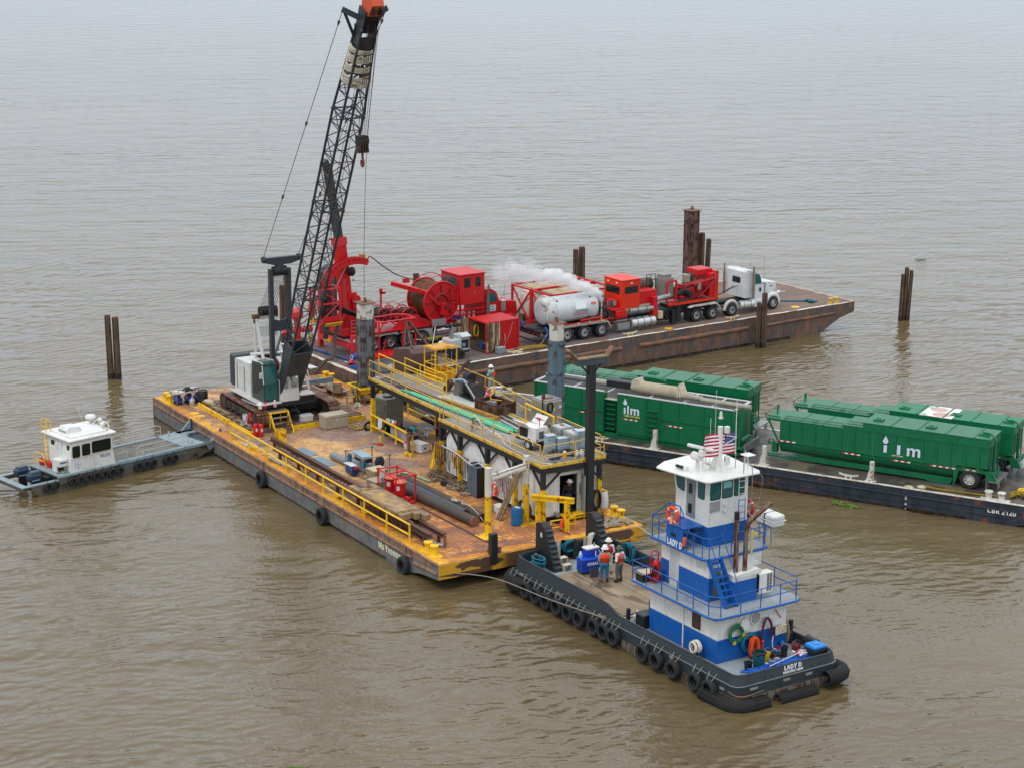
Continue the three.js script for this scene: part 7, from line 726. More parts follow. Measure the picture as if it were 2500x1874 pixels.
// ---------------------------------------------------------------- green tanks on the low black barge
{
const zt=ZK + 0.004,G=mGreen,GR=mGreenRoof,tape=(p,x,y,z,L)=>{const n=Math.round(L / 0.17);part(p,'reflective_tape',M('#c43a2a',0.4),...Array.from({length:n},(_,i)=>i % 2?null:cbox(x + i*0.17,y,z,0.17,0.075,0.012)));part(p,'reflective_tape',M('#e6e6e2',0.4),...Array.from({length:n},(_,i)=>i % 2?cbox(x + i*0.17,y,z,0.17,0.075,0.012):null));};
const drop=(x,y,z,s)=>{const a=[];for(let i=0;i<=14;i++){const t=Math.PI*(1 - i / 14)+ Math.PI / 2 + Math.PI*0;const k=i / 14*Math.PI*1.5 - Math.PI*1.25;a.push([x + s*0.5*Math.cos(k),y + s*0.5*Math.sin(k)]);}a.push([x,y + s*1.05]);return poly(a,z,z + 0.014,'z');};
// closed tank trailer; local: x from the hitch end (0) to the wheels, near face z = 0, far z = -w
function closedTank(label,u,v,{wheels=true,logo=false,patch=false}={}){
const t=thing('tank_trailer',label,'tank trailer','K',[u,zt,-v],{turn:-0.008}),w=2.15,L=12.3,n=part;
const low=1.0,prof=(z)=>z,xs=[0.6,4.05,5.15,11.95];
// body with a rounded belly
const belly=[[0,1.25],[0.0,1.1],[-0.04,0.9],[-0.14,0.68],[-0.3,0.5],[-0.5,0.42],[-w + 0.5,0.42],[-w + 0.3,0.5],[-w + 0.14,0.68],[-w + 0.04,0.9],[-w,1.1],[-w,1.25]];
n(t,'belly',G,poly(belly,0.5,10.25,'x'));n(t,'body',G,box(0.5,11.9,1.25,2.42,-w,0));n(t,'raised_body',G,box(4.05,11.9,2.42,2.62,-w,0));n(t,'cap_body',G,box(5.15,11.95,2.45,2.92,-w - 0.03,0.03));
n(t,'roof',GR,box(0.45,4.07,2.42,2.45,-w - 0.02,0.02));n(t,'roof',GR,box(4.03,5.17,2.62,2.65,-w - 0.02,0.02));n(t,'roof',patch?M('#ffffff',0.45,{map:texture(256,128,(i,x,y)=>{const d1=Math.hypot((x - 0.16)*3.1,y - 0.75),d2=Math.hypot((x - 0.1)*3.1,y - 0.3),q=N2[Math.floor(y*250)*512 + Math.floor(x*511)];let c=mix3([11,112,73],[16,118,80],N1[Math.floor(y*400)*512 + Math.floor(x*500)]);c=mix3(c,[226,226,220],sstep(0.5,0.6,(x<0.26?0.75:0.2)*(0.6 + 0.6*q)));c=mix3(c,[186,140,128],(1 - sstep(0.2,0.26,d1))*0.8 +(1 - sstep(0.18,0.24,d2))*0.8);return c;},6.8,2.2)}):GR,box(5.12,11.98,2.92,2.95,-w - 0.05,0.05));
for(const x of[6.65,8.1,9.6,11.1])n(t,'roof_rib',G,bar([x,2.96,0.05],[x - 0.0,2.97,-w - 0.05],0.035,6));for(const x of[1.6,2.9])n(t,'roof_rib',GR,bar([x,2.45,0.02],[x,2.46,-w],0.025,6));for(const x of[5.75,8.6,11.45])n(t,'hatch',GR,cbox(x,2.99,-0.85,0.52,0.1,0.48,[0,0,0],0.02),cbox(x,3.06,-0.85,0.3,0.03,0.08));
for(let i=0;i<15;i++){const x=0.95 + i*0.745,top=x<4.05?2.4:x<5.15?2.6:2.44;n(t,'side_rib',G,box(x,x + 0.085,1.1,top,0,0.045));}n(t,'side_rail',GR,box(0.4,11.6,1.14,1.19,0.0,0.06));for(let i=0;i<4;i++)n(t,'end_rib',G,box(11.95,12.0,0.9,2.45,-0.3 - i*0.5,-0.22 - i*0.5));
n(t,'skirt',G,poly([[1.4,0.34],[1.55,0.12],[8.6,0.12],[8.75,0.02],[9.9,0.02],[10.1,0.42],[1.3,0.42]],-0.28,-0.24,'z'));n(t,'skirt_joint',GR,...[2.5,4.1,5.7,7.3].map((x)=>box(x,x + 0.04,0.14,0.42,-0.24,-0.225)));
n(t,'nose',G,box(-0.3,0.5,2.3,2.44,-w,0),beam([-0.2,2.3,-0.1],[0.5,0.9,-0.1],0.08),beam([-0.2,2.3,-w + 0.1],[0.5,0.9,-w + 0.1],0.08));n(t,'nose_rail',G,bar([-0.35,2.7,-0.05],[-0.35,2.7,-w],0.03),bar([-0.35,2.42,-0.05],[-0.35,2.7,-0.05],0.03),bar([-0.35,2.42,-w],[-0.35,2.7,-w],0.03),bar([-0.1,2.44,-1.2],[-0.1,2.95,-1.2],0.04),bar([-0.35,2.5,-0.3],[0.4,2.5,-0.3],0.04));n(t,'valve',G,bar([-0.3,0.85,-0.5],[0.5,0.85,-0.5],0.1,8),torus(-0.1,0.95,-0.4,0.16,0.03,'z'),cbox(0.1,0.6,-0.5,0.3,0.5,0.3),bar([-0.4,0.3,-0.2],[0.6,0.3,-0.2],0.05),box(-0.2,1.3,0.1,0.2,-0.5,-0.2));
// fold-down rails on the low roof
const rail=[];for(const z of[-0.12,-0.62])rail.push(bar([0.6,2.52,z],[3.95,2.52,z],0.022,5),bar([4.15,2.72,z],[5.1,2.72,z],0.022,5));for(const x of[0.7,2.3,2.45,3.9])rail.push(bar([x,2.5,-0.12],[x,2.52,-0.62],0.022,5));n(t,'folded_rail',M('#0c5a3c',0.5),...rail).userData.kind='stuff';
n(t,'vent_pipe',GR,tube([[11.3,3.05,-0.9],[11.7,3.12,-0.7],[11.98,3.05,-0.55],[12.12,2.8,-0.5],[12.12,1.2,-0.5],[12.12,0.9,-0.5]],0.06,7,24,false,0.15));n(t,'rear_valve',G,cylZ(12.15,0.9,-1.3,-0.4,0.12,10),torus(12.3,1.1,-0.8,0.16,0.03,'x'));n(t,'rear_bumper',mSteel,box(12.0,12.5,0.55,0.63,-w,0.02),box(12.42,12.48,0.2,0.62,-w + 0.2,-w + 0.5),box(12.42,12.48,0.2,0.62,-0.5,-0.2));n(t,'mud_flap',M('#6f7a78',0.6),box(11.85,11.88,0.1,0.85,-0.65,-0.05),box(11.85,11.88,0.1,0.85,-w + 0.05,-w + 0.65));
n(t,'wheel_arch',G,poly([[10.15,0.02],[10.15,1.14],[12.2,1.14],[12.45,0.6],[11.9,0.62],[11.8,0.98],[10.4,0.98],[10.3,0.4]],-0.1,0.02,'z'));
if(wheels){wheel(t,11.0,0.53,-0.12,0.53,0.3,mWhiteOld,1);wheel(t,11.0,0.53,-0.5,0.53,0.3,mWhiteOld,1);wheel(t,11.0,0.53,-w + 0.15,0.53,0.3,mWhiteOld,-1);n(t,'axle',mDark,bar([11,0.53,0],[11,0.53,-w],0.08));}
tape(t,0.5,1.2,0.068,1.05);tape(t,4.15,1.02,0.045,1.05);tape(t,6.9,1.02,0.045,1.05);tape(t,8.95,1.05,0.045,1.35);tape(t,10.7,1.1,0.03,0.85);
if(logo){const m=M('#d4dcec',0.5);const lg=n(t,'logo_letter',m,box(6.35,6.53,1.4,1.82,0.05,0.065));lg.userData.label='white letters i l m with a drop as the dot';n(t,'logo_drop',m,drop(6.44,2.05,0.05,0.3));n(t,'logo_letter',m,box(7.08,7.26,1.38,1.92,0.05,0.065));n(t,'logo_letter',m,xf(text('m',0.62,{wide:0.72}),[7.98,1.38,0.05]));n(t,'phone_number',M('#dfe2c8',0.5),xf(text('1-800-737-4055',0.075,{wide:0.62}),[7.1,1.26,0.05]));n(t,'paint_splash',M('#2c9c78',0.5),beam([5.75,1.15,0.05],[5.78,2.4,0.05],0.02,0.02),beam([5.85,0.9,0.03],[5.8,1.18,0.06],0.05,0.02));}
t.scale.x=1.06;
return t;
}
closedTank('front green tank trailer with large ilm letters and white wheel',-2.05,1.75,{logo:true});
closedTank('green tank trailer with rust stained white roof patches behind the lettered one',-1.55,5.0,{patch:true});
closedTank('green tank trailer behind the open topped tank, with clean roof hatches',-17.5,5.25,{});
// open topped tank
const t=thing('open_tank','open topped green mud tank with ilm logo, ladders and pumps lying across it','tank','K',[-17.2,zt,-1.35],{turn:-0.03}),L=13.2,w=2.45,H=2.75,n=part;
n(t,'side_wall',G,box(0,4.75,0.3,H,-0.07,0));n(t,'side_wall',G,box(5.65,L,0.3,H,-0.07,0));n(t,'notch_wall',G,box(4.75,5.65,0.3,H - 0.42,-0.45,-0.4),box(4.72,4.78,0.3,H - 0.1,-0.42,-0.05),box(5.62,5.68,0.3,H,-0.42,-0.05));n(t,'side_wall',G,box(0,L,0.3,H,-w,-w + 0.07));n(t,'end_wall',G,box(0,0.07,0.3,H,-w + 0.07,-0.07),box(L - 0.07,L,0.3,H,-w + 0.07,-0.07));n(t,'floor',M('#55585a',0.8),box(0.07,L - 0.07,0.4,0.45,-w + 0.07,-0.4));
const ins=M('#8c8f92',0.6,{map:tGrime});n(t,'inner_lining',ins,box(0.08,4.7,0.5,H - 0.05,-0.09,-0.075),box(0.08,L - 0.08,0.5,H - 0.05,-w + 0.075,-w + 0.09),box(0.075,0.09,0.5,H - 0.05,-w + 0.1,-0.1),box(L - 0.09,L - 0.075,0.5,H - 0.05,-w + 0.1,-0.1));n(t,'sludge',M('#7c7672',0.7,{map:tGrime}),box(0.1,L - 0.1,2.05,2.1,-w + 0.1,-0.46));
const rim=M('#c8cbcd',0.5,{map:tGrime});n(t,'rim',rim,box(-0.03,4.75,H,H + 0.05,-0.14,0.03),box(5.65,L + 0.03,H,H + 0.05,-0.14,0.03),box(-0.03,L + 0.03,H,H + 0.05,-w - 0.03,-w + 0.14),box(-0.03,0.14,H,H + 0.05,-w,0),box(L - 0.14,L + 0.03,H,H + 0.05,-w,0));for(const x of[2.6,4.9,7.6,9.8,11.6])n(t,'cross_beam',rim,box(x,x + 0.1,H - 0.02,H + 0.03,-w + 0.1,-0.1));
for(let i=0;i<11;i++){const x=[0.05,1.55,3.15,3.95,4.68,5.68,7.55,8.4,9.6,11.2,12.9][i];n(t,'side_rib',G,box(x,x + 0.09,0.3,H - 0.02,0,0.05));}n(t,'side_rail',GR,box(0.1,4.7,1.52,1.58,0,0.055),box(8.4,12.6,1.6,1.66,0,0.055));n(t,'skid',G,box(0.3,L - 1.5,0,0.3,-0.25,-0.1),box(0.3,L - 1.5,0,0.3,-w + 0.1,-w + 0.25),box(L - 3,L + 0.3,0.1,0.3,-w,-0.05));n(t,'logo_panel',G,box(5.75,7.5,0.45,H - 0.06,0,0.035));
for(const x of[4.85,7.6])for(let i=0;i<6;i++)n(t,'ladder_rung',GR,x<5?cbox(x + 0.36,0.55 + i*0.3,-0.12,0.62,0.05,0.24):cbox(x + 0.4,0.55 + i*0.3,0.08,0.66,0.05,0.14));n(t,'wall_step',M('#a9b09a',0.6),box(4.8,5.6,H - 0.44,H - 0.41,-0.4,-0.02));
const m=M('#dbe4ee',0.5);n(t,'logo',m,xf(text('ılm',0.5,{wide:1.0}),[6.62,1.62,0.04])).userData.label='white logo ilm with a drop shaped dot';n(t,'logo_drop',m,drop(6.2,2.28,0.04,0.26));n(t,'phone_number',M('#e2d65a',0.5),xf(text('1-800-737-4055',0.11,{wide:1.05}),[6.65,1.46,0.04]));tape(t,0.6 + 2.6,1.34,0.06,1.2);tape(t,6.1,1.3,0.045,0.95);tape(t,9.0,1.3,0.06,1.05);
n(t,'rear_gear',G,box(L,L + 0.5,0.5,0.6,-w,0),bar([L + 0.2,0.6,-0.3],[L + 0.2,2.6,-0.3],0.08,8),bar([L + 0.2,0.9,-w + 0.3],[L + 0.2,2.2,-w + 0.3],0.08,8),cylZ(L + 0.25,0.95,-1.6,-0.4,0.14,10),...[0,1,2,3,4].map((i)=>bar([L + 0.15,0.8 + i*0.35,-0.75],[L + 0.15,0.8 + i*0.35,-0.35],0.025)));n(t,'rear_bumper',mSteel,box(L + 0.5,L + 0.6,0.3,0.75,-w,-0.3));
// pumps lying on top
const mp=thing('mud_pump','long tan canvas wrapped pump lying across the open tank top','pump','K',[-10.6,zt + H + 0.06,-2.1],{turn:-0.06});n(mp,'canvas_body',M('#b3a68f',0.85,{map:tGrime}),cylX(0,2.7,0.28,0,0.38,14),cylX(-0.35,0,0.25,0,0.3,12));n(mp,'canvas_hood',M('#bfb39d',0.85),poly([[-0.4,0.2],[0.3,0.4],[0.1,0.85],[-0.3,0.7]],-0.3,0.3,'z'),poly([[2.6,0.1],[2.8,0.9],[3.1,0.2]],-0.35,0.35,'z'));n(mp,'suction_pipe',M('#a39c8e',0.6,{map:tGrime}),cylX(2.9,4.3,0.2,0.1,0.22,12,0.14),cylX(4.2,7.4,0.14,0.15,0.15,12));n(mp,'rope',M('#cfc8ba',0.9),torus(2.75,0.28,0,0.4,0.03,'x'),torus(2.9,0.28,0,0.38,0.03,'x'));
const mp2=thing('pump_motor','dark motor box with grey pipe lying at the left of the open tank top','pump','K',[-12.6,zt + H + 0.05,-2.55],{turn:-0.02});n(mp2,'motor',paint('#23262c',0.45),box(-0.2,1.7,0,0.42,-0.35,0.3,0.05));n(mp2,'pipe',paint('#6a6c6e',0.5),cylX(-4.4,-0.2,0.14,0.05,0.14,12));n(mp2,'sleeve',M('#9b958a',0.6),cylX(-1.4,-0.2,0.16,0.1,0.2,12));n(mp2,'green_hose',GR,tube([[1.4,0.4,-0.2],[2.0,0.7,-0.3],[2.8,0.72,-0.4],[3.4,0.6,-0.5]],0.08,8));
// barge odds
const yr=thing('yellow_rope','yellow and black rope running along the black barge deck to a heap','rope','K',[9.5,zt,-0.7],{abs:true});n(yr,'rope',mRopeYel,tube([[7.4,zt + 0.05,-0.75],[8.2,zt + 0.05,-0.62],[9.6,zt + 0.05,-0.7],[10.8,zt + 0.06,-0.75]],0.05,6,30),tube([[7.45,zt + 0.08,-0.8],[8.1,zt + 0.06,-0.66],[9.6,zt + 0.07,-0.66],[11.4,zt + 0.06,-0.9]],0.04,6,30));const yr2=thing('yellow_rope','yellow and black rope heaped at the right end of the black barge','rope','K',[12.6,zt,-1.5]);n(yr2,'rope',mRopeYel,...tangle(0,0,0,1.2,1.0,9,0.06,71,0.14));n(yr2,'dark_rope',M('#3a3524',0.9),...tangle(0.1,0,0.1,1.1,0.9,6,0.05,72,0.14));const ys=thing('yellow_sling','bright yellow sling hanging behind the rope heap','sling','K',[12.4,zt,-2.4]);n(ys,'strap',mYelPlain,...hank(0,0.12,0,0.6,0.4,4,0.05,'y',0.12,5));n(ys,'hook',mRust,torus(0.3,0.1,0.1,0.08,0.03,'y'));
bucket('pail','white bucket on the left end of the black barge beside the worker','K',[-21.9,zt,-7.0],'#e6e4dd',0.2,0.45);const wl=thing('white_box','white box with loose lid lying by the worker at the barge end','box','K',[-22.6,zt,-6.6]);n(wl,'lid',mPlasticWhite,cbox(0,0.5,0,0.9,0.1,0.35,[0,0,0.15],0.02));n(wl,'box',mPlasticWhite,box(-0.35,0.35,0,0.42,-0.16,0.16));
for(const[l,f,x,z,s]of[['floating clump of green water plants beside the black barge','K',3.6,0.9,1],['small green floating plants right of the tug','W',32.5,22.5,0.5],['tiny green floating plants left of the tug','W',-8.3,28.5,0.4],['floating plants far out right on the open river','W',37,-78,0.6],['floating plants beyond the equipment barge at the right','W',44,-48,0.6]]){const o=thing('water_plant',l,'water plants',f,[x,0,z]);n(o,'leaf',M('#4f7a1e',0.6),...Array.from({length:60},()=>{const a=rr(0,6.28),r=Math.sqrt(R0())*s;return cbox(Math.cos(a)*r,0.04 + R0()*0.1*s,Math.sin(a)*r*0.4,0.16*s,0.012,0.08*s,[rr(-0.6,0.6),rr(0,3),rr(-0.6,0.6)]);})).userData.kind='stuff';n(o,'stem',M('#6f7a3a',0.8),...Array.from({length:8},()=>bar([rr(-0.6,0.6)*s,0.02,rr(-0.2,0.2)*s],[rr(-0.7,0.7)*s,0.1,rr(-0.25,0.25)*s],0.012,4)));}
}

// ---------------------------------------------------------------- gear on the equipment barge
{
const R='R',z0=ZR + 0.004,n=part,P=mRed,PK=mRedPink;
const axle=(t,u,zn,zf,r=0.52,w=0.28)=>{wheel(t,u,z0 + r,zn - w / 2,r,w,mChrome,1);wheel(t,u,z0 + r,zn - 0.5,r,w,mChrome,1);wheel(t,u,z0 + r,zf + w / 2,r,w,mChrome,-1);n(t,'axle',mDark,bar([u,z0 + r,zn],[u,z0 + r,zf],0.09));};
// ---- coil tubing trailer with its tractor
const ct=thing('coil_tubing_trailer','red coil tubing trailer with huge brown reel and red control cabin','trailer',R,[8.5,z0,-7.3],{abs:true});
n(ct,'frame',mDark,box(2.2,13,3.05,3.3,-7.8,-6.9),box(2.2,13,3.2,3.34,-8.5,-6.1));n(ct,'bed',P,box(2.4,13,3.34,3.44,-8.55,-6.05));for(const u of[4.15,5.45,6.75,8.1])axle(ct,u,-6.05,-8.55);n(ct,'mudguard',paint('#9a9da0',0.5),poly([[3.4,2.95],[3.7,3.25],[6.0,3.25],[6.15,3.05],[6.0,3.15],[3.75,3.15],[3.45,2.9]],-6.35,-6.02,'z'),box(6.2,8.8,3.16,3.2,-6.35,-6.02));n(ct,'air_tank',mChrome,cylX(9.2,10.6,2.85,-6.3,0.3,14));
for(const[u,y,r]of[[5.15,4.45,0.55],[6.1,4.3,0.55],[7.15,4.15,0.62]]){const h=n(ct,'hose_reel',P,torus(u,y,-6.35,r,0.05,'z',6.283,20,5),torus(u,y,-7.4,r,0.05,'z',6.283,20,5),cylZ(u,y,-7.45,-6.3,0.2,10),...[0,1,2].map((i)=>bar([u + r*Math.cos(i*1.05),y + r*Math.sin(i*1.05),-6.35],[u - r*Math.cos(i*1.05),y - r*Math.sin(i*1.05),-6.35],0.03,4)));n(h,'wound_hose',mDark,cylZ(u,y,-7.35,-6.4,r*0.82,18));n(h,'guard_hoop',P,torus(u,y + 0.05,-6.9,r + 0.3,0.02,'z',2.4,14,4));}
n(ct,'reel_support',P,poly([[5.6,3.44],[8.0,3.44],[7.4,4.3],[6.9,4.3]],-6.3,-6.22,'z'),box(3.6,4.6,3.6,4.2,-7.2,-6.4,0.04),beam([2.6,3.5,-6.4],[4.2,4.3,-6.6],0.16,0.2),box(9.0,13,3.44,3.6,-8.5,-6.2));n(ct,'lamp_mast',P,bar([6.0,4.3,-8.2],[6.0,5.6,-8.2],0.07),cbox(6.0,5.75,-8.2,0.16,0.35,0.16),cbox(6.15,5.6,-8.2,0.4,0.16,0.16));n(ct,'stake',P,...[3.1,4.4].map((u)=>bar([u,3.4,-8.3],[u,5.1,-8.3],0.04)));
const ry=4.95,ru=9.54,rl=n(ct,'reel_flange',P,cylZ(ru,ry,-6.1,-6.02,1.38,36),torus(ru,ry,-6.0,1.42,0.07,'z',6.283,36,6));n(rl,'flange_hub',M('#7e0f14',0.5),torus(ru,ry,-6.0,0.55,0.1,'z',6.283,20,6),cylZ(ru,ry,-6.02,-5.9,0.3,14),...[0,1,2,3,4,5,6,7].map((i)=>cbox(ru + 0.95*Math.cos(i*0.785),ry + 0.95*Math.sin(i*0.785),-6.0,0.5,0.12,0.06,[0,0,i*0.785])));n(ct,'reel_flange',P,cylZ(ru,ry,-8.3,-8.2,1.38,30));for(let i=0;i<24;i++)n(ct,'tubing_turn',M(i % 3?'#5a3b20':'#6e4a26',0.6,{map:tGrime}),torus(ru,ry,-6.2 - i*0.085,1.22,0.05,'z',6.283,32,5));n(ct,'reel_drum',M('#3e2a1a',0.7),cylZ(ru,ry,-8.2,-6.1,1.2,26));
n(ct,'reel_hoop',P,torus(ru,ry + 0.15,-6.3,1.65,0.03,'z',2.8,24,4),torus(ru,ry + 0.15,-7.6,1.65,0.03,'z',2.8,24,4),...[0.4,1.1,1.9,2.6].map((a)=>bar([ru + 1.65*Math.cos(a),ry + 0.15 + 1.65*Math.sin(a),-6.3],[ru + 1.65*Math.cos(a),ry + 0.15 + 1.65*Math.sin(a),-7.6],0.025,4)));n(ct,'levelwind_arm',P,beam([7.0,6.15,-8.4],[8.6,5.65,-6.0],0.3,0.28),beam([8.3,5.75,-6.1],[9.3,4.8,-5.85],0.14,0.16),cbox(7.3,6.55,-7.0,0.4,0.3,0.3),cbox(9.6,4.5,-5.8,0.5,0.8,0.3));n(ct,'drive_motor',M('#8c1218',0.5),cylZ(9.8,4.7,-5.9,-5.55,0.2,12));n(ct,'grating_step',mSteel,cbox(9.3,3.55,-5.9,1.15,0.5,0.05,[-0.2,0,0]));n(ct,'ladder_stile',P,bar([10.35,3.4,-5.9],[10.35,5.9,-5.9],0.03),bar([10.8,3.4,-5.9],[10.8,5.9,-5.9],0.03));for(let i=0;i<8;i++)n(ct,'ladder_rung',P,bar([10.35,3.6 + i*0.3,-5.9],[10.8,3.6 + i*0.3,-5.9],0.02,5));
const cb=n(ct,'control_cabin',P,box(11.1,13.2,4.5,6.62,-8.4,-6.0,0.04));n(cb,'cabin_roof',P,box(11.02,13.28,6.62,6.69,-8.48,-5.92,0.02));for(const[a,b]of[[11.45,11.98],[12.42,12.85]])n(cb,'window',mGlass,poly(rpoly(a,b,5.72,6.38,0.08),-5.998,-5.985,'z'));n(cb,'window',mGlassTeal,poly([[-8.1,5.5],[-6.4,5.5],[-6.4,6.4],[-8.1,6.4]],11.085,11.099,'x'));n(cb,'door_handle',mSteel,box(12.3,12.34,5.2,5.5,-5.99,-5.96));n(ct,'cabin_frame',P,...[[11.2,-6.1],[13.1,-6.1],[11.2,-8.3],[13.1,-8.3]].map(([u,z])=>box(u - 0.06,u + 0.06,3.4,4.5,z - 0.06,z + 0.06)),box(10.9,13.3,4.1,4.2,-6.1,-6.0),box(10.9,13.3,3.8,3.88,-6.1,-6.0));n(ct,'hydraulic_block',paint('#123f9a',0.5),cbox(10.6,3.75,-6.1,0.5,0.25,0.3),cbox(11.1,3.65,-6.1,0.3,0.2,0.3));n(ct,'white_bottle',mPlasticWhite,...[11.6,12.0,12.4].map((u)=>cyl(u,3.5,3.95,-6.2,0.08,8)));
const tr=thing('truck_tractor','red conventional truck tractor in front of the red control cabin','truck',R,[15,z0,-7.3],{abs:true});n(tr,'cab',P,poly([[13.0,3.1],[14.55,3.1],[14.6,4.3],[14.3,5.1],[13.9,5.35],[13.0,5.4]],-8.35,-6.15,'z'));n(tr,'side_window',mGlassTeal,poly([[13.5,4.4],[14.35,4.4],[14.3,4.75],[14.1,5.05],[13.5,5.1]],-6.15,-6.135,'z'));n(tr,'hood',P,poly([[14.55,3.1],[16.3,3.1],[16.35,3.6],[16.25,4.15],[14.6,4.4]],-8.0,-6.5,'z'));n(tr,'fender',P,torus(15.6,z0 + 0.5,-6.4,0.62,0.16,'z',Math.PI,14,6));n(tr,'exhaust_stack',M('#7c6f68',0.5,{metalness:0.4}),bar([13.45,3.2,-5.95],[13.45,5.0,-5.95],0.13,10),bar([13.45,5.0,-5.95],[13.5,5.75,-5.95],0.07,8));n(tr,'air_cleaner',mChrome,cyl(14.85,3.7,4.45,-6.1,0.19,14));n(tr,'door_sign',mPlasticWhite,box(13.75,14.25,3.75,4.2,-6.14,-6.13));n(tr,'sign_lettering',M('#23386a',0.5),xf(text('A',0.14,{deep:0.01}),[14.0,4.0,-6.128]),box(13.82,14.18,3.85,3.9,-6.129,-6.12));n(tr,'roof_lamp',M('#d9d4cc',0.4),cbox(14.0,5.42,-6.4,0.16,0.1,0.2));axle(tr,15.6,-6.15,-8.45);n(tr,'frame',mDark,box(12.5,16.2,2.9,3.1,-7.8,-6.9));n(tr,'mirror_bracket',mChrome,tube([[14.6,4.4,-6.1],[14.75,5.0,-5.9],[14.55,5.0,-5.85]],0.02,5));n(tr,'antenna',mDark,bar([14.9,4.5,-6.0],[14.9,6.6,-6.0],0.01,4));
// ---- mast crane unit with outriggers
const mc=thing('boom_crane','red telescopic boom crane with dark upper boom and red outrigger legs','crane',R,[2.4,z0,-7.3],{abs:true});for(const[u,z]of[[2.05,-5.35],[1.95,-9.55]]){n(mc,'outrigger_leg',PK,box(u - 0.16,u + 0.16,z0 + 0.05,3.65,z - 0.16,z + 0.16,0.02));n(mc,'outrigger_foot',mRust,box(u - 0.3,u + 0.3,z0,z0 + 0.05,z - 0.3,z + 0.3));}n(mc,'outrigger_label',mPlasticWhite,box(1.95,2.1,3.2,3.38,-5.19,-5.18));n(mc,'outrigger_beam',PK,box(1.8,2.15,2.65,3.0,-9.4,-5.5));n(mc,'yellow_plate',M('#c9a01c',0.6),box(1.78,1.8,2.7,3.0,-8.9,-7.9));n(mc,'turret',P,box(1.9,3.4,3.34,3.9,-8.2,-6.4,0.05),cyl(2.8,3.9,4.5,-7.3,0.6,14),poly([[2.2,4.4],[3.4,4.4],[3.3,6.2],[2.7,6.2]],-7.7,-7.6,'z'),poly([[2.2,4.4],[3.4,4.4],[3.3,6.2],[2.7,6.2]],-7.0,-6.9,'z'));n(mc,'slew_motor',P,cylZ(3.15,5.7,-6.9,-6.7,0.35,14),cbox(3.15,5.35,-6.8,0.5,0.5,0.2));n(mc,'lower_boom',P,beam([2.75,4.9,-7.3],[2.1,10.0,-7.2],0.55,0.75));n(mc,'boom_collar',PK,beam([2.17,9.5,-7.2],[2.1,10.05,-7.2],0.66,0.86));n(mc,'upper_boom',M('#3b3835',0.5),beam([2.1,10.0,-7.2],[1.25,14.9,-7.1],0.4,0.5));n(mc,'boom_head',M('#2f3334',0.5),beam([1.3,14.7,-7.1],[1.0,15.3,-7.1],0.5,0.4));n(mc,'lift_ram',PK,beam([2.35,4.8,-6.7],[2.2,7.2,-6.75],0.2,0.22));n(mc,'black_ball',mDark,sph(2.85,7.7,-6.8,0.3,[0.9,1.1,0.9]),torus(2.95,7.1,-6.8,0.06,0.02));n(mc,'boom_line',mDark,bar([1.2,15.1,-6.7],[1.1,8.6,-6.4],0.015,4),bar([2.3,8.8,-6.75],[2.4,7.6,-6.6],0.02,4));n(mc,'access_ladder',M('#8d8f90',0.5),...[0,1,2,3,4].map((i)=>bar([2.5,3.4 + i*0.25,-6.3],[2.9,3.45 + i*0.25,-6.2],0.02,4)),bar([2.5,3.3,-6.3],[2.5,4.5,-6.3],0.02,4),bar([2.9,3.35,-6.2],[2.9,4.55,-6.2],0.02,4));
const ij=thing('injector_head','red tubing injector cage with curved gooseneck hanging beside the red boom','injector',R,[0.8,4.5,-6.5],{abs:true});const ic=[[-0.2,-5.9],[1.4,-5.9],[1.4,-7.1],[-0.2,-7.1]];for(const[u,z]of ic)n(ij,'cage_post',PK,box(u - 0.06,u + 0.06,4.6,6.9,z - 0.06,z + 0.06));for(const y of[4.65,5.9,6.88])for(let i=0;i<4;i++){const a=ic[i],b=ic[(i + 1)% 4];n(ij,'cage_rail',PK,beam([a[0],y,a[1]],[b[0],y,b[1]],0.1));}for(let i=0;i<4;i++){const a=ic[i],b=ic[(i + 1)% 4];n(ij,'cage_brace',PK,bar([a[0],4.65,a[1]],[b[0],5.9,b[1]],0.04),bar([b[0],5.9,b[1]],[a[0],6.88,a[1]],0.04));}n(ij,'drive_head',M('#4a2326',0.6,{map:tRustTint}),box(0.3,0.95,4.8,6.6,-6.8,-6.2,0.05),cylZ(0.6,6.2,-7.0,-6.0,0.22,12),cylZ(0.6,5.4,-7.0,-6.0,0.24,12),box(0.35,0.9,6.6,7.0,-6.75,-6.25));n(ij,'side_panel',P,box(-0.3,-0.1,4.7,5.7,-7.2,-6.7),box(0.1,1.3,4.62,5.0,-5.9,-5.85));n(ij,'yellow_guard',M('#d2a81e',0.5),box(-0.25,0.1,4.45,4.95,-7.35,-7.3),box(-0.3,-0.27,4.5,4.95,-7.2,-6.5),cbox(0.8,4.5,-5.75,1.3,0.28,0.04,[0.6,0,0]));n(ij,'stripper',M('#4a4541',0.6,{map:tRustTint}),cyl(0.6,3.9,4.7,-6.5,0.3,12,0.2),cyl(0.6,3.4,3.9,-6.5,0.18,10));n(ij,'lifting_bridle',mSteel,bar([0.0,6.9,-6.5],[1.1,8.6,-6.5],0.02,4),bar([1.3,6.9,-6.5],[1.1,8.6,-6.5],0.02,4),bar([1.5,7.0,-6.4],[2.2,8.2,-6.4],0.03,5));
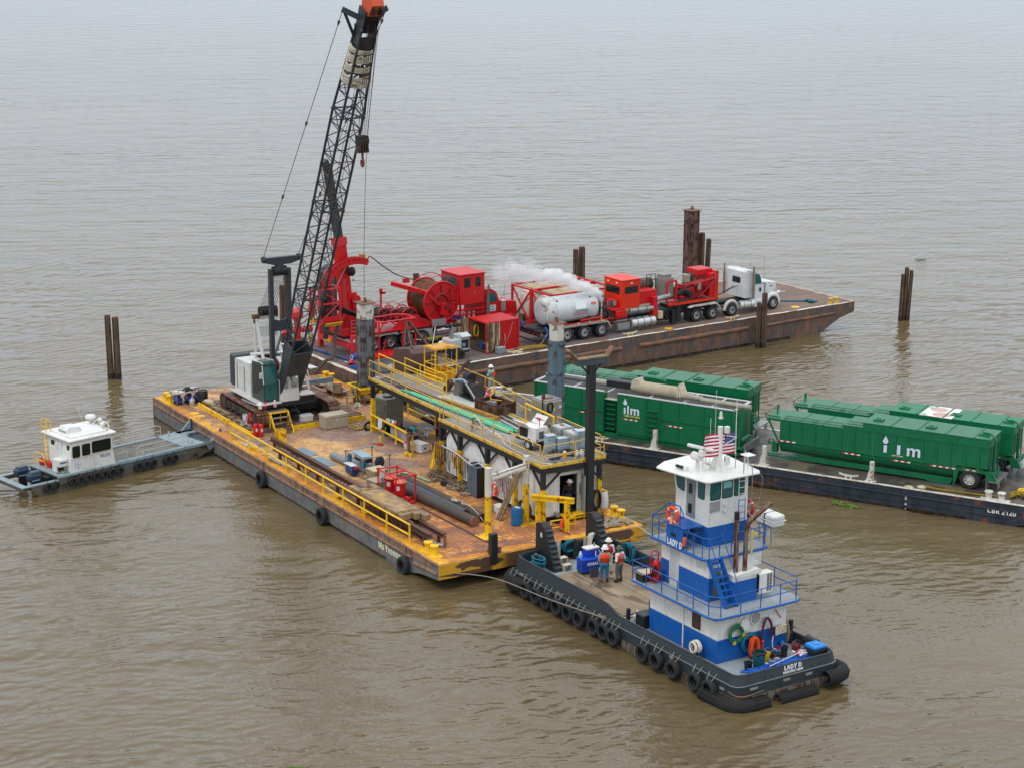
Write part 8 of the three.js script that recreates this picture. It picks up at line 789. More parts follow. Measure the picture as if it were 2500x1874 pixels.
const gnk=[];for(let i=0;i<=12;i++){const a=Math.PI*(0.97 - i / 12*0.62);gnk.push([2.75 + 2.55*Math.cos(a),6.65 + 2.1*Math.sin(a)]);}for(const z of[-6.68,-6.34])n(ij,'gooseneck',P,poly([...gnk,...gnk.slice().reverse().map(([x,y])=>[2.85 +(x - 2.75)*0.82,6.5 +(y - 6.65)*0.84])],z,z + 0.04,'z'));n(ij,'gooseneck_roller',M('#8c1218',0.5),...gnk.map(([x,y])=>cylZ(2.8 +(x - 2.75)*0.92,6.6 +(y - 6.65)*0.93,-6.68,-6.3,0.07,8)));n(ij,'gooseneck_guide',M('#b78a4a',0.6),cbox(3.6,8.72,-6.5,0.16,0.3,0.3),cbox(3.4,8.78,-6.5,0.1,0.2,0.34));
const tl=thing('coil_tubing','brown steel tubing sagging from the gooseneck across to the big reel','tubing',R,[5,8,-6.6],{abs:true});n(tl,'tubing',M('#4a342a',0.6),tube([[0.6,6.9,-6.5],...gnk.slice(2).map(([x,y])=>[x*0.97 + 0.08,y*0.985,-6.5]),[4.2,8.6,-6.6],[5.4,7.75,-6.8],[6.5,7.05,-6.9],[7.6,6.65,-7.0],[8.8,6.32,-7.0]],0.04,6,60));n(tl,'tubing_end',M('#3e2c24',0.6),sph(8.8,6.32,-7.0,0.06));
const hb=thing('hose_bundle','black hydraulic hoses sagging from the injector to the hose reels','hose',R,[4,4.9,-6.6],{abs:true});for(let i=0;i<5;i++)n(hb,'hose',mDark,tube([[1.3,5.7 - i*0.08,-6.2 - i*0.12],[2.6,5.0 - i*0.06,-6.1 - i*0.12],[3.8,4.75 - i*0.05,-6.2 - i*0.12],[5.2,4.55 + i*0.03,-6.3 - i*0.12],[6.6,4.35 + i*0.04,-6.4 - i*0.12]],0.045,5,26));const th=thing('thick_hose','thick grey brown hose hanging from the boom crane over the barge end','hose',R,[0,z0,-5],{abs:true});n(th,'hose',M('#4c423e',0.8),tube([[2.0,4.4,-7.0],[1.4,3.6,-6.6],[0.9,2.7,-5.9],[0.3,2.35,-5.2],[-0.4,2.3,-4.9],[-1.2,1.6,-4.9]],0.12,8,30));n(th,'collar',mRust,torus(2.0,4.4,-7.0,0.14,0.03,'y'));
const bp=thing('blue_pipe','long blue steel pipe lying across the left end of the equipment barge','pipe',R,[1,z0,-5.5],{abs:true});n(bp,'tube',paint('#1c4f96',0.45),bar([0.9,z0 + 0.1,-9.2],[1.35,z0 + 0.1,-4.4],0.07,8));n(bp,'coupling',paint('#123f86',0.45),bar([1.33,z0 + 0.1,-4.7],[1.37,z0 + 0.1,-4.2],0.12,8),bar([1.05,z0 + 0.1,-7.5],[1.1,z0 + 0.1,-7.2],0.11,8));const bv=thing('valve_manifold','bright blue valve manifold standing at the near corner beside the spud','valve',R,[1.1,z0,-2.9]);n(bv,'body',paint('#0f50b0',0.4),box(-0.55,0.55,0,0.14,-0.4,0.4,0.03),cyl(0,0.1,0.75,0,0.16,10),cylX(-0.6,0.5,0.75,0,0.16,10),cylZ(0,0.75,-0.6,0.5,0.13,10),sph(0,0.75,0,0.24));n(bv,'hand_wheel',M('#c9ccd0',0.4),torus(0.1,0.98,0.1,0.2,0.025,'y'),torus(-0.62,0.75,0,0.16,0.025,'x'));n(bv,'flange',paint('#0c418e',0.4),cylX(-0.55,-0.48,0.75,0,0.24,12),cylZ(0,0.75,0.42,0.5,0.22,12));const rv=thing('red_fitting','small red fittings on the deck beside the blue manifold','fitting',R,[1.0,z0,-3.9]);n(rv,'body',PK,sph(0,0.16,0,0.18),cylX(-0.3,0.3,0.14,0.1,0.08,8),cylZ(0.2,0.14,-0.3,0.1,0.08,8));n(rv,'hose',M('#d8d2c6',0.7),...tangle(0.4,0,-0.6,0.8,0.8,3,0.02,81,0.04));
const bo=thing('wellhead_valve','red wellhead valve stack seen behind the crane mast','valve',R,[-1.5,1.0,-6.6]);n(bo,'column',P,cyl(0,0,4.2,0,0.22,12),cyl(0,1.0,1.3,0,0.4,12),cyl(0,2.4,2.7,0,0.42,12));n(bo,'dome',PK,sph(0,4.3,0,0.42,[1,1.1,1],12,8));n(bo,'side_valve',P,cylX(-0.9,0.9,3.2,0,0.16,10),sph(-0.9,3.2,0,0.26),sph(0.9,3.2,0,0.26),cylX(-0.7,0.7,1.9,0,0.14,10));n(bo,'hose',mDark,tube([[-0.8,3.1,0.2],[-0.9,2.2,0.3],[-0.4,1.4,0.4]],0.07,6));
// ---- red test skid frame and small gear at the near side
const sk=thing('skid_frame','red tubular skid frame with cut corners standing before the coil trailer','frame',R,[4.5,z0,-4.5],{abs:true});const U0=3.1,U1=6.0,A=-3.75,B=-5.4;n(sk,'base',P,box(U0,U1,z0,z0 + 0.2,A - 0.12,A),box(U0,U1,z0,z0 + 0.2,B,B + 0.12),box(U0,U0 + 0.12,z0,z0 + 0.2,B,A),box(U1 - 0.12,U1,z0,z0 + 0.2,B,A),box(U0,U1,z0 + 0.08,z0 + 0.12,B,A));for(const[u,z]of[[U0,A],[U1,A],[U1,B],[U0,B]])n(sk,'corner_post',P,bar([u,z0,z],[u,z0 + 2.6,z],0.06,7));const oc=[[U0 + 0.5,A],[U1 - 0.5,A],[U1,A - 0.45],[U1,B + 0.45],[U1 - 0.5,B],[U0 + 0.5,B],[U0,B + 0.45],[U0,A - 0.45]];n(sk,'top_frame',PK,...oc.map((p,i)=>{const q=oc[(i + 1)% 8];return bar([p[0],z0 + 2.6,p[1]],[q[0],z0 + 2.6,q[1]],0.055);}),bar([U0,z0 + 2.6,A],[U0 + 0.5,z0 + 2.6,A],0.05),bar([U1,z0 + 2.6,A],[U1 - 0.5,z0 + 2.6,A],0.05),bar([U0,z0 + 2.6,A],[U0,z0 + 2.6,A - 0.45],0.05),bar([U1,z0 + 2.6,A],[U1,z0 + 2.6,A - 0.45],0.05));n(sk,'brace',P,bar([U0 + 0.1,z0 + 0.1,A],[U0 + 0.55,z0 + 1.4,A],0.04),bar([U0 + 0.75,z0 + 0.1,A],[U0 + 0.35,z0 + 1.2,A],0.04),bar([U0 + 0.4,z0 + 2.6,A],[U0,z0 + 1.9,A],0.04),bar([U1 - 0.6,z0 + 2.6,A],[U1,z0 + 1.9,A],0.04));
const bn=thing('grey_bin','open grey metal bin with white label at the near deck edge','bin',R,[2.2,z0,-1.2]);const bg=paint('#7d8286',0.5);n(bn,'wall',bg,box(-0.7,0.7,0.05,0.7,0.42,0.46),box(-0.7,0.7,0.05,0.7,-0.46,-0.42),box(-0.74,-0.7,0.05,0.7,-0.46,0.46),box(0.7,0.74,0.05,0.7,-0.46,0.46),box(-0.7,0.7,0.05,0.1,-0.42,0.42));n(bn,'label',mPlasticWhite,box(-0.3,0.1,0.25,0.55,0.46,0.475));n(bn,'contents',M('#5a564f',0.8),...Array.from({length:6},()=>cbox(rr(-0.5,0.5),0.3,rr(-0.3,0.3),0.3,0.3,0.3,[rr(0,1),rr(0,3),0])));
for(let i=0;i<3;i++){const o=thing('rubber_fender',['leaning black rubber tube with cream top nearest the red skid frame','middle black rubber tube with cream top wrapped with yellow rope','right black rubber tube with cream top by the light tower'][i],'fender',R,[[6.3,z0,-3.9],[7.3,z0,-3.5],[8.0,z0,-3.6]][i]);n(o,'tube',mRubber,bar([0,0,0],[0.1,0.95,-0.15],0.3,12,0.26));n(o,'top',M('#d5cdb8',0.7),bar([0.1,0.95,-0.15],[0.11,1.0,-0.16],0.27,12));n(o,'bore',mDark,bar([0.11,1.0,-0.16],[0.112,1.005,-0.16],0.15,12));}const yr=thing('yellow_rope','yellow and green rope lying over the black rubber tubes','rope',R,[7.4,z0 + 0.95,-3.6]);n(yr,'rope',mRopeYel,...tangle(0,0,0,1.1,0.7,7,0.05,91,0.12));n(yr,'green_rope',M('#2e7a4a',0.8),...tangle(-0.2,0.02,0,0.7,0.5,3,0.045,92,0.12));const oh=thing('hose_coil','orange brown hose coil on a box behind the black rubber tubes','hose',R,[8.4,z0 + 0.6,-4.4]);n(oh,'coil',M('#8e4b34',0.7),...hank(0,0.05,0,1.3,0.9,6,0.05,'y',0.2,7));n(oh,'box',mDark,box(-0.6,0.6,-0.6,-0.04,-0.4,0.4));const wp=thing('white_pole','white pole leaning by the yellow rope','pole',R,[6.9,z0,-3],{abs:true});n(wp,'pole',mPlasticWhite,bar([6.3,z0,-2.4],[7.3,z0 + 1.9,-3.3],0.03,6));n(wp,'tip',mRust,sph(7.3,z0 + 1.9,-3.3,0.05));
// ---- light tower
const lt=thing('light_tower','pale grey wheeled light tower with folded lamps beside the open red container','light tower',R,[7.9,z0,-1.75]);const lw=paint('#c3cacd',0.45);n(lt,'body',lw,box(-0.75,0.75,0.75,1.35,-0.55,0.55,0.05),box(0.05,0.78,0.55,1.55,-0.56,0.56,0.06));n(lt,'raised_lid',lw,cbox(0.4,1.62,0.5,0.75,0.04,0.55,[0.35,0,0]));n(lt,'engine_bay',mDark,box(0.12,0.7,0.7,1.3,0.55,0.565));n(lt,'engine_dial',paint('#8ba0ac',0.4),cylZ(0.3,0.95,0.565,0.6,0.13,12));n(lt,'chassis',mDark,box(-0.8,0.8,0.4,0.75,-0.5,0.5));n(lt,'mast',mSteel,box(-0.45,-0.2,0.7,2.1,-0.12,0.12),bar([-0.32,2.1,0],[-0.32,2.4,0],0.06));n(lt,'flood_lamp',mDark,...[-0.75,-0.5,-0.1,0.2].map((x)=>cbox(x,2.25,0.05,0.24,0.24,0.2,[0.4,0,0],0.04)));wheel(lt,0.05,0.34,0.55,0.34,0.2,mDark,1);wheel(lt,0.05,0.34,-0.55,0.34,0.2,mDark,-1);n(lt,'jack',mSteel,bar([0.8,0,0.6],[0.8,0.7,0.6],0.03),bar([-0.7,0,0.6],[-0.7,0.6,0.6],0.03));const hat=thing('hard_hat','white hard hat lying on the gear left of the light tower','hard hat',R,[7.1,z0 + 1.0,-2.3]);n(hat,'shell',mPlasticWhite,sph(0,0,0,0.17,[1.1,0.9,1],10,6));n(hat,'brim',mPlasticWhite,cyl(0,-0.04,-0.02,0,0.22,12));
// ---- open container
const co=thing('shipping_container','small red corrugated container with its end doors open','container',R,[10.2,z0,-1.45],{abs:true});const c0=10.2,c1=12.9,cz=-1.45,cf=-3.5,ct1=4.26;n(co,'side_wall',P,box(c0,c1,z0 + 0.1,ct1 - 0.08,cz - 0.05,cz - 0.02));n(co,'side_wall',P,box(c0,c1,z0 + 0.1,ct1 - 0.08,cf,cf + 0.03));n(co,'end_wall',P,box(c1 - 0.04,c1,z0 + 0.1,ct1 - 0.08,cf,cz));n(co,'roof',P,box(c0,c1,ct1 - 0.06,ct1 - 0.02,cf,cz));for(let i=0;i<11;i++)n(co,'roof_rib',P,box(c0 + 0.12 + i*0.25,c0 + 0.2 + i*0.25,ct1 - 0.02,ct1 + 0.005,cf + 0.06,cz - 0.06));n(co,'floor',M('#4b4038',0.8),box(c0,c1,z0 + 0.05,z0 + 0.1,cf,cz));for(let i=0;i<12;i++)n(co,'corrugation',P,box(11.42 + i*0.12,11.48 + i*0.12,z0 + 0.14,ct1 - 0.1,cz - 0.02,cz + 0.005));n(co,'corner_post',P,...[[c0,cz],[c1,cz],[c0,cf],[c1,cf]].map(([u,z])=>box(u - 0.05,u + 0.05,z0,ct1,z - 0.05,z + 0.05)));n(co,'edge_rail',P,box(c0,c1,z0,z0 + 0.12,cz - 0.06,cz + 0.02),box(c0,c1,ct1 - 0.1,ct1,cz - 0.06,cz + 0.02),box(c0 - 0.04,c0 + 0.04,ct1 - 0.1,ct1,cf,cz),box(c0,c1,ct1 - 0.1,ct1,cf - 0.02,cf + 0.06));const dm=M('#ffffff',0.7,{map:texture(256,256,(i,x,y)=>{const q=N2[Math.floor(y*200)*512 + Math.floor(x*511)],s=N4[Math.floor(y*255)*512 + Math.floor(x*400)];return mix3([176,164,132],[92,66,42],sstep(0.46,0.62,q*0.6 + s*0.45));},1.4,2.2)});n(co,'door_leaf',dm,box(c0 + 0.02,c0 + 1.12,z0 + 0.1,ct1 - 0.08,cz + 0.02,cz + 0.07));n(co,'door_leaf',dm,box(c0 - 1.05,c0,z0 + 0.1,ct1 - 0.08,cf - 0.05,cf));n(co,'lock_rod',M('#6c5a44',0.7),...[0.4,0.8].map((x)=>bar([c0 + x,z0 + 0.15,cz + 0.09],[c0 + x,ct1 - 0.12,cz + 0.09],0.02,5)));n(co,'inner_wall',M('#8f8468',0.8,{map:tChip}),box(c0 + 0.05,c1 - 0.06,z0 + 0.12,ct1 - 0.1,cf + 0.03,cf + 0.05));n(co,'hanging_hose',M('#a7a29a',0.7),tube([[12.4,4.1,cz + 0.01],[12.2,3.4,cz + 0.03],[11.8,2.6,cz + 0.03],[11.45,2.2,cz + 0.04]],0.015,4),tube([[11.7,3.3,cz + 0.04],[11.75,3.0,cz + 0.06],[11.7,2.8,cz + 0.04]],0.03,5));n(co,'sill',mWhite,box(11.35,c1 + 0.02,z0 + 0.02,z0 + 0.07,cz + 0.02,cz + 0.04));
[['blue bucket','#1e5fa8',10.5,-2.3],['second blue bucket','#2a6fc0',10.7,-2.75],['white bucket','#dfe3e6',10.9,-2.4]].forEach(([l,c,u,z])=>bucket('pail',`${l} on the floor just inside the open red container`,R,[u,z0 + 0.1,z],c,0.17,0.4));const chn=thing('yellow_sling','yellow straps hanging inside the open red container','strap',R,[10.6,z0 + 1.0,-3.2]);n(chn,'strap',mYelPlain,...hank(0,0.25,0,0.4,0.9,4,0.025,'z',0.1,3));n(chn,'hook',mRust,torus(0,0.75,0,0.07,0.02));const gb=thing('tool_box','grey tool box in front of the open container door','tool box',R,[11.1,z0,-1.05]);n(gb,'body',paint('#8d979c',0.5),box(-0.3,0.3,0.02,0.38,-0.2,0.2,0.02));n(gb,'lid',paint('#a3adb2',0.5),box(-0.31,0.31,0.38,0.46,-0.21,0.21,0.02));n(gb,'handle',mDark,tube([[-0.2,0.46,0],[-0.15,0.58,0],[0.15,0.58,0],[0.2,0.46,0]],0.015,5));const dr=thing('yellow_chain','yellow chain heap at the near edge right of the container','chain',R,[13.6,z0,-0.95]);n(dr,'chain',M('#8c6f22',0.7),...tangle(0,0,0,2.2,0.55,14,0.05,95,0.12));n(dr,'hook',mRust,torus(1.0,0.08,0,0.1,0.03,'y'));const yh=thing('yellow_hose','thin yellow hose lying from the pump trailer across the deck','hose',R,[14,z0,-2],{abs:true});n(yh,'hose',M('#b9973a',0.7),tube([[14.9,3.0,-0.9],[14.6,2.4,-1.0],[14.2,z0 + 0.03,-1.2],[13.4,z0 + 0.03,-1.5],[12.9,z0 + 0.03,-2.0],[12.9,z0 + 0.03,-3]],0.03,5,30));n(yh,'nozzle',mRust,sph(12.9,z0 + 0.05,-3,0.06));
// ---- twin framed tank containers
for(const[l,a,b]of[['nearer of two tank containers in red X braced frames, white end and tan top',-4.1,-6.4],['farther of two tank containers in red X braced frames',-6.55,-8.85]]){const t=thing('tank_container',l,'tank container',R,[17.6,z0,a],{abs:true}),x0=17.6,x1=23.2,y1=4.86,m=(a + b)/ 2;for(const u of[x0,x1]){for(const z of[a,b])n(t,'corner_post',P,box(u - 0.07,u + 0.07,z0,y1,z - 0.07,z + 0.07));n(t,'end_beam',P,box(u - 0.06,u + 0.06,y1 - 0.12,y1,b,a),box(u - 0.06,u + 0.06,z0,z0 + 0.14,b,a));n(t,'end_brace',P,beam([u,z0 + 0.1,a],[u,y1 - 0.1,b],0.1),beam([u,z0 + 0.1,b],[u,y1 - 0.1,a],0.1));}for(const z of[a,b])n(t,'side_rail',P,box(x0,x1,y1 - 0.12,y1,z - 0.06,z + 0.06),box(x0,x1,z0,z0 + 0.14,z - 0.06,z + 0.06));n(t,'tank',M('#d9d4c8',0.5,{map:tGrime}),cylX(x0 + 0.3,x1 - 0.3,(z0 + y1)/ 2,m,1.12,24),sph(x0 + 0.3,(z0 + y1)/ 2,m,1.12,[0.25,1,1],16,10));n(t,'top_cover',M('#b4a27f',0.7,{map:tChip}),box(x0 + 0.6,x1 - 0.5,y1 - 0.16,y1 - 0.08,b + 0.25,a - 0.25,0.03));n(t,'end_placard',M('#c9ced0',0.5),box(x0 + 0.0,x0 + 0.02,3.9,4.3,m - 0.4,m));n(t,'end_sign',M('#5a6d80',0.5),box(x0 - 0.0,x0 + 0.015,3.2,3.6,m - 0.1,m + 0.2));n(t,'valve_box',M('#6a5f55',0.6,{map:tRustTint}),cbox(x0 + 0.1,z0 + 0.5,m,0.3,0.5,0.6));}
const bg2=thing('orange_float','yellow and white round lamp on the frame foot of the tank container','lamp',R,[17.4,z0 + 1.0,-3.9]);n(bg2,'body',M('#d9a21c',0.5),sph(0,0.05,0,0.12));n(bg2,'cap',mPlasticWhite,sph(0,0.16,0,0.08));
// ---- nitrogen pump trailer with white tank
const nt=thing('pump_trailer','pump trailer with steaming white tank, orange red cabin and red engine','trailer',R,[22,z0,-2.4],{abs:true});const zn=-1.15,zf=-3.6;
n(nt,'frame',mDark,box(14.6,27,2.9,3.15,-2.8,-1.95),box(26.5,31.3,3.25,3.5,-2.8,-1.95));n(nt,'rear_deck',mDark,box(14.5,16.2,3.0,3.1,zf,zn));n(nt,'rear_bumper',mDark,box(14.48,14.56,2.75,3.0,zf,zn),bar([14.3,2.45,zf + 0.2],[14.3,2.45,zn - 0.2],0.06));n(nt,'rear_lamp',M('#b02020',0.4),...[0.1,0.6,1.2,1.9].map((d)=>box(14.46,14.48,2.84,2.92,zn - d - 0.2,zn - d)));for(const u of[16.9,18.42,19.95])axle(nt,u,zn,zf,0.52);n(nt,'mudguard',paint('#b1aeaa',0.4),poly([[16.0,3.05],[16.4,3.2],[20.5,3.2],[20.75,2.75],[20.7,2.7],[20.4,3.12],[16.4,3.12]],zn - 0.4,zn + 0.02,'z'));n(nt,'mud_flap',mDark,box(15.9,15.94,2.2,3.0,zn - 0.6,zn));n(nt,'side_bar',P,box(16.4,21.0,3.3,3.38,zn - 0.05,zn + 0.02),bar([18.0,3.5,zn + 0.02],[20.0,3.55,zn + 0.02],0.06));n(nt,'side_bracket',M('#c8b27a',0.6),...[17.8,18.8,19.9].map((u)=>cbox(u,3.3,zn + 0.03,0.22,0.12,0.1)));
const tk=n(nt,'white_tank',M('#d5dbdd',0.3,{map:tGrime}),cylX(15.6,19.8,4.2,-2.4,0.95,28),sph(15.6,4.2,-2.4,0.95,[0.28,1,1],18,12),sph(19.8,4.2,-2.4,0.95,[0.28,1,1],18,12));n(tk,'top_rail',mWhite,box(15.7,19.6,5.0,5.05,-2.0,-1.95),bar([15.9,5.0,-1.9],[19.5,5.0,-1.9],0.02));n(tk,'tank_marker',M('#8e1a24',0.5),sph(16.4,4.95,-1.8,0.07),sph(19.3,4.95,-1.8,0.07),sph(19.9,3.6,-1.6,0.07));n(tk,'warning_label',M('#d8572f',0.5),cbox(15.75,4.3,-1.5,0.4,0.16,0.05,[0,-0.25,0]),cbox(19.4,4.55,-1.49,0.4,0.16,0.03,[-0.4,0,0]));n(tk,'tank_lettering',M('#8b96a6',0.5),xf(text('CARDINAL',0.24,{wide:1.35,f:fontThin}),[18.3,3.98,-1.47],[0.25,0,0]));n(tk,'tank_underline',M('#c76a86',0.5),cbox(18.3,3.9,-1.49,1.3,0.06,0.02,[0.3,0,0]));n(tk,'logo_plate',M('#e3e7e8',0.4),cbox(18.3,4.5,-1.5,0.9,0.5,0.02,[-0.33,0,0]));n(nt,'tank_fitting',mPlasticWhite,sph(15.5,4.9,-1.9,0.3),torus(15.4,4.7,-1.9,0.3,0.05,'x'),tube([[15.5,4.5,-1.6],[15.42,3.8,-1.5],[15.6,3.3,-1.5]],0.04,5),tube([[20.25,3.2,-1.7],[20.3,4.2,-1.7],[20.2,4.75,-1.7]],0.06,6));n(nt,'tank_saddle',M('#2c3136',0.6),box(15.8,16.1,3.1,3.6,-3.2,-1.6),box(19.0,19.3,3.1,3.6,-3.2,-1.6));n(nt,'blue_hose',paint('#145aa8',0.4),tube([[15.0,3.1,-0.95],[14.8,3.4,-0.9],[14.9,3.0,-0.8],[14.7,2.7,-0.8]],0.08,6),bar([15.2,3.15,-1.0],[16.2,3.2,-1.1],0.07),tube([[14.6,3.1,-3.3],[14.4,3.5,-3.4],[14.4,2.8,-3.4]],0.07,6));
n(nt,'pump_manifold',M('#4b4a48',0.5,{map:tRustTint}),...Array.from({length:14},()=>cbox(rr(20.3,21.6),rr(3.1,4.1),rr(-2.6,-1.4),rr(0.15,0.4),rr(0.15,0.5),rr(0.15,0.4),[0,rr(0,3),0],0.03)),...Array.from({length:8},()=>bar([rr(20.3,21.5),3.0,rr(-2.4,-1.4)],[rr(20.3,21.5),rr(3.8,4.6),rr(-2.4,-1.4)],0.05,6)));n(nt,'red_pump',P,box(21.3,22.3,3.15,3.75,-2.1,-1.3,0.06),...[21.45,21.75,22.05].map((u)=>cylZ(u,3.4,-1.3,-1.15,0.13,10)),box(21.0,22.0,3.75,3.9,-2.2,-1.4,0.03));n(nt,'small_red_box',PK,box(21.35,21.85,3.95,4.45,-2.5,-1.9,0.02));n(nt,'small_window',M('#8e9498',0.3),box(21.45,21.75,4.02,4.35,-1.9,-1.885),box(21.335,21.349,4.02,4.35,-2.4,-2.05));n(nt,'wire_rack',mSteel,...[20.6,21.2].map((u)=>bar([u,3.6,-3.4],[u,4.9,-3.4],0.03)),bar([20.4,4.9,-3.4],[21.8,4.9,-3.4],0.03),box(20.5,21.6,3.9,4.6,-3.6,-3.0));n(nt,'red_post',P,box(20.5,20.7,3.2,5.1,-3.2,-3.0));
const oc2=n(nt,'orange_cabin',mOrange,box(21.95,23.6,3.75,5.8,-3.6,-1.5,0.04));n(oc2,'cabin_roof',mOrange,box(21.9,23.65,5.8,5.86,-3.66,-1.44,0.02));n(oc2,'side_window',mGlass,poly(rpoly(22.2,23.4,4.85,5.35,0.06),-1.5,-1.488,'z'));n(oc2,'front_window',mGlass,poly(rpoly(-3.35,-1.8,4.8,5.35,0.05),21.935,21.95,'x'));n(oc2,'lamp',M('#f2dcc4',0.4),cbox(22.8,5.58,-1.48,0.16,0.1,0.05),cbox(21.94,5.6,-2.1,0.05,0.1,0.16),cbox(21.94,5.6,-3.1,0.05,0.1,0.16));n(nt,'rear_bin',P,box(23.65,25.2,3.9,4.85,-3.4,-1.6,0.03));n(nt,'exhaust_pipe',mSteel,bar([22.5,3.62,-1.3],[24.6,3.62,-1.3],0.17,12),bar([24.9,4.15,-1.4],[26.3,4.3,-1.5],0.2,12));n(nt,'pipe_clamp',mDark,...[23.2,24.0].map((u)=>torus(u,3.62,-1.3,0.18,0.02,'x')));n(nt,'side_tank',mChrome,cylX(22.6,24.75,2.7,-1.35,0.36,18));n(nt,'tank_strap',mDark,...[23.1,23.7,24.3].map((u)=>torus(u,2.7,-1.35,0.37,0.02,'x',6.283,18,4)));n(nt,'tool_chest',mSteel,box(21.4,22.5,2.35,2.85,-1.7,-1.2,0.02));n(nt,'red_upright',P,box(24.6,25.0,3.0,4.4,-1.6,-1.2,0.03));n(nt,'fan_box',M('#c6b48c',0.5),box(25.1,25.5,2.75,3.3,-1.5,-1.15,0.02));n(nt,'undergear',mDark,box(25.4,27.2,2.5,3.3,-3.2,-1.6),...Array.from({length:6},()=>cbox(rr(25.3,27),rr(2.5,3.4),-1.45,rr(0.1,0.4),rr(0.1,0.4),0.2)));
n(nt,'engine_cradle',mOrange,box(26.2,30.9,3.5,3.68,-1.55,-1.4),box(26.2,30.9,3.5,3.68,-3.4,-3.25),box(30.75,30.9,3.6,5.6,-1.55,-1.4),box(30.75,30.9,3.6,5.6,-3.4,-3.25),box(30.75,30.9,5.45,5.6,-3.4,-1.4),beam([26.2,3.6,-1.47],[26.0,4.1,-1.47],0.1));n(nt,'door_frame_hoop',P,poly(rpoly(25.95,26.95,3.75,5.4,0.2),-1.45,-1.36,'z',[rpoly(26.07,26.83,3.87,5.28,0.15)]));n(nt,'engine',M('#a3141f',0.5,{map:tGrime}),box(27.6,29.9,3.7,4.6,-2.8,-1.9,0.06),...Array.from({length:22},()=>cbox(rr(27.2,30.2),rr(3.7,4.9),rr(-2.3,-1.5),rr(0.15,0.5),rr(0.12,0.45),rr(0.15,0.4),[0,rr(0,3),0],0.03)),bar([27.2,4.7,-1.7],[29.6,5.0,-1.7],0.12,8),bar([28.6,4.8,-1.6],[30.6,5.1,-1.5],0.1,8));n(nt,'radiator',P,box(30.2,30.75,3.7,5.45,-3.25,-1.55,0.03),box(29.4,30.8,5.3,5.75,-3.3,-2.0,0.06));n(nt,'dark_duct',mDark,tube([[27.2,4.2,-1.6],[27.6,4.5,-1.55],[28.1,4.3,-1.6],[28.4,4.0,-1.7]],0.22,8),sph(28.6,5.3,-2.1,0.35,[1,1,0.9]));n(nt,'silver_turbo',M('#a89a86',0.5,{metalness:0.4}),cyl(28.3,5.0,5.55,-2.0,0.3,12),cyl(29.2,4.4,4.9,-1.6,0.16,10));n(nt,'grey_tower',paint('#8d8a86',0.5),box(25.9,26.9,4.1,5.5,-2.7,-1.75,0.02),box(26.0,26.8,5.5,5.75,-2.6,-1.9,0.02));n(nt,'dark_muffler',M('#5c5348',0.6,{map:tRustTint}),cylX(24.4,25.7,5.0,-3.0,0.45,14),cbox(24.4,5.4,-3.0,0.3,0.3,0.3));n(nt,'guard_rail',mDark,...[24.9,25.3,25.7].map((u)=>bar([u,4.8,-2.4],[u,5.8,-2.4],0.025)),bar([24.9,5.8,-2.4],[25.7,5.8,-2.4],0.025),bar([24.9,5.4,-2.4],[25.7,5.4,-2.4],0.025));n(nt,'engine_brace',M('#9a1a30',0.5),bar([29.0,3.8,-1.4],[30.7,5.1,-1.4],0.04));n(nt,'landing_gear',mDark,box(26.9,27.3,2.3,3.3,-1.6,-1.3),box(26.5,26.8,z0 + 0.1,3.2,-1.7,-1.3));
// ---- white tractor
const wt=thing('truck_tractor','white long nosed truck tractor with sleeper coupled to the pump trailer','truck',R,[33,z0,-2.4],{abs:true}),W=M('#e0e6e8',0.3,{map:tGrime});n(wt,'chassis',mDark,box(27.9,36.8,2.85,3.1,-2.8,-1.95));for(const u of[28.7,30.25,32.15])axle(wt,u,-1.15,-3.6,0.5);n(wt,'fender',M('#c9c6c2',0.35,{map:tGrime}),torus(32.15,z0 + 0.5,-1.35,0.63,0.14,'z',Math.PI,14,6),torus(32.15,z0 + 0.5,-3.4,0.63,0.14,'z',Math.PI,14,6),poly([[28.0,3.2],[28.3,3.32],[30.6,3.32],[31.0,2.9],[30.95,2.85],[30.55,3.25],[28.3,3.25]],-1.5,-1.1,'z'));n(wt,'mud_flap',mDark,box(27.9,27.94,2.25,3.1,-1.7,-1.1));n(wt,'reflector',M('#b8322a',0.4),box(28.4,28.6,3.27,3.31,-1.1,-1.09),box(29.6,29.8,3.27,3.31,-1.1,-1.09));n(wt,'fifth_wheel',mDark,box(29.0,30.0,3.1,3.22,-2.9,-1.9));
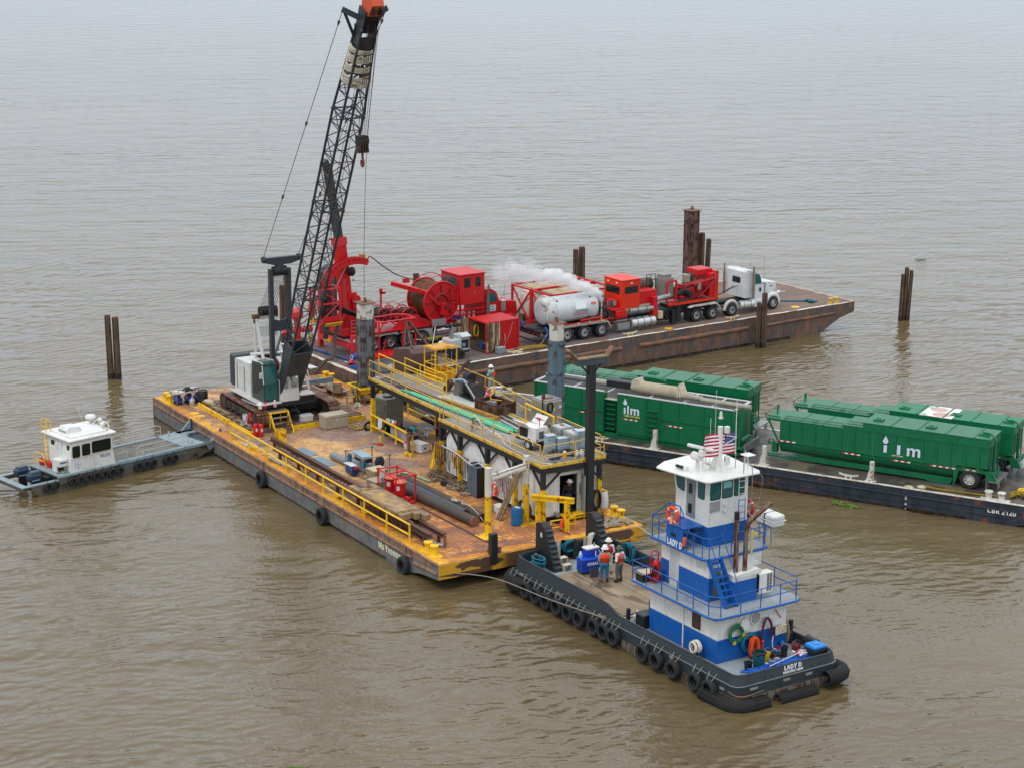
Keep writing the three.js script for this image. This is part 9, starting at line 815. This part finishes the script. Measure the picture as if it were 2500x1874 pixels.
n(wt,'sleeper',W,poly([[33.55,3.25],[34.2,3.25],[34.2,5.2],[33.95,5.32],[33.7,5.32],[33.55,5.2]],-3.55,-1.38,'z'));n(wt,'cab',W,poly([[34.2,2.95],[35.35,2.95],[35.5,4.1],[35.25,4.15],[35.0,4.95],[34.7,5.2],[34.2,5.3]],-3.55,-1.4,'z'));n(wt,'hood',W,poly([[35.35,2.9],[36.0,2.9],[36.1,3.15],[36.9,3.2],[37.1,3.3],[37.0,4.05],[35.45,4.22]],-3.2,-1.8,'z'));n(wt,'wheel_fender',W,torus(36.4,z0 + 0.5,-1.55,0.62,0.2,'z',Math.PI,16,7),torus(36.4,z0 + 0.5,-3.4,0.62,0.2,'z',Math.PI,16,7));wheel(wt,36.4,z0 + 0.5,-1.45,0.5,0.28,mChrome,1);wheel(wt,36.4,z0 + 0.5,-3.4,0.5,0.28,mChrome,-1);n(wt,'sleeper_window',mGlass,poly(rpoly(-2.85,-1.95,4.3,4.75,0.08),33.535,33.549,'x'));n(wt,'door_window',mGlassTeal,poly([[34.5,4.2],[35.15,4.2],[35.1,4.5],[34.9,4.95],[34.5,5.0]],-1.4,-1.385,'z'));n(wt,'windscreen',mGlass,beam([35.33,4.2,-2.5],[35.02,4.95,-2.5],1.8,0.03));n(wt,'door_vent',mDark,box(34.95,35.15,3.6,3.9,-1.39,-1.38));n(wt,'hood_vent',mDark,cbox(36.5,3.8,-1.79,0.28,0.06,0.02,[0,0,0.2]));n(wt,'marker_lamp',M('#b84a3a',0.4),box(36.85,36.95,3.4,3.5,-1.8,-1.77),...[-1.9,-2.5,-3.1].map((z)=>cbox(34.7,5.24,z,0.12,0.06,0.1)));const st=M('#a59a94',0.3,{metalness:0.6,map:tGrime});n(wt,'exhaust_stack',st,bar([34.15,3.2,-1.15],[34.15,5.2,-1.15],0.12,10),bar([34.15,5.2,-1.15],[34.13,5.65,-1.15],0.07,8));n(wt,'exhaust_stack',st,bar([33.4,3.3,-3.6],[33.4,5.0,-3.6],0.1,10),bar([33.4,5.0,-3.6],[33.38,5.6,-3.6],0.06,8));n(wt,'air_cleaner',st,cyl(35.5,3.2,4.2,-1.55,0.17,12));n(wt,'fuel_tank',mChrome,cylX(32.95,34.3,2.78,-1.4,0.33,16));n(wt,'tank_strap',st,torus(33.3,2.78,-1.4,0.34,0.02,'x'),torus(33.95,2.78,-1.4,0.34,0.02,'x'));n(wt,'side_step',W,box(34.35,35.75,2.5,3.0,-1.6,-1.25,0.04));n(wt,'antenna',mDark,bar([35.3,4.2,-1.3],[35.3,6.3,-1.3],0.01,4),bar([34.0,5.4,-1.4],[34.0,6.3,-1.4],0.01,4));n(wt,'air_line',mDark,tube([[33.5,4.1,-2.2],[31.8,3.6,-2.3],[31.0,3.5,-2.2]],0.03,5),tube([[33.5,4.0,-2.6],[31.7,3.4,-2.6],[31.0,3.45,-2.5]],0.03,5));
const tr2=thing('mooring_rope','teal mooring rope lying on the bare right end of the equipment barge','rope',R,[40,z0,-3.4],{abs:true});n(tr2,'rope',mRopeTeal,tube([[37.3,z0 + 0.05,-3.8],[38.0,z0 + 0.05,-4.0],[39.0,z0 + 0.05,-3.0],[40.0,z0 + 0.05,-2.3],[40.6,z0 + 0.05,-2.0]],0.06,6,30),...tangle(40.8,z0,-1.7,1.0,0.6,6,0.06,97,0.1));n(tr2,'eye',M('#0a5a70',0.9),torus(37.3,z0 + 0.08,-3.8,0.12,0.05,'y'));
// ---- steam from the white tank: many thin puffs
const stm=thing('steam','white steam plume blowing left from the white tank','steam',R,[19,5.5,-2.3],{abs:true}),pts=[[20.2,4.7,-1.7],[19.9,5.2,-1.8],[19.2,5.6,-2.0],[18.2,6.05,-2.2],[17.1,6.5,-2.3],[16.0,6.8,-2.4],[14.9,7.05,-2.4],[13.9,7.2,-2.4],[12.6,7.3,-2.4],[11.2,7.3,-2.4]].map(V),cv=new THREE.CatmullRomCurve3(pts),puff=[],thin=[];
for(let i=0;i<120;i++){const s=Math.pow(R0(),1.25),p=cv.getPoint(s),r=lerp(0.14,0.75,Math.pow(s,0.7)),g=new THREE.IcosahedronGeometry(r*rr(0.4,0.85),2),q=g.attributes.position,k=R0()*9;for(let j=0;j<q.count;j++){const x=q.getX(j),y=q.getY(j),z=q.getZ(j),w=1 + 0.16*Math.sin(x*7 / r + k)+ 0.14*Math.sin(y*6 / r + k*2)+ 0.12*Math.sin(z*8 / r + k*3);q.setXYZ(j,x*w,y*w,z*w);}g.computeVertexNormals();g.translate(p.x + rr(-0.7,0.7)*r,p.y + rr(-0.75,0.75)*r,p.z + rr(-0.8,0.8)*r);(s>0.6?thin:puff).push(g);}
const sm=(o)=>M('#fbfcfd',1,{transparent:true,opacity:o,depthWrite:false,transmission:0.5,thickness:0,ior:1.01});for(const[nm,l,o]of[['dense_puff',puff,0.24],['thin_puff',thin,0.09]]){const p=n(stm,nm,sm(o),...l);p.castShadow=false;p.userData.kind='stuff';}
}
// ---------------------------------------------------------------- piles and guide posts in the river
{
const pile=(label,f,p,top,r,lean=0,group)=>{const t=thing('wooden_pile',label,'pile',f,[p[0],-1,p[1]],{group});const h=top + 1;part(t,'trunk',mWoodV,new THREE.CylinderGeometry(r*0.9,r*1.06,h,10,6).translate(0,h / 2,0));part(t,'split',M('#4d4039',0.95,{map:tWoodV}),...[0.4,2.2,4.3].map((a)=>beam([Math.cos(a)*r,0.2,Math.sin(a)*r],[Math.cos(a)*r*0.92,h - 0.1,Math.sin(a)*r*0.92],0.06,0.05)));part(t,'wet_foot',M('#37302a',0.5,{map:tWoodV}),cyl(0,0.6,1.4,0,r*1.08,10));t.rotateZ(lean);};
const W='W';// W: x right, z towards the camera
const w=(x,y)=>[x,100 - y - 0];
pile('left and slightly taller of two wooden piles standing alone at the far left','W',[-27.48,-32.44],4.45,0.22,0.02);pile('right of two wooden piles standing alone at the far left','W',[-27.02,-32.5],4.3,0.24,0.01);
pile('left and lowest of three wooden piles alone at the far right','W',[30.42,-52.9],3.7,0.16,-0.01);pile('middle of three wooden piles alone at the far right','W',[30.68,-53.1],4.2,0.18,-0.02);pile('right of three wooden piles alone at the far right','W',[30.98,-53.0],4.0,0.15,-0.03);
pile('short left pile of the pair at the near edge of the equipment barge','R',[33.0,0.8],3.4,0.17);pile('tall right pile of the pair at the near edge of the equipment barge','R',[33.4,0.95],4.1,0.2);
pile('left pile of the pair behind the tank containers','R',[26.15,-12.4],6.0,0.2,0.02);pile('right pile of the pair behind the tank containers','R',[26.75,-12.5],6.1,0.26,0.01);pile('pile behind the big tubing reel','R',[11.5,-12.3],5.7,0.24);pile('shorter left pile behind the crawler crane mast','R',[0.72,-12.6],6.0,0.26);pile('taller right pile behind the crawler crane mast','R',[1.15,-12.8],7.1,0.24);pile('taller pile right of the big brown spud','R',[38.85,-12.6],6.0,0.24);pile('shortest pile right of the big brown spud','R',[39.3,-12.5],5.45,0.2,-0.03);
spud('spud','big rust brown steel spud behind the red pump engine','R',[37.8,-1,-12.7],7.9,0.98,0,M('#66504a',0.75,{map:tRustTint}));const sq=spud('spud','dark square steel spud with pointed cap behind the crane boom','R',[4.3,-1,-12.6],6.6,1.1,0,M('#4d4a4a',0.65,{map:tGrime}));part(sq,'pointed_cap',M('#3f4248',0.6),new THREE.ConeGeometry(0.8,0.5,4).rotateY(0.785).translate(0,7.9,0));const lp=thing('rope_loop','rope loop hanging on the big brown spud','rope','R',[37.0,6.0,-12.0]);part(lp,'loop',mDark,...hank(0,0.3,0,0.3,2.6,2,0.03,'z',0.05,2));part(lp,'hook',mRust,cbox(0.1,1.6,0,0.2,0.08,0.08));
}

// ---------------------------------------------------------------- crew boat
{
const t=thing('crew_boat','small white cabin crew boat with grey landing craft bow against the work barge','boat','C',[0,0,0],{abs:true}),n=part,A=-0.4,B=-3.5,hg=M('#6d6a60',0.5,{metalness:0.2,map:tChip}),dk=paint('#8b9ca4',0.55),W=mWhite,AL=paint('#c6c6c2',0.4);
const sec=[[2.3,-0.5],[9.5,-0.5],[11.2,-0.2],[12.6,0.35],[13.4,0.75],[13.4,0.86],[11,0.86],[2.3,0.8]];n(t,'hull',hg,poly(sec,B,A,'z'));n(t,'bow_plate',dk,poly([[12.6,0.38],[13.45,0.7],[13.45,0.9],[12.3,0.9]],B - 0.03,A + 0.03,'z'));
n(t,'engine_well',hg,poly([[0.0,A - 0.05],[2.3,A],[2.3,A - 0.25],[0.3,A - 0.3],[0.3,B + 0.3],[2.3,B + 0.25],[2.3,B],[0.0,B + 0.05]],0.42,0.62,'y'));n(t,'swim_platform',dk,poly([[-0.05,A],[2.3,A + 0.02],[2.3,A - 0.24],[0.35,A - 0.32],[0.35,B + 0.3],[2.3,B + 0.25],[2.3,B],[-0.05,B]],0.62,0.67,'y'));n(t,'well_side',hg,poly([[0.3,0.62],[2.3,0.62],[2.3,-0.3],[1.2,-0.2]],A - 0.1,A,'z'));n(t,'transom',mDark,box(2.25,2.32,-0.4,0.8,B + 0.2,A - 0.2));n(t,'rigging',mDark,cbox(2.1,0.5,-1.4,0.3,0.4,0.5),cbox(2.1,0.5,-2.6,0.3,0.3,0.4));
n(t,'deck',dk,box(2.3,6.3,0.8,0.87,B,A));n(t,'foredeck',dk,box(10.9,13.4,0.84,0.9,B,A));n(t,'cargo_floor',M('#c2ad96',0.8,{map:tChip}),box(6.2,10.95,0.5,0.56,B + 0.2,A - 0.2));n(t,'gunwale',dk,box(6.2,11,0.5,0.9,A - 0.3,A),box(6.2,11,0.5,0.9,B,B + 0.3),box(2.2,13.4,0.76,0.84,A,A + 0.05),box(10.9,11,0.5,0.86,B,A));n(t,'step_box',dk,cbox(10.6,0.7,-0.95,0.6,0.3,0.5));
for(const[z0,z1]of[[A - 0.1,A],[B,B + 0.1]])n(t,'bow_knee',dk,poly([[12.75,0.9],[13.45,0.9],[13.48,1.42],[13.36,1.44]],z0,z1,'z'));n(t,'bow_fender',mDark,box(13.44,13.52,0.55,1.5,A - 0.12,A + 0.02),box(13.44,13.52,0.55,1.5,B - 0.02,B + 0.12));n(t,'bow_bracket',hg,poly([[12.8,0.8],[13.4,0.8],[13.4,0.4]],A - 0.1,A + 0.02,'z'));
const x0=3.2,x1=6.1;n(t,'cabin',W,poly([[x0,0.87],[x1,0.87],[x1 - 0.15,1.9],[x1 - 0.2,2.65],[x0 + 0.1,2.65],[x0,2.0]],B + 0.2,A - 0.1,'z'));n(t,'cabin_roof',W,box(x0 - 0.15,x1 + 0.1,2.62,2.8,B + 0.08,A + 0.02,0.09),box(x0 + 0.2,x1 - 0.3,2.78,2.88,B + 0.4,A - 0.3,0.05));const zc=A - 0.1;
for(const[a,b,y0,y1]of[[3.32,3.78,1.72,2.36],[3.95,4.45,1.74,2.38],[4.6,5.82,1.78,2.42]]){const w=n(t,'window',mGlass,poly(rpoly(a,b,y0,y1,0.09),zc,zc + 0.012,'z'));n(w,'window_frame',M('#5b3a44',0.5),poly(rpoly(a - 0.03,b + 0.03,y0 - 0.03,y1 + 0.03,0.1),zc + 0.002,zc + 0.008,'z'));}n(t,'trim_line',M('#b8a06a',0.5),beam([3.25,1.62,zc + 0.004],[6.0,1.72,zc + 0.004],0.02,0.03));for(const[a,b]of[[-0.95,-0.7],[-2.0,-1.55],[-2.6,-2.25]])n(t,'rear_window',mGlass,box(x0 - 0.01 + 0.03,x0 + 0.06,1.75,2.4,b>a?a:b,b>a?b:a));n(t,'rear_door',W,box(x0 - 0.03,x0 + 0.02,0.9,2.45,-2.1,-1.45));n(t,'boat_name',M('#3a4576',0.5),xf(text('MUSH',0.2,{wide:0.62,f:fontThin}),[5.45,1.4,zc + 0.002])).userData.label='blue name MUSH under the front window';n(t,'round_emblem',M('#9aa6b8',0.5),cylZ(3.62,1.3,zc,zc + 0.01,0.19,20));n(t,'emblem_centre',M('#dfe4ea',0.5),cylZ(3.62,1.3,zc + 0.01,zc + 0.016,0.15,18));n(t,'emblem_anchor',M('#4a5a78',0.5),cbox(3.62,1.3,zc + 0.02,0.02,0.18,0.01),torus(3.62,1.28,zc + 0.02,0.06,0.012,'z',Math.PI,8,4).rotateZ(0));
n(t,'roof_unit',W,poly([[3.6,2.85],[4.6,2.85],[4.5,3.15],[3.75,3.2],[3.6,3.0]],-2.4,-1.5,'z'));n(t,'unit_grille',M('#9aa3a6',0.6),box(3.585,3.6,2.9,3.02,-2.3,-1.6));n(t,'radar',mPlasticWhite,cyl(5.9,2.85,3.1,-2.6,0.09,8),lathe([[0,0],[0.3,0.02],[0.32,0.12],[0.26,0.24],[0,0.28]],5.9,3.1,-2.6,18));n(t,'roof_gear',W,sph(6.2,3.1,-2.1,0.14),cyl(6.2,2.85,3.0,-2.1,0.06,8),sph(6.0,3.0,-1.5,0.15),tube([[5.8,2.85,-2.3],[6.1,3.1,-2.2],[6.3,3.0,-1.5],[6.1,2.85,-1.0]],0.03,5));n(t,'antenna',mPlasticWhite,bar([5.5,2.8,-2.7],[5.2,4.0,-2.9],0.012,4));n(t,'horn',M('#6a5a54',0.5),bar([5.7,2.9,-1.0],[5.9,2.82,-0.8],0.03));
const rail=(nm,pts,m=AL)=>n(t,nm,m,tube(pts,0.028,5,40,false,0.08));for(const z of[A - 0.12,B + 0.12]){const u=z>-1?7.6:7.8,e=11.2;rail('bow_rail',[[u,0.9,z],[u,1.4,z],[u + 0.2,1.52,z],[e - 0.2,1.56,z],[e,1.44,z],[e,0.9,z]]);rail('bow_rail',[[u,1.2,z],[e,1.22,z]]);n(t,'rail_post',AL,bar([9.4,0.9,z],[9.4,1.55,z],0.025));}rail('side_rail',[[6.2,1.4,A - 0.12],[6.8,1.42,A - 0.12],[6.95,1.3,A - 0.12],[6.95,0.9,A - 0.12]]);rail('yellow_rail',[[6.2,1.75,-2.5],[6.6,1.7,-2.0],[6.65,1.55,-1.9],[6.6,0.6,-1.9]],mYelPlain);rail('yellow_rail',[[2.6,0.87,-3.4],[2.6,1.6,-3.4],[2.65,1.65,-2.8],[2.7,1.5,-2.5],[2.7,0.87,-2.45]],mYelPlain);rail('yellow_rail',[[2.6,1.2,-3.4],[2.68,1.2,-2.5]],mYelPlain);for(const z of[-3.3,-2.85])rail('roof_ladder',[[3.15,0.9,z],[3.1,2.7,z],[3.05,3.4,z],[3.2,3.55,z],[3.4,3.4,z],[3.4,2.8,z]],mYelPlain);for(let i=0;i<8;i++)n(t,'ladder_rung',mYelPlain,bar([3.13,1.1 + i*0.28,-3.3],[3.13,1.1 + i*0.28,-2.85],0.02,5));for(const[u,z]of[[11.6,-0.75],[11.6,-3.1],[8.1,-0.6]])n(t,'bitt',AL,cyl(u,0.86,1.15,z,0.05,8),bar([u - 0.12,1.02,z],[u + 0.12,1.02,z],0.025));
for(const[i,z]of[[0,-2.65],[1,-1.3]]){const o=thing('outboard_motor',i?'nearer of two dark blue outboard motors on the crew boat stern':'farther of two dark blue outboard motors on the crew boat stern','outboard motor','C',[1.25,0.3,z]),m=M('#22394f',0.3,{map:tGrime});n(o,'cowling',m,box(-0.42,0.42,0.3,0.82,-0.27,0.27,0.16),box(-0.3,0.4,0.55,0.92,-0.22,0.22,0.12));n(o,'midsection',mDark,box(-0.15,0.3,-0.5,0.35,-0.13,0.13,0.04));n(o,'trim_stripe',M('#7f93a4',0.4),box(-0.3,0.2,0.4,0.47,0.262,0.275));}
for(const[l,u,z]of[['left red fuel can on the crew boat stern deck',3.0,-3.05],['right red fuel can against the crew boat cabin',3.05,-2.3]]){const o=thing('fuel_can',l,'fuel can','C',[u - 0.1,0.87,z]);n(o,'can',mRed,box(-0.16,0.16,0,0.34,-0.2,0.2,0.08));n(o,'spout',mPlasticWhite,bar([0,0.32,0.1],[-0.05,0.46,0.15],0.04));n(o,'handle',mRed,tube([[0,0.32,-0.15],[0,0.42,-0.08],[0,0.34,0]],0.025,5));}
const wu=thing('white_cabinet','white equipment cabinet on the deck behind the crew boat cabin','cabinet','C',[2.9,0.87,-1.25]);n(wu,'body',W,box(-0.28,0.28,0,0.75,-0.36,0.1,0.03),box(-0.28,0.28,0.35,0.75,0.1,0.4,0.03));n(wu,'opening',mDark,box(-0.2,0.2,0.02,0.34,0.1,0.12),box(-0.2,0.2,0.55,0.62,0.4,0.41));n(wu,'rope',mRope,...tangle(-0.1,0,0.35,0.5,0.3,4,0.03,33,0.06));
const rp=thing('rope_heap','brown rope heap in the bow of the crew boat','rope','C',[10.2,0.56,-2.0]);n(rp,'rope',M('#a58c64',0.9),...tangle(0,0,0,0.9,0.7,8,0.035,35,0.14));n(rp,'dark_line',mDark,...tangle(-1,0,0.6,2.2,0.4,2,0.02,36,0.03));
const ty=makeTyre(0.27,0.2),us=[1.49,1.99,3.07,3.56,4.07,4.62,5.15,5.69,6.22,7.47,7.99,8.52,9.49,10.01];n(ty,'lashing',mDark,bar([0,0.24,0],[0,0.42,-0.05],0.02,4));us.forEach((u,i)=>{const o=i?ty.clone():ty;if(i)scene.add(o);o.name=numbered('tyre_fender');place(o,'C',[u,0.42,A + 0.12]);o.userData={label:`${ORD[i]} of fourteen small black tyres along the crew boat's side counted from its stern`,category:'tyre',group:'small tyres along the crew boat'};});
}

// ---------------------------------------------------------------- people: one skin from a distance field, clothes from the same field
{
const cap=(p,a,b,r0,r1)=>{const bx=b[0]- a[0],by=b[1]- a[1],bz=b[2]- a[2],t=clamp(((p[0]- a[0])*bx +(p[1]- a[1])*by +(p[2]- a[2])*bz)/(bx*bx + by*by + bz*bz));return Math.hypot(p[0]- a[0]- bx*t,p[1]- a[1]- by*t,p[2]- a[2]- bz*t)- lerp(r0,r1,t);};
function skin(bones,lo,hi,res,k=0.03,clip){
const mc=new MarchingCubes(res,undefined,false,false,90000),c=lo.map((v,i)=>(v + hi[i])/ 2),s=Math.max(...lo.map((v,i)=>hi[i]- v))/ 2*1.08;
const f=(p)=>{let d=9;for(const b of bones){const q=cap(p,...b),h=clamp(0.5 + 0.5*(d - q)/ k);d=lerp(d,q,h)- k*h*(1 - h);}if(clip)for(const[ax,sg,v]of clip)d=Math.max(d,sg*(p[ax]- v));return d;};
const half=res / 2;for(let z=0;z<res;z++)for(let y=0;y<res;y++)for(let x=0;x<res;x++)mc.field[res*res*z + res*y + x]=-f([c[0]+(x - half)/ half*s,c[1]+(y - half)/ half*s,c[2]+(z - half)/ half*s]);
mc.isolation=0;mc.update();const N=mc.count??mc.geometry.drawRange.count,P=new Float32Array(N*3),Q=new Float32Array(N*3),e=0.004;
for(let i=0;i<N;i++){const p=[0,1,2].map((j)=>mc.positionArray[i*3 + j]*s + c[j]),g=[f([p[0]+ e,p[1],p[2]])- f([p[0]- e,p[1],p[2]]),f([p[0],p[1]+ e,p[2]])- f([p[0],p[1]- e,p[2]]),f([p[0],p[1],p[2]+ e])- f([p[0],p[1],p[2]- e])],l=Math.hypot(...g)||1;for(let j=0;j<3;j++){P[i*3 + j]=p[j];Q[i*3 + j]=g[j]/ l;}}
const o=new THREE.BufferGeometry();o.setAttribute('position',new THREE.BufferAttribute(P,3));o.setAttribute('normal',new THREE.BufferAttribute(Q,3));return o;
}
const cloth=(h)=>M(h,0.9);
// faces +x; z is its left-right axis; J overrides joints
function person(label,f,p,turn,{shirt,pants,boots='#4a2f22',hat,vest,vestBack,long=false,hair='#2a201a',J={}}){
const t=thing('person',label,'person',f,p,{turn});
const j={hip:[0,0.93,0],waist:[0,1.06,0],chest:[0,1.3,0],neck:[0.01,1.49,0],head:[0.03,1.64,0],sl:[0,1.42,-0.19],sr:[0,1.42,0.19],el:[-0.03,1.13,-0.26],er:[-0.03,1.13,0.26],wl:[0.1,0.9,-0.27],wr:[0.1,0.9,0.27],hl:[0,0.9,-0.1],hr:[0,0.9,0.1],kl:[0.03,0.49,-0.12],kr:[0.03,0.49,0.12],al:[-0.02,0.1,-0.13],ar:[-0.02,0.1,0.13],...J};
const toe=(a,s)=>[a[0]+ 0.16,a[1]- 0.05,a[2]+ s*0.03],B=[];
const torso=[[j.hip,j.waist,0.135,0.125],[j.waist,j.chest,0.125,0.15],[[0,1.3,-0.09].map((v,i)=>v + j.chest[i]-[0,1.3,0][i]),[0,1.3,0.09].map((v,i)=>v + j.chest[i]-[0,1.3,0][i]),0.11,0.11],[j.sl,j.sr,0.07,0.07]],legs=[[j.hl,j.kl,0.098,0.068],[j.hr,j.kr,0.098,0.068],[j.kl,j.al,0.064,0.045],[j.kr,j.ar,0.064,0.045],[j.hl,j.hr,0.11,0.11]],up=[[j.sl,j.el,0.062,0.048],[j.sr,j.er,0.062,0.048]],fore=[[j.el,j.wl,0.045,0.033],[j.er,j.wr,0.045,0.033]],feet=[[j.al,toe(j.al,-1),0.05,0.042],[j.ar,toe(j.ar,1),0.05,0.042]];
const headB=[[j.chest,j.neck,0.08,0.056],[j.neck,j.head,0.056,0.08],[[j.head[0],j.head[1]+ 0.05,0],[j.head[0]+ 0.005,j.head[1]- 0.03,0],0.09,0.078],[[j.head[0]+ 0.02,j.head[1]- 0.09,0],[j.head[0]+ 0.045,j.head[1]- 0.09,0],0.05,0.045]].map(([a,b,c,d])=>[a.slice(0,2).concat([a[2]+ 0]),b,c,d]);
const all=[...torso,...legs,...up,...fore,...feet,...headB];for(const b of all)B.push(b);
const xs=all.flatMap((b)=>[b[0],b[1]]),lo=[0,1,2].map((i)=>Math.min(...xs.map((v)=>v[i]))- 0.2),hi=[0,1,2].map((i)=>Math.max(...xs.map((v)=>v[i]))+ 0.2);
const hands=[];for(const[e,w,s]of[[j.el,j.wl,-1],[j.er,j.wr,1]]){const d=V(w).sub(V(e)).normalize(),side=new THREE.Vector3().crossVectors(d,new THREE.Vector3(0,0,1)).normalize(),P=(a,b,c=0)=>{const q=V(w).addScaledVector(d,a).addScaledVector(side,b);return[q.x,q.y,q.z + c*s];};hands.push(bar(P(-0.02,0),P(0.08,0),0.03,7,0.036));[0.075,0.085,0.08,0.06].forEach((l,i)=>{const o=-0.03 + i*0.02;hands.push(bar(P(0.075,o),P(0.075 + l*0.55,o,-0.012),0.0095,5),bar(P(0.075 + l*0.55,o,-0.012),P(0.075 + l,o,-0.035),0.0085,5));});hands.push(bar(P(0.02,-0.03),P(0.065,-0.055,-0.02),0.011,5),bar(P(0.065,-0.055,-0.02),P(0.1,-0.05,-0.035),0.0095,5));}
const H=j.head;const face=[sph(H[0]+ 0.095,H[1]- 0.015,0,0.018,[1,1.3,0.9],7,5),sph(H[0],H[1]- 0.01,-0.088,0.026,[0.7,1.2,0.5],7,5),sph(H[0],H[1]- 0.01,0.088,0.026,[0.7,1.2,0.5],7,5)];
const body=part(t,'body',mSkin,skin(B,lo,hi,72),hands,face);
part(body,'eye',mDark,sph(H[0]+ 0.083,H[1]+ 0.012,-0.033,0.009),sph(H[0]+ 0.083,H[1]+ 0.012,0.033,0.009));part(body,'mouth',M('#7e4238',0.7),cbox(H[0]+ 0.09,H[1]- 0.072,0,0.012,0.01,0.045));part(t,'hair',M(hair,0.9),sph(H[0]- 0.02,H[1]+ 0.035,0,0.1,[1,0.95,0.97],10,7),sph(H[0]- 0.05,H[1]- 0.03,0,0.07,[0.8,1,1.1],8,6));
const fat=(l,e)=>l.map(([a,b,r,s])=>[a,b,r + e,s + e]);
part(t,'shirt',cloth(shirt),skin([...fat(torso,0.014),...fat(up,0.018),...(long?fat(fore,0.014):[])],lo,hi,60,0.03,[[1,1,1.53],[1,-1,0.86]]));
part(t,'trousers',cloth(pants),skin([...fat(legs,0.018),[j.hip,j.waist,0.15,0.14]],lo,hi,60,0.03,[[1,1,1.04],[1,-1,0.1]]));part(t,'boots',M(boots,0.7),skin([...fat(feet,0.016),[[j.al[0],j.al[1]+ 0.12,j.al[2]],j.al,0.066,0.062],[[j.ar[0],j.ar[1]+ 0.12,j.ar[2]],j.ar,0.066,0.062]],lo,hi,60,0.02,[[1,-1,0.012]]));
if(vest){const v=part(t,'life_vest',cloth(vest),skin(fat(torso.slice(1,3),0.045),lo,hi,56,0.04,[[1,1,1.46],[1,-1,1.02]]));if(vestBack)part(v,'mesh_panel',cloth(vestBack),box(-0.2,-0.17,1.27,1.42,-0.13,0.13,0.01));part(v,'vest_strap',cloth('#5a1c18'),torus(0,1.1,0,0.185,0.014,'y'),torus(0,1.2,0,0.195,0.012,'y'));}
if(hat){const hx=H[0],hy=H[1]+ 0.055;const h=part(t,'hard_hat',M(hat,0.35),lathe([[0.185,0],[0.19,0.012],[0.135,0.03],[0.128,0.08],[0.1,0.13],[0.05,0.15],[0,0.155]],hx,hy,0,16),cbox(hx,hy + 0.15,0,0.2,0.015,0.03,[0,0,0],0.006));part(h,'hat_band',mDark,torus(hx,hy + 0.035,0,0.134,0.006,'y',6.283,16,4));}
return t;
}
person('person in orange life vest and teal jeans seen from behind on the tug','T',[13.35,ZT + 0.03,2.8],-0.5,{shirt:'#9c8f7c',pants:'#1d6f94',hat:'#eceae4',vest:'#e8431a',J:{wr:[0.14,1.0,0.2],wl:[0.14,1.0,-0.2],kl:[0.06,0.49,-0.14],al:[-0.06,0.1,-0.16]}});
person('person in white shirt and khaki trousers, one leg stepped out, on the tug','T',[14.3,ZT,3.7],2.6,{shirt:'#dfe0e2',pants:'#c2c3b0',hat:'#e2e0da',vest:'#a8323a',boots:'#5a4030',J:{kr:[0.1,0.5,0.3],ar:[0.02,0.1,0.42],wl:[0.2,1.02,-0.12],wr:[0.2,1.02,0.12]}});
person('person with dark green hard hat, orange vest and grey trousers on the tug deck','T',[13.0,ZT + 0.03,3.42],0.2,{shirt:'#dcdcde',pants:'#5f5a60',hat:'#3f4f48',vest:'#e23a16',vestBack:'#8f8a92',boots:'#3a2a20',J:{er:[0.0,1.14,0.36],wr:[0.2,1.05,0.3],wl:[0.2,1.05,-0.12]}});
person('person in black shirt and jeans looking down in the deckhouse doorway','Y',[2.95,ZY + 0.33,9.5],Math.PI,{shirt:'#1b1c20',pants:'#25384e',hat:'#d9d6d0',long:true,boots:'#2e2620',J:{head:[0.1,1.6,0],neck:[0.03,1.48,0],wr:[0.12,1.0,0.42],er:[0.02,1.16,0.34],wl:[0.16,0.98,-0.36]}});
person('person in teal shirt with orange harness behind the yellow rail at the barge end','K',[-23.2,ZK,-6.95],2.9,{shirt:'#7fb8b4',pants:'#a59b8c',hat:'#eef0f0',long:true,boots:'#4a3426',hair:'#1a1412',J:{wl:[0.24,1.15,-0.1],wr:[0.24,1.12,0.12],el:[0.02,1.15,-0.27],er:[0.02,1.15,0.27]}});
const hs=thing('backpack_vest','orange work vest pouch on the back of the person in teal shirt','vest','K',[-23.2,ZK,-6.95],{turn:2.9});part(hs,'pouch',M('#e2401c',0.8),box(-0.26,-0.16,1.1,1.42,-0.14,0.14,0.05));part(hs,'strap',mDark,torus(0,1.15,0,0.19,0.016,'y'),beam([-0.16,1.4,-0.1],[0.17,1.15,0.1],0.03,0.02));
}

// ---------------------------------------------------------------- slimy wet band where the hulls meet the river
{
const slime=M('#3a3226',0.25,{map:tRustTint}),wet=(label,f,p,boxes)=>{for(const o of scene.children)if(o.name===label)part(o,'wet_band',slime,...boxes);};
wet('work_barge','Y',0,[box(5.4,LY,-0.2,0.14,0.03,0.046)]);wet('equipment_barge','R',0,[box(0,37,-0.2,0.22,0,0.006)]);wet('tank_barge','K',0,[box(-22,10,-0.2,0.16,-0.02,-0.012)]);
}

renderer.render(scene,camera);
